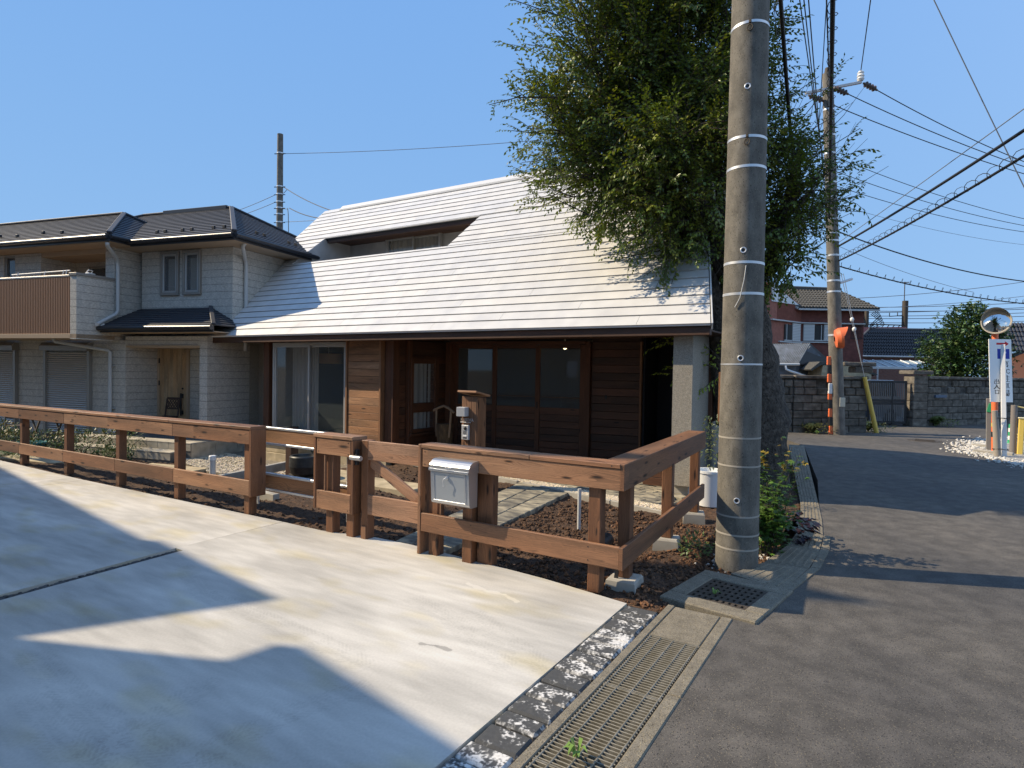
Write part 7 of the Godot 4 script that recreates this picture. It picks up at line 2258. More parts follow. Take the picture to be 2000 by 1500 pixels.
	g = Geo.new(); g.box(Transform3D(Basis(Vector3.UP, 0.55), b.lerp(tp, 0.132) + Vector3(-0.15, 0, 0.16)), Vector3(0.11, 0.30, 0.06), 0.01); obj("notice_strip", g, M.white, p2)
	g = Geo.new(); g.box(Transform3D(Basis(Vector3.UP, 0.55), b.lerp(tp, 0.095) + Vector3(0.14, 0, 0.12)), Vector3(0.16, 0.26, 0.03), 0.008); obj("notice_plate", g, mat(lin(0.55, 0.50, 0.38), 0.6), p2)
	# traffic mirror on the far pole, seen edge-on
	traffic_mirror("traffic_mirror", "orange-hooded round traffic mirror clamped to the far pole", Vector3(-1.22, 2.72, -19.32), 0.29, deg_to_rad(104), M.orange)
	# guy wire with its yellow sleeve
	var gy := thing("guy_wire", "guy wire of the far pole with a yellow plastic sleeve at its foot", "guy wire")
	var g0 := Vector3(-0.326, -0.02, -21.1); var g1 := Vector3(-1.27, 4.6, -19.9)
	g = Geo.new(); g.tube([g0, g0.lerp(g1, 0.36)], [0.065, 0.06], 12); obj("sleeve", g, M.yellow, gy)
	for o: float in [-0.03, 0.03]:
		g = Geo.new(); g.tube([g0.lerp(g1, 0.36), g1 + Vector3(o, 0.0, 0)], [0.009], 6); obj("strand", g, M.galv, gy)
	for s: float in [0.66, 0.72]:
		g = Geo.new()
		var pr := []
		for j in 7: pr.append(Vector2(sin(PI * j / 6.0) * 0.055, -cos(PI * j / 6.0) * 0.07))
		g.lathe(Transform3D(Basis(), g0.lerp(g1, s)), pr, 12); obj("egg_insulator", g, M.white, gy)
	# ---- pole far behind the left house
	var p3 := thing("utility_pole", "slim concrete pole rising behind the two-storey house on the left", "utility pole", Vector3(-23.2, 0, -17.6))
	g = Geo.new(); g.tube([Vector3(0.05, 0, 0), Vector3(0, 11.92, 0)], [0.17, 0.125], 16); obj("shaft", g, M.pole_far, p3)
	for h: float in [11.08, 9.62, 9.28, 8.95, 8.68, 8.4, 8.05]:
		g = Geo.new(); g.lathe(Transform3D(Basis(), Vector3(0.01, h, 0)), [Vector2(0.12, -0.025), Vector2(0.15, -0.025), Vector2(0.15, 0.025), Vector2(0.12, 0.025)], 14); obj("band", g, M.galv, p3)
		g = Geo.new(); g.beam(Vector3(-0.22, h - 0.02, 0.12), Vector3(0.24, h - 0.02, -0.1), 0.03, 0.03); obj("bracket", g, M.black, p3)
	g = Geo.new()
	g.tube([Vector3(0.18, 9.3, 0), Vector3(0.42, 9.26, 0.1), Vector3(0.62, 9.38, 0.1)], [0.012], 5)
	g.tube([Vector3(0.55, 8.6, 0), Vector3(0.72, 8.3, 0.1), Vector3(0.75, 7.6, 0.1), Vector3(0.7, 7.0, 0.1)], [0.016], 5)
	g.tube([Vector3(0.15, 8.62, 0), Vector3(0.6, 8.55, 0.05)], [0.01], 5)
	obj("cable_loops", g, M.wire, p3)
	wire("single thin wire running right from the slim pole above the pale roof", Vector3(-23.05, 11.08, -17.72), Vector3(-23.05, 11.08, -17.72) + (Vector3(-12.224, 10.95, -20.9) - Vector3(-23.05, 11.08, -17.72)) * 1.7, 0.25, 0.011, M.wire_grey, "wires at the slim pole")
	wire("dark cable dropping right from the slim pole to the ridge of the pale roof", Vector3(-23.03, 9.6, -17.67), Vector3(-16.2, 6.95, -14.9), 0.12, 0.016, null, "wires at the slim pole")
	wire("second dark cable dropping right from the slim pole behind the pale roof", Vector3(-22.4, 8.55, -17.5), Vector3(-16.4, 6.75, -14.6), 0.12, 0.018, null, "wires at the slim pole")
	wire("level thin wire leaving the slim pole to the right, just above the dark roof", Vector3(-23.0, 8.06, -17.7), Vector3(-14.0, 7.6, -17.5), 0.1, 0.010, M.wire_grey, "wires at the slim pole")
	wire("upper thin wire leaving the slim pole to the left", Vector3(-23.3, 9.27, -17.5), Vector3(-31.0, 9.3, -18.9), 0.1, 0.011, null, "wires at the slim pole")
	wire("lower thin wire leaving the slim pole to the left", Vector3(-23.3, 8.94, -17.5), Vector3(-31.0, 9.1, -19.0), 0.1, 0.011, null, "wires at the slim pole")
	# ---- railway masts in the distance
	var rg := thing("railway_gantry", "distant railway masts with a lattice beam over the house roofs", "gantry")
	g = Geo.new(); g.tube([Vector3(-2.95, 0, -92.6), Vector3(-2.95, 11.4, -92.6)], [0.28], 8); obj("mast", g, M.castiron, rg)
	g = Geo.new(); g.tube([Vector3(1.32, 0, -95.2), Vector3(1.32, 11.7, -95.2)], [0.35], 8); obj("mast", g, M.castiron, rg)
	g = Geo.new(); g.tube([Vector3(1.2, 11.6, -95.2), Vector3(1.2, 14.2, -95.2)], [0.06], 6); g.beam(Vector3(0.7, 14.1, -95.2), Vector3(1.7, 14.1, -95.2), 0.1, 0.1); obj("antenna", g, M.castiron, rg)
	g = Geo.new()
	g.beam(Vector3(-4.5, 8.6, -91.6), Vector3(1.4, 8.5, -95.2), 0.14, 0.14); g.beam(Vector3(-4.5, 7.8, -91.6), Vector3(1.4, 7.7, -95.2), 0.14, 0.14)
	for j in 10:
		var a := Vector3(-4.5, 7.8, -91.6).lerp(Vector3(1.4, 7.7, -95.2), j / 10.0); var c := Vector3(-4.5, 8.6, -91.6).lerp(Vector3(1.4, 8.5, -95.2), (j + 1) / 10.0)
		g.beam(a, c, 0.08, 0.08)
	g.beam(Vector3(-0.4, 9.65, -94.3), Vector3(1.3, 9.8, -95.2), 0.1, 0.1); g.beam(Vector3(-0.4, 9.65, -94.3), Vector3(-0.4, 10.1, -94.3), 0.1, 0.1); g.beam(Vector3(0.5, 9.7, -94.7), Vector3(0.5, 10.2, -94.7), 0.1, 0.1)
	obj("lattice_beam", g, M.castiron, rg)
	var hs := [[10.7, 11.8], [10.3, 10.8], [9.6, 10.4], [9.3, 9.9], [8.8, 9.2], [10.0, 11.2]]
	for j in hs.size():
		wire(["topmost distant railway wire over the house roofs", "second highest distant railway wire over the house roofs", "distant railway wire at mid height over the house roofs", "distant railway wire below mid height over the house roofs", "lowest distant railway wire over the house roofs", "rising distant railway wire crossing the others"][j], Vector3(-6.5, hs[j][0], -90.7), Vector3(22, float(hs[j][1]) + 0.6, -108), 0.3, 0.045, M.wire_grey, "railway wires")
	wire("far power line rising faintly to the right below the clouds", Vector3(-3.0, 9.4, -69.2), Vector3(14, 11.9, -79.5), 0.3, 0.03, M.wire_grey, "far power lines")
	wire("second far power line rising faintly below the clouds", Vector3(-3.0, 8.4, -69.2), Vector3(14, 10.4, -79.5), 0.3, 0.025, M.wire_grey, "far power lines")

func traffic_mirror(called: String, label: String, c: Vector3, r: float, yaw: float, hood: Material) -> Node3D:
	var t := thing(called, label, "mirror", c)
	var f := Transform3D(Basis(Vector3.UP, yaw) * Basis(Vector3.RIGHT, deg_to_rad(82)), Vector3.ZERO)
	# local y of f points out of the glass
	var g := Geo.new()
	var prof := []
	for k in 9:
		var a := k / 8.0 * 0.42
		prof.append(Vector2(sin(a) / sin(0.42) * r * 0.93, (cos(a) - cos(0.42)) * r * 2.1))
	prof.reverse()
	g.lathe(f, prof, 40)
	obj("glass", g, mat(lin(0.80, 0.80, 0.79), 0.02, 1.0), t)
	g = Geo.new(); g.lathe(f, [Vector2(r * 0.3, -0.16), Vector2(r * 0.85, -0.13), Vector2(r, -0.03), Vector2(r, 0.035), Vector2(r * 0.93, 0.035), Vector2(r * 0.93, -0.01)], 40); obj("housing", g, hood if hood == M.orange else mat(lin(0.42, 0.37, 0.29), 0.5), t)
	g = Geo.new()
	var n := 20
	for k in n:
		var a0 := lerpf(0.12, PI - 0.12, float(k) / n); var a1 := lerpf(0.12, PI - 0.12, float(k + 1) / n)
		var l0 := 0.17 * sin(a0); var l1 := 0.17 * sin(a1)
		var p0 := Vector3(cos(a0) * r, 0.03, -sin(a0) * r); var p1 := Vector3(cos(a1) * r, 0.03, -sin(a1) * r)
		g.quad(f * p0, f * p1, f * (p1 + Vector3(0, l1, 0)), f * (p0 + Vector3(0, l0, 0)), (f.basis * Vector3(cos((a0 + a1) * 0.5), 0, -sin((a0 + a1) * 0.5))).normalized())
		g.quad(f * (p0 * 0.985), f * (p1 * 0.985), f * (p1 * 0.985 + Vector3(0, l1, 0)), f * (p0 * 0.985 + Vector3(0, l0, 0)), -(f.basis * Vector3(cos((a0 + a1) * 0.5), 0, -sin((a0 + a1) * 0.5))).normalized())
	obj("hood", g, hood, t)
	return t

# brush strokes of the sign's characters on a grid of 0..10, y downwards
func sign_picture() -> ImageTexture:
	var w := 256; var h := 768
	var im := Image.create_empty(w, h, false, Image.FORMAT_RGB8)
	im.fill(Color(0.95, 0.95, 0.94))
	# red arrow
	im.fill_rect(Rect2i(84, 44, 100, 24), Color(0.82, 0.10, 0.14))
	for x in 46:
		var hh := int((46 - x) * 0.72)
		im.fill_rect(Rect2i(184 + x - 2, 56 - hh, 1, hh * 2), Color(0.82, 0.10, 0.14))
	# blue P panel
	im.fill_rect(Rect2i(92, 118, 140, 122), Color(0.07, 0.20, 0.62))
	var wh := Color(0.97, 0.97, 0.97)
	im.fill_rect(Rect2i(134, 134, 22, 92), wh)
	for k in 400:
		var a := TAU * k / 400.0
		for r in range(16, 34):
			var x := 160 + int(cos(a) * r * 1.0); var y := 162 + int(sin(a) * r * 0.82)
			if x >= 150: im.set_pixel(x, y, wh)
	im.fill_rect(Rect2i(134, 134, 28, 14), wh); im.fill_rect(Rect2i(134, 176, 28, 14), wh)
	var ink := Color(0.04, 0.04, 0.05)
	var dai := [[2, 0, 0.6, 1.8], [1.4, 1, 4.6, 1], [2.8, 1.2, 3.4, 2.2], [6.2, 0, 4.9, 1.8], [5.6, 1, 9.6, 1], [7.2, 1.2, 7.8, 2.2], [1.5, 3, 8.2, 3], [8.2, 3, 8.2, 4.6], [1.8, 4.6, 8.2, 4.6], [1.8, 4.6, 1.5, 6.4], [1.5, 6.3, 8.7, 6.3], [8.7, 6.3, 8.3, 9], [8.3, 9, 7.3, 8.6], [5, 3, 5, 10], [4.8, 6.6, 1, 9.6]]
	var chu := [[1, 0.6, 1, 5.6], [1, 0.6, 4.4, 0.6], [1, 2.2, 4.2, 2.2], [1, 3.8, 4.2, 3.8], [2.7, 0.6, 2.7, 5.4], [1, 5.5, 4.6, 5.5], [4.6, 5.5, 4.2, 9.6], [4.2, 9.6, 3.4, 9], [0.6, 7, 0.2, 9.4], [1.6, 7, 1.7, 8.8], [2.5, 6.8, 2.8, 8.6], [3.3, 6.8, 3.7, 8], [7, 0, 7.8, 1.2], [5.4, 2.2, 9.6, 2.2], [5.8, 5.4, 9.3, 5.4], [7.5, 2.2, 7.5, 9.2], [5, 9.3, 10, 9.3]]
	var sha := [[0.8, 1.2, 9.2, 1.2], [2, 2.8, 8, 2.8], [2, 2.8, 2, 6.6], [8, 2.8, 8, 6.6], [2, 4.7, 8, 4.7], [2, 6.5, 8, 6.5], [0.2, 8.2, 9.8, 8.2], [5, 0, 5, 10]]
	var jou := [[0.2, 3, 3.4, 3], [1.8, 0.6, 1.8, 7.2], [0, 7.8, 3.6, 6.6], [4.8, 0.6, 8.6, 0.6], [4.8, 0.6, 4.8, 3.8], [8.6, 0.6, 8.6, 3.8], [4.8, 2.2, 8.6, 2.2], [4.8, 3.8, 8.6, 3.8], [3.8, 5.2, 9.8, 5.2], [5, 5.2, 3.4, 8], [4.8, 6.4, 9, 6.4], [9, 6.4, 8.2, 9.8], [8.2, 9.8, 7.2, 9.2], [6.2, 6.6, 4.2, 9.6], [7.6, 6.6, 5.8, 9.8]]
	var de := [[5, 0.2, 5, 9], [1.8, 1.4, 1.8, 4.4], [1.8, 4.4, 8.2, 4.4], [8.2, 1.4, 8.2, 4.4], [0.8, 5.6, 0.8, 9.2], [0.8, 9.2, 9.2, 9.2], [9.2, 5.6, 9.2, 9.2]]
	var iri := [[3.6, 0.6, 5.2, 1.4], [5.2, 1.4, 3.6, 5.6], [3.6, 5.6, 0.4, 9.4], [5, 2, 6.6, 6], [6.6, 6, 9.8, 9.4]]
	var kuchi := [[1.6, 1.6, 1.8, 8.6], [1.6, 1.6, 8.6, 1.6], [8.6, 1.6, 8.2, 8.6], [1.8, 8.4, 8.2, 8.4]]
	strokes(im, dai, 130, 268, 9.2, 7.6, ink, 3.6)
	strokes(im, chu, 128, 442, 9.8, 8.2, ink, 3.4)
	strokes(im, sha, 132, 532, 9.4, 7.4, ink, 3.8)
	strokes(im, jou, 130, 618, 9.8, 7.6, ink, 3.4)
	strokes(im, de, 48, 490, 6.0, 5.6, ink, 3.2)
	strokes(im, iri, 46, 556, 6.4, 5.4, ink, 3.6)
	strokes(im, kuchi, 48, 618, 6.0, 5.6, ink, 3.4)
	# 2-C
	strokes(im, [[0.4, 2.4, 1.2, 0.6], [1.2, 0.6, 3, 0.6], [3, 0.6, 3.4, 2.6], [3.4, 2.6, 0.4, 9], [0.4, 9, 3.8, 9], [4.8, 5.6, 6.2, 5.6], [10.6, 2.2, 9.6, 0.7], [9.6, 0.7, 8.2, 0.9], [8.2, 0.9, 7.4, 3], [7.4, 3, 7.4, 6.6], [7.4, 6.6, 8.2, 8.7], [8.2, 8.7, 9.6, 9], [9.6, 9, 10.7, 7.6]], 120, 362, 10.0, 6.0, ink, 3.0)
	return ImageTexture.create_from_image(im)

func strokes(im: Image, list: Array, ox: float, oy: float, sx: float, sy: float, c: Color, w: float) -> void:
	for s: Array in list:
		var a := Vector2(ox + s[0] * sx, oy + s[1] * sy); var b := Vector2(ox + s[2] * sx, oy + s[3] * sy)
		var n := int(a.distance_to(b)) + 1
		var ww := w * (0.75 if absf(a.y - b.y) < 3.0 else 1.15)
		for k in n + 1:
			var p := a.lerp(b, float(k) / n)
			var r := ww * (1.15 - 0.3 * sin(PI * k / n))
			im.fill_rect(Rect2i(int(p.x - r), int(p.y - r), int(r * 2), int(r * 2)), c)

func street_corner() -> void:
	var g: Geo
	# parking sign on its white post
	var sg := thing("parking_sign", "tall white parking sign with red arrow, blue P and black lettering on a white post", "sign")
	var bl := Vector3(1.84, 1.157, -16.67); var br := Vector3(2.248, 1.157, -16.90); var tl := Vector3(1.775, 2.515, -16.66); var tr := Vector3(2.18, 2.515, -16.89)
	var nn := (br - bl).cross(tl - bl).normalized()
	if nn.z < 0: nn = -nn
	g = Geo.new(); g.quad(bl, br, tr, tl, nn, Vector2(0, 1), Vector2(1, 1), Vector2(1, 0), Vector2(0, 0)); obj("face", g, mat(Color(1, 1, 1), 0.5, 0, sign_picture()), sg)
	g = Geo.new()
	var bk := nn * -0.022; var fr := nn * -0.002
	g.quad(bl + bk, br + bk, tr + bk, tl + bk); g.quad(bl + fr, br + fr, br + bk, bl + bk); g.quad(tl + fr, tr + fr, tr + bk, tl + bk); g.quad(bl + fr, tl + fr, tl + bk, bl + bk); g.quad(br + fr, tr + fr, tr + bk, br + bk)
	obj("board", g, M.white, sg)
	g = Geo.new(); g.beam(Vector3(2.10, -0.1, -16.60), Vector3(2.03, 2.4, -16.83), 0.085, 0.085, 0.006); obj("post", g, M.white, sg)
	# wooden stake lashed to it
	var st := thing("wooden_stake", "grey wooden stake lashed with wire to the white sign post", "stake", Vector3(1.955, 0, -16.52))
	g = Geo.new(); g.tube([Vector3(0.02, -0.1, 0), Vector3(-0.02, 0.5, 0.01), Vector3(-0.06, 0.98, 0.02)], [0.07, 0.062, 0.055], 10); obj("stake", g, mat(lin(0.30, 0.265, 0.22), 0.95), st)
	g = Geo.new()
	for y: float in [0.16, 0.82]:
		g.tube([Vector3(-0.08, y, 0.04), Vector3(0.05, y + 0.01, 0.08), Vector3(0.2, y - 0.01, 0.03), Vector3(0.2, y, -0.08), Vector3(-0.06, y, -0.06), Vector3(-0.08, y, 0.04)], [0.008], 5)
	obj("lashing", g, M.wire, st)
	# mirror pole of orange pipe with black bands
	var mp := thing("mirror_pole", "orange pipe post with dark bands behind the parking sign, carrying the round mirror", "pole")
	var m0 := Vector3(2.035, -0.1, -17.5); var m1 := Vector3(1.975, 3.27, -17.66)
	var cuts := [0.0, 0.13, 0.165, 0.20, 0.225, 1.0]
	for k in 5:
		g = Geo.new(); g.tube([m0.lerp(m1, cuts[k]), m0.lerp(m1, cuts[k + 1] - 0.001)], [0.062], 14); obj("pipe_section", g, M.orange if k % 2 == 0 else (M.black if k == 1 else M.yellow), mp)
	traffic_mirror("traffic_mirror", "round convex traffic mirror with a faded hood above the parking sign", Vector3(1.985, 2.95, -17.48), 0.285, deg_to_rad(-16), mat(lin(0.48, 0.42, 0.33), 0.6))
	# posts, bollards and rope of the parking lot
	var gp := thing("grey_post", "grey square post with a green scrap behind the parking sign", "post", Vector3(1.97, 0, -17.9))
	g = Geo.new(); g.beam(Vector3(0, -0.1, 0), Vector3(-0.03, 1.2, 0), 0.09, 0.09, 0.006); obj("post", g, mat(lin(0.20, 0.19, 0.18), 0.8), gp)
	g = Geo.new(); g.box(Transform3D(Basis(Vector3.FORWARD, 0.2), Vector3(-0.01, 0.98, 0.05)), Vector3(0.08, 0.2, 0.02), 0.004); obj("green_scrap", g, M.green, gp)
	gp = thing("grey_post", "grey leaning post holding the yellow rope, right of the parking sign", "post", Vector3(2.34, 0, -17.4))
	g = Geo.new(); g.tube([Vector3(0, -0.1, 0), Vector3(0.0, 1.08, 0)], [0.065, 0.06], 10); obj("post", g, mat(lin(0.19, 0.17, 0.16), 0.9), gp)
	var bo := thing("striped_bollard", "green and white striped bollard behind the yellow post", "bollard", Vector3(2.655, 0, -20.1))
	for k in 5:
		g = Geo.new(); g.tube([Vector3(0, k * 0.1, 0), Vector3(0, (k + 1) * 0.1 - 0.001, 0)], [0.068 - k * 0.004, 0.066 - k * 0.004], 14); obj("stripe", g, M.green if k % 2 == 0 else M.white, bo)
	g = Geo.new(); g.lathe(Transform3D(), [Vector2(0.1, 0), Vector2(0.09, 0.03), Vector2(0.07, 0.03)], 14); obj("foot", g, M.green, bo)
	var yp := thing("yellow_post", "yellow square post with a pale cap at the right edge", "post", Vector3(2.45, 0, -17.35))
	g = Geo.new(); g.beam(Vector3(0, -0.1, 0), Vector3(0.02, 0.80, 0), 0.10, 0.10, 0.012); obj("post", g, M.yellow, yp)
	g = Geo.new(); g.box(Transform3D(Basis(), Vector3(0.02, 0.805, 0)), Vector3(0.13, 0.025, 0.13), 0.006); obj("cap", g, mat(lin(0.75, 0.68, 0.45), 0.5), yp)
	wire("yellow rope slung from the grey post towards the right edge", Vector3(2.34, 1.07, -17.38), Vector3(3.9, 0.85, -17.6), 0.05, 0.016, mat(lin(0.70, 0.55, 0.22), 0.8), "parking lot ropes")
	wire("low rope strung between the striped bollard and the yellow post", Vector3(2.66, 0.40, -20.0), Vector3(2.45, 0.42, -17.3), 0.04, 0.014, mat(lin(0.70, 0.55, 0.22), 0.8), "parking lot ropes")
	# low kerb blocks of the lot
	for q: Array in [[1.62, -17.15, 2.3, -16.95, "low concrete kerb bar at the near edge of the gravel lot"], [1.75, -18.7, 2.2, -18.5, "low concrete kerb bar behind the parking sign"]]:
		var kb := thing("kerb_bar", q[4], "kerb")
		g = Geo.new(); g.beam(Vector3(q[0], 0.02, q[1]), Vector3(q[2], 0.02, q[3]), 0.12, 0.09, 0.015); obj("bar", g, M.concrete, kb)

# one folded, pointed leaf in the xz plane along +x
func leaf_geo(g: Geo, t: Transform3D, l: float, w: float, fold := 0.25) -> void:
	var a := Vector3.ZERO; var b := Vector3(l * 0.42, -0.02 * l, w * 0.5); var c := Vector3(l, -0.16 * l, 0); var d := Vector3(l * 0.42, -0.02 * l, -w * 0.5)
	var m := Vector3(l * 0.45, -fold * w * 0.6, 0)
	for q: Array in [[a, b, m], [b, c, m], [c, d, m], [d, a, m]]:
		var p0: Vector3 = t * (q[0] as Vector3); var p1: Vector3 = t * (q[1] as Vector3); var p2: Vector3 = t * (q[2] as Vector3)
		var nn := (p1 - p0).cross(p2 - p0).normalized()
		if nn.dot(t.basis.y) < 0: nn = -nn
		g.tri3(p0, p1, p2, nn, nn, nn, Vector2(0, 0), Vector2(1, 0), Vector2(0.5, 1))

func spray_mesh(sd: int, n: int, l: float, leaf: float) -> Array:
	var r := RandomNumberGenerator.new(); r.seed = sd
	var g := Geo.new()
	var tw := Geo.new()
	var pts := []
	for k in 5:
		var t := k / 4.0
		pts.append(Vector3(l * t, 0.06 * l * sin(t * 3.0) - 0.13 * l * t * t, 0.05 * l * sin(t * 4.0)))
	tw.tube(pts, [0.004, 0.0035, 0.003, 0.002, 0.0012], 4, false)
	for k in n:
		var t := (k + 0.6) / n
		var i := mini(int(t * 4.0), 3)
		var p: Vector3 = (pts[i] as Vector3).lerp(pts[i + 1], t * 4.0 - i)
		var side := 1.0 if k % 2 == 0 else -1.0
		var yaw := side * r.randf_range(0.5, 1.1)
		if k == n - 1: yaw = 0.1
		var b := Basis(Vector3.UP, yaw) * Basis(Vector3.FORWARD, r.randf_range(0.05, 0.75)) * Basis(Vector3.RIGHT, r.randf_range(-0.6, 0.6))
		leaf_geo(g, Transform3D(b, p), leaf * r.randf_range(0.75, 1.2) * (1.0 - 0.25 * t), leaf * 0.42)
	return [g.mesh(), tw.mesh()]

func leafy(sd: int, count: int, ext: Vector3, c: Vector3, leaf: float) -> Geo:
	var r := RandomNumberGenerator.new(); r.seed = sd
	var g := Geo.new()
	for k in count:
		var d := Vector3(r.randfn(), r.randfn(), r.randfn()).normalized()
		var p := c + d * ext * pow(r.randf(), 0.38)
		var out := (d + Vector3(0, 0.5, 0) + Vector3(r.randfn(), r.randfn(), r.randfn()) * 0.5).normalized()
		var x := out; var z := x.cross(Vector3.UP).normalized(); var y := z.cross(x)
		leaf_geo(g, Transform3D(Basis(x, y, z) * Basis(Vector3.RIGHT, r.randf_range(-0.8, 0.8)), p), leaf * r.randf_range(0.7, 1.3), leaf * 0.5)
	return g

func gnarl(pts: Array, rs: Array, amp: float, sd: int) -> Geo:
	var q := noise(sd, 1.6, 3); var q2 := noise(sd + 1, 6.0, 3)
	var g := Geo.new()
	# resample
	var P := []; var R := []
	for k in pts.size() - 1:
		for j in 6:
			var t := j / 6.0
			P.append((pts[k] as Vector3).lerp(pts[k + 1], t)); R.append(lerpf(rs[k], rs[k + 1], smoothstep(0.0, 1.0, t)))
	P.append(pts[-1]); R.append(rs[-1])
	g.tube(P, R, 28, true)
	var axis := P
	for i in g.v.size():
		var p := g.v[i]
		var n := g.n[i]
		g.v[i] = p + n * (q.get_noise_3dv(p) * amp + q2.get_noise_3dv(p * Vector3(1, 0.5, 1)) * amp * 0.35)
	return g

func street_tree() -> void:
	var t := thing("zelkova_tree", "leafy street tree with a knobbly trunk between the pale-roofed house and the big pole", "tree")
	var r := RandomNumberGenerator.new(); r.seed = 4242
	obj("trunk", gnarl([Vector3(-1.80, -0.15, -9.92), Vector3(-1.79, 0.35, -9.92), Vector3(-1.75, 0.95, -9.93), Vector3(-1.82, 1.6, -9.9), Vector3(-1.88, 2.2, -9.85), Vector3(-1.95, 2.75, -9.8), Vector3(-2.0, 3.2, -9.75)], [0.56, 0.49, 0.47, 0.40, 0.37, 0.33, 0.24], 0.10, 7), M.bark, t)
	obj("trunk", gnarl([Vector3(-2.08, 0.9, -9.72), Vector3(-2.16, 1.5, -9.66), Vector3(-2.22, 2.1, -9.62), Vector3(-2.34, 2.75, -9.55), Vector3(-2.5, 3.4, -9.5)], [0.22, 0.19, 0.18, 0.17, 0.13], 0.05, 9), M.bark, t)
	var fork := Vector3(-2.05, 2.95, -9.72)
	var lobes := [[-4.04, 6.45, -8.7, 1.25, 1.0], [-3.06, 6.88, -9.2, 1.25, 1.0], [-4.55, 5.5, -8.4, 0.95, 0.9], [-3.35, 5.3, -8.97, 1.45, 1.0], [-3.75, 4.5, -8.6, 1.05, 1.0], [-2.85, 4.15, -9.0, 1.15, 1.0], [-2.35, 5.4, -9.59, 1.15, 1.0], [-2.44, 3.35, -9.3, 0.60, 0.9], [-1.35, 4.05, -10.0, 0.80, 0.75], [-1.44, 3.3, -9.9, 0.55, 0.9], [-1.05, 4.4, -10.1, 0.55, 0.28], [-3.75, 7.9, -8.9, 1.4, 0.9], [-2.6, 8.0, -9.5, 1.3, 0.8], [-2.3, 6.6, -9.9, 1.1, 0.9], [-1.75, 4.9, -10.1, 0.7, 0.45], [-3.3, 5.9, -10.2, 1.2, 0.9], [-2.6, 4.9, -8.5, 0.9, 0.8]]
	var limbs := Geo.new()
	var xs := []; var tn := []
	for lb: Array in lobes:
		var c := Vector3(lb[0], lb[1], lb[2]); var rad: float = lb[3]
		var mid := fork.lerp(c, 0.5) + Vector3(r.randf_range(-0.2, 0.2), 0.25, r.randf_range(-0.2, 0.2))
		limbs.tube([fork, mid, c], [0.10, 0.065, 0.035], 8, false)
		var nb := int(30.0 * rad * rad * float(lb[4])) + 8
		for k in nb:
			var d := Vector3(r.randfn(), r.randfn() * 0.9 + 0.15, r.randfn()).normalized()
			var tip := c + d * rad * Vector3(1, 0.92, 1.05) * r.randf_range(0.72, 1.12)
			var base := mid.lerp(c, r.randf_range(0.3, 1.0)) + Vector3(r.randfn(), r.randfn(), r.randfn()) * 0.1
			var bend := base.lerp(tip, 0.5) + Vector3(0, 0.12, 0)
			limbs.tube([base, bend, tip], [0.016, 0.010, 0.004], 4, false)
			var ns := int(r.randf_range(13, 22) * (0.55 + 0.45 * float(lb[4])))
			for s in ns:
				var u := pow(r.randf(), 0.7)
				var p: Vector3 = (base.lerp(bend, u * 2.0) if u < 0.5 else bend.lerp(tip, u * 2.0 - 1.0)) + Vector3(r.randfn(), r.randfn(), r.randfn()) * 0.09
				_spray(p, (tip - base).normalized(), r, xs, tn)
	# single twigs that stick out of the crown
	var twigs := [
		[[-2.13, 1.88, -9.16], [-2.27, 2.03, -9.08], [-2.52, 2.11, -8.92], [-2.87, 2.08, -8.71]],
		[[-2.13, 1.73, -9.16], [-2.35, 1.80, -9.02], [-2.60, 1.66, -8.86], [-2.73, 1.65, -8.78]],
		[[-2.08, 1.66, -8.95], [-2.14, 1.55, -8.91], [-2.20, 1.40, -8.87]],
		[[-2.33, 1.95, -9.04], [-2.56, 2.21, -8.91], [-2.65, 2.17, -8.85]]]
	for line: Array in side_twigs(): twigs.append(line)
	var j := 0
	for tw: Array in twigs:
		var pts := []
		for q: Array in tw: pts.append(Vector3(q[0], q[1], q[2]))
		limbs.tube(pts, [0.012, 0.008, 0.005, 0.003], 5, false)
		for k in pts.size() - 1:
			var a: Vector3 = pts[k]; var b: Vector3 = pts[k + 1]
			var n := int(a.distance_to(b) / (0.085 if j < 4 else 0.14)) + 1
			for s in n:
				if j >= 4 and j < 11 and r.randf() < 0.35: continue
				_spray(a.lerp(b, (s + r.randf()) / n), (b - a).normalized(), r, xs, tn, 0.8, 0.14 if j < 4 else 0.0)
		j += 1
	# bare shoots on the right
	for k in 46:
		var a := Vector3(r.randf_range(-1.7, -1.0), r.randf_range(3.6, 5.4), r.randf_range(-10.3, -9.6))
		var d := Vector3(r.randf_range(0.1, 0.55), r.randf_range(0.3, 0.9), r.randf_range(-0.3, 0.2))
		limbs.tube([a, a + d * 0.6 + Vector3(0.05, 0, 0), a + d * 1.25], [0.006, 0.004, 0.002], 4, false)
		if k % 4 == 0: _spray(a + d * 1.2, d.normalized(), r, xs, tn, 0.7)
	limbs.tube([Vector3(-1.85, 2.9, -9.8), Vector3(-1.5, 3.6, -9.9), Vector3(-1.35, 4.4, -9.95), Vector3(-1.25, 5.0, -10.0)], [0.13, 0.09, 0.07, 0.06], 8)
	limbs.tube([Vector3(-1.4, 4.2, -9.93), Vector3(-1.1, 4.5, -9.9), Vector3(-0.95, 4.55, -9.9)], [0.05, 0.04, 0.035], 8)
	obj("limbs", limbs, M.bark, t)
	var sp := spray_mesh(3, 12, 0.42, 0.082)
	var lm := leafmat(0.105, 0.155, 0.026, 0.75)
	lm.roughness = 0.42
	many("foliage", sp[0], lm, xs, t, tn)
	many("twigs", sp[1], M.bark, xs, t)

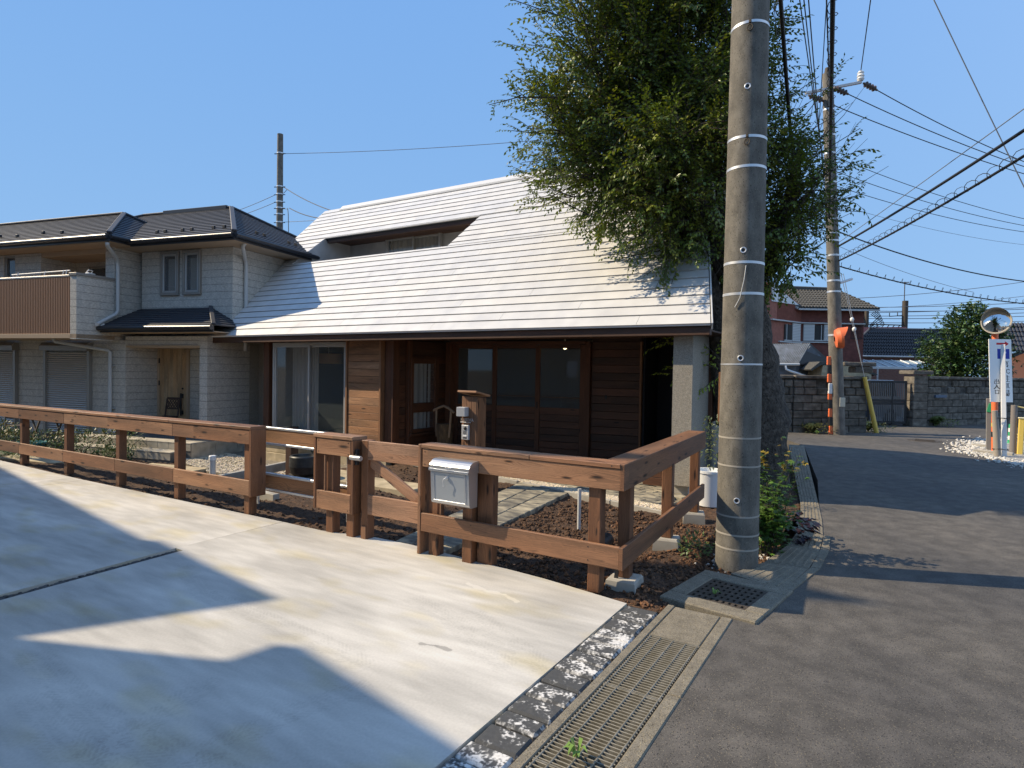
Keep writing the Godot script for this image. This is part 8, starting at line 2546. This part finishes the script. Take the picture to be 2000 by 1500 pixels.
func _spray(p: Vector3, dir: Vector3, r: RandomNumberGenerator, xs: Array, tn: Array, sc := 1.0, bright := 0.0) -> void:
	if p.x < -2.1 and p.y < 2.35 + 0.957 * maxf(0.0, -8.0 - p.z) and p.z < -8.0 and bright == 0.0: return
	var x := (dir + Vector3(r.randfn(), r.randfn() * 0.7, r.randfn()) * 0.62 + Vector3(0, 0.1, 0)).normalized()
	var up := (Vector3.UP + Vector3(r.randfn(), 0, r.randfn()) * 0.35).normalized()
	var z := x.cross(up).normalized(); var y := z.cross(x)
	var s := r.randf_range(0.75, 1.2) * sc
	xs.append(Transform3D(Basis(x, y, z).scaled(Vector3(s, s, s)), p))
	var b := r.randf_range(0.7, 1.25)
	var yel := r.randf()
	var c := Color(b, b, b)
	if yel > 0.80: c = Color(1.9 * b, 1.45 * b, 0.9 * b)
	elif yel > 0.55: c = Color(1.35 * b, 1.2 * b, b)
	if bright > 0.0: c = Color(2.6, 2.3, 1.5)  # sunlight on the low twigs painted into their leaf tint
	tn.append(c)

func trees() -> void:
	street_tree()
	# broad-leaved tree behind the right-hand wall
	var t := thing("garden_tree", "dense dark green rounded tree behind the right-hand block wall", "tree", Vector3(2.3, 0, -31.0))
	var g := Geo.new()
	g.tube([Vector3(0, -0.3, 0), Vector3(0.05, 1.4, 0), Vector3(0, 2.4, 0)], [0.14, 0.11, 0.08], 10)
	var r := RandomNumberGenerator.new(); r.seed = 99
	for k in 7: g.tube([Vector3(0.02, 1.4 + k * 0.12, 0), Vector3(r.randf_range(-1, 1), 2.2 + k * 0.25, r.randf_range(-0.8, 0.8))], [0.06, 0.02], 6)
	obj("trunk", g, M.bark, t)
	var xs := []; var tn := []
	var lobes := [[0.0, 2.9, 0.0, 1.25], [-0.55, 2.4, 0.25, 0.95], [0.6, 2.5, 0.2, 1.0], [0.25, 3.8, 0, 0.85], [-0.2, 1.75, 0.3, 0.9], [0.7, 3.3, -0.2, 0.9], [1.2, 2.3, 0, 0.7], [0.45, 4.25, 0, 0.5], [1.15, 3.2, 0.1, 0.6]]
	for lb: Array in lobes:
		var c := Vector3(lb[0], lb[1], lb[2])
		for k in int(430 * lb[3] * lb[3]):
			var d := Vector3(r.randfn(), r.randfn(), r.randfn()).normalized()
			var p: Vector3 = c + d * float(lb[3]) * pow(r.randf(), 0.22) * (1.0 + 0.16 * r.randfn())
			var x := (d + Vector3(r.randfn(), r.randfn() + 0.5, r.randfn()) * 0.7).normalized()
			var z := x.cross(Vector3.UP).normalized()
			var s := r.randf_range(0.7, 1.2)
			xs.append(Transform3D(Basis(x, z.cross(x), z).scaled(Vector3(s, s, s)), p))
			var b := r.randf_range(0.6, 1.4)
			tn.append(Color(b * (1.5 if r.randf() < 0.2 else 1.0), b * 1.1, b))
	g = Geo.new()
	for k in 5: leaf_geo(g, Transform3D(Basis(Vector3.UP, k * 1.3) * Basis(Vector3.FORWARD, 0.3), Vector3(k * 0.02, k * 0.02, 0)), 0.15, 0.07)
	many("foliage", g.mesh(), leafmat(0.045, 0.085, 0.022, 0.4), xs, t, tn)

func small_plants() -> void:
	var q2 := noise(65, 0.12, 3); var q3 := noise(66, 0.9, 3)
	# maple beside the pole
	var m := thing("maple_shrub", "young green maple with reddish tips growing beside the big pole", "shrub", Vector3(-0.93, -0.03, -6.12))
	var r := RandomNumberGenerator.new(); r.seed = 12
	var st := Geo.new()
	var xs := []; var tn := []
	for k in 26:
		var a := r.randf() * TAU
		var tip := Vector3(cos(a) * r.randf_range(0.05, 0.34), r.randf_range(0.35, 1.02), sin(a) * r.randf_range(0.05, 0.30))
		if tip.y > 0.7: tip.x += 0.08
		var base := Vector3(r.randf_range(-0.08, 0.08), 0, r.randf_range(-0.08, 0.08))
		var mid := base.lerp(tip, 0.5) + Vector3(0, 0.12, 0)
		st.tube([base, mid, tip], [0.006, 0.004, 0.002], 5, false)
		for j in 46:
			var u := r.randf_range(0.12, 1.0)
			var p: Vector3 = (base.lerp(mid, u * 2) if u < 0.5 else mid.lerp(tip, u * 2 - 1)) + Vector3(r.randfn(), r.randfn(), r.randfn()) * 0.055
			var x := Vector3(r.randfn(), r.randfn() * 0.4 - 0.1, r.randfn()).normalized()
			var z := x.cross(Vector3.UP).normalized()
			var s := r.randf_range(0.7, 1.25)
			xs.append(Transform3D(Basis(x, z.cross(x), z).scaled(Vector3(s, s, s)), p))
			var b := r.randf_range(0.6, 1.3)
			tn.append(Color(3.2 * b, 1.15 * b, 0.8 * b) if p.y > 0.8 and r.randf() < 0.4 else Color(b, b, b))
	obj("stems", st, M.bark, m)
	var lg := Geo.new()
	for k in 5: leaf_geo(lg, Transform3D(Basis(Vector3.UP, (k - 2) * 0.55), Vector3.ZERO), 0.055 - absf(k - 2) * 0.008, 0.014)
	many("leaves", lg.mesh(), leafmat(0.075, 0.15, 0.022, 0.6), xs, m, tn)
	# dark purple plant
	var h := thing("purple_plant", "low plant with blackish purple leaves beside the maple at the gutter", "plant", Vector3(-0.80, -0.02, -6.72))
	var g := Geo.new()
	for k in 70:
		var a := r.randf() * TAU; var d := r.randf_range(0.02, 0.20)
		var b := Basis(Vector3.UP, a) * Basis(Vector3.FORWARD, r.randf_range(-0.5, 0.5))
		leaf_geo(g, Transform3D(b, Vector3(cos(a) * d, r.randf_range(0.06, 0.28), -sin(a) * d)), 0.10, 0.08, 0.4)
	obj("leaves", g, mat(lin(0.018, 0.008, 0.012), 0.35), h)
	for q: Array in [[-1.52, -5.72, 0.16, "green leafy plant at the left foot of the big pole", 31], [-1.35, -6.35, 0.12, "small green seedling behind the big pole", 32]]:
		var p := thing("leafy_plant", q[3], "plant", Vector3(q[0], soil_y(q[0], q[1], q2, q3), q[1]))
		obj("leaves", leafy(q[4], 120, Vector3(q[2], q[2] * 0.7, q[2]), Vector3(0, q[2] * 0.6, 0), 0.05), leafmat(0.06, 0.12, 0.03), p)
	# pale chips at the pole's foot
	xs = []
	for k in 420:
		var a := r.randf() * TAU; var d := 0.2 + absf(r.randfn()) * 0.16
		var x := -1.0 + cos(a) * d * 0.8; var z := -5.75 + sin(a) * d
		if Vector2(x + 1.11, z + 5.57).length() < 0.19 or x > gutter_left(z) - 0.03: continue
		var s := r.randf_range(0.006, 0.016)
		xs.append(Transform3D(Basis.from_euler(Vector3(r.randf() * 6, r.randf() * 6, 0)).scaled(Vector3(s, s, s * 1.4)), Vector3(x, soil_y(x, z, q2, q3) + s * 0.5, z)))
	tag(many("white_chips", pebble_mesh(15), mat(lin(0.50, 0.48, 0.44), 0.9), xs), "whitish stone chips around the right foot of the big pole", "gravel")
	# shrubs in front of the two-storey house
	var T := Transform3D(Basis(Vector3(0.9763, 0, -0.2164), Vector3.UP, Vector3(0.2164, 0, 0.9763)), Vector3(-14.349, 0, -7.548))
	var sh := [[-2.3, 1.8, 0.42, 0.62], [-1.25, 2.2, 0.50, 0.55], [-0.35, 2.1, 0.52, 0.52], [0.35, 1.9, 0.5, 0.55], [0.75, 1.45, 0.5, 0.72], [1.35, 1.9, 0.28, 0.34]]
	var lab := ["leftmost small shrub behind the left fence, near the teal tub", "low green shrub below the folding chair", "green shrub in front of the garden table", "bushy shrub with brownish tips, just left of the porch steps", "tallest reddish-tipped shrub against the porch steps", "small bright green plant at the foot of the porch steps"]
	for k in sh.size():
		var dim: Array = sh[k]
		var p: Node3D = thing("garden_shrub", lab[k], "shrub", T * Vector3(dim[0], -0.26, dim[1]), "shrubs before the two-storey house")
		g = Geo.new()
		for j in 8: g.tube([Vector3(r.randfn() * 0.05, 0, r.randfn() * 0.05), Vector3(r.randfn() * 0.2, dim[3] * 0.6, r.randfn() * 0.2)], [0.008, 0.004], 5, false)
		obj("stems", g, M.bark, p)
		xs = []; tn = []
		for j in int(1500 * dim[2]):
			var d := Vector3(r.randfn(), r.randfn(), r.randfn()).normalized()
			var pos: Vector3 = Vector3(0, dim[3] * 0.55, 0) + d * Vector3(dim[2], dim[3] * 0.55, dim[2]) * pow(r.randf(), 0.35)
			var x := (d + Vector3(r.randfn(), r.randfn() + 0.4, r.randfn()) * 0.6).normalized(); var z := x.cross(Vector3.UP).normalized()
			var q := r.randf_range(0.7, 1.2)
			xs.append(Transform3D(Basis(x, z.cross(x), z).scaled(Vector3(q, q, q)), pos))
			var b := r.randf_range(0.7, 1.3)
			tn.append(Color(2.4 * b, 1.1 * b, b) if pos.y > dim[3] * 0.7 and r.randf() < 0.35 and k != 5 else Color(b, b, b))
		g = Geo.new(); leaf_geo(g, Transform3D(), 0.075, 0.032)
		many("leaves", g.mesh(), leafmat(0.075, 0.115, 0.035, 0.45), xs, p, tn)
	xs = []; tn = []
	for k in 2600:
		var p: Vector3 = T * Vector3(r.randf_range(-3.2, 1.0), -0.24, 2.2 + r.randf() * 1.25)
		p.y = terrain(p.x, p.z) - 0.02 + r.randf() * 0.05
		var x := Vector3(r.randfn(), absf(r.randfn()) * 0.5, r.randfn()).normalized(); var z := x.cross(Vector3.UP).normalized()
		xs.append(Transform3D(Basis(x, z.cross(x), z), p))
		var b := r.randf_range(0.7, 1.3); tn.append(Color(b, b, b))
	g = Geo.new(); leaf_geo(g, Transform3D(), 0.09, 0.022)
	tag(many("ground_cover", g.mesh(), leafmat(0.10, 0.15, 0.06), xs, null, tn), "low green ground cover between the shrubs and the left fence", "ground cover")
	# weeds by the walls
	for q: Array in [[1.35, -25.6, 0.36, 130, 0.10, 0.13, 0.03, "clump of weeds at the foot of the right-hand block wall"], [-0.55, -21.4, 0.30, 110, 0.02, 0.04, 0.012, "dark weeds around the yellow guy-wire sleeve"], [-1.9, -19.6, 0.30, 120, 0.03, 0.045, 0.02, "straggly dark weeds growing against the left block wall"]]:
		var p := thing("weed_clump", q[7], "weeds", Vector3(q[0], 0, q[1]))
		var tg := tuft(int(q[0] * 10) + 50, q[3], q[2])
		for i in tg.v.size(): tg.v[i] += Vector3(0, 0, 0)
		obj("leaves", tg, leafmat(q[4], q[5], q[6]), p)
		var wide := leafy(int(q[3]), 240, Vector3(0.62, 0.16, 0.30), Vector3(0.1, 0.14, 0), 0.07)
		obj("low_leaves", wide, leafmat(q[4], q[5], q[6]), p)
	var gw := thing("weed", "tiny weed at the foot of the left block wall by the far pole", "weed", Vector3(-1.75, 0, -19.3))
	obj("leaves", tuft(3, 10, 0.12), leafmat(0.1, 0.2, 0.04), gw)

func side_twigs() -> Array:
	return [[[-1.71, 4.86, -10.20], [-1.33, 5.58, -10.46], [-1.06, 5.99, -10.63], [-0.77, 6.47, -10.83]], [[-1.53, 3.72, -10.17], [-1.08, 4.21, -10.46], [-0.61, 4.53, -10.76], [-0.12, 4.90, -11.07]], [[-1.43, 3.77, -10.47], [-0.89, 4.27, -10.81], [-0.41, 4.24, -11.11]], [[-1.60, 4.69, -10.50], [-1.06, 5.19, -10.85], [-0.52, 5.60, -11.20]], [[-1.77, 5.74, -10.43], [-1.50, 6.07, -10.60], [-1.10, 6.41, -10.86]], [[-1.40, 3.35, -10.36], [-1.00, 3.68, -10.61], [-0.67, 4.00, -10.83]], [[-1.78, 5.98, -10.43], [-1.72, 6.64, -10.48], [-1.63, 7.00, -10.54]], [[-4.05, 4.23, -8.15], [-4.31, 4.33, -7.99], [-4.50, 4.52, -7.87], [-4.67, 4.57, -7.77]], [[-4.14, 5.17, -8.12], [-4.52, 5.16, -7.88], [-4.84, 5.19, -7.68]], [[-4.18, 5.60, -7.86], [-4.69, 5.59, -7.55], [-5.03, 5.48, -7.34]], [[-3.85, 3.97, -8.27], [-4.24, 4.18, -8.03], [-4.49, 4.07, -7.87]], [[-2.94, 3.46, -8.82], [-3.32, 3.37, -8.58], [-3.48, 3.31, -8.48]], [[-3.92, 6.76, -8.29], [-4.50, 6.97, -7.93], [-4.96, 7.15, -7.66]]]
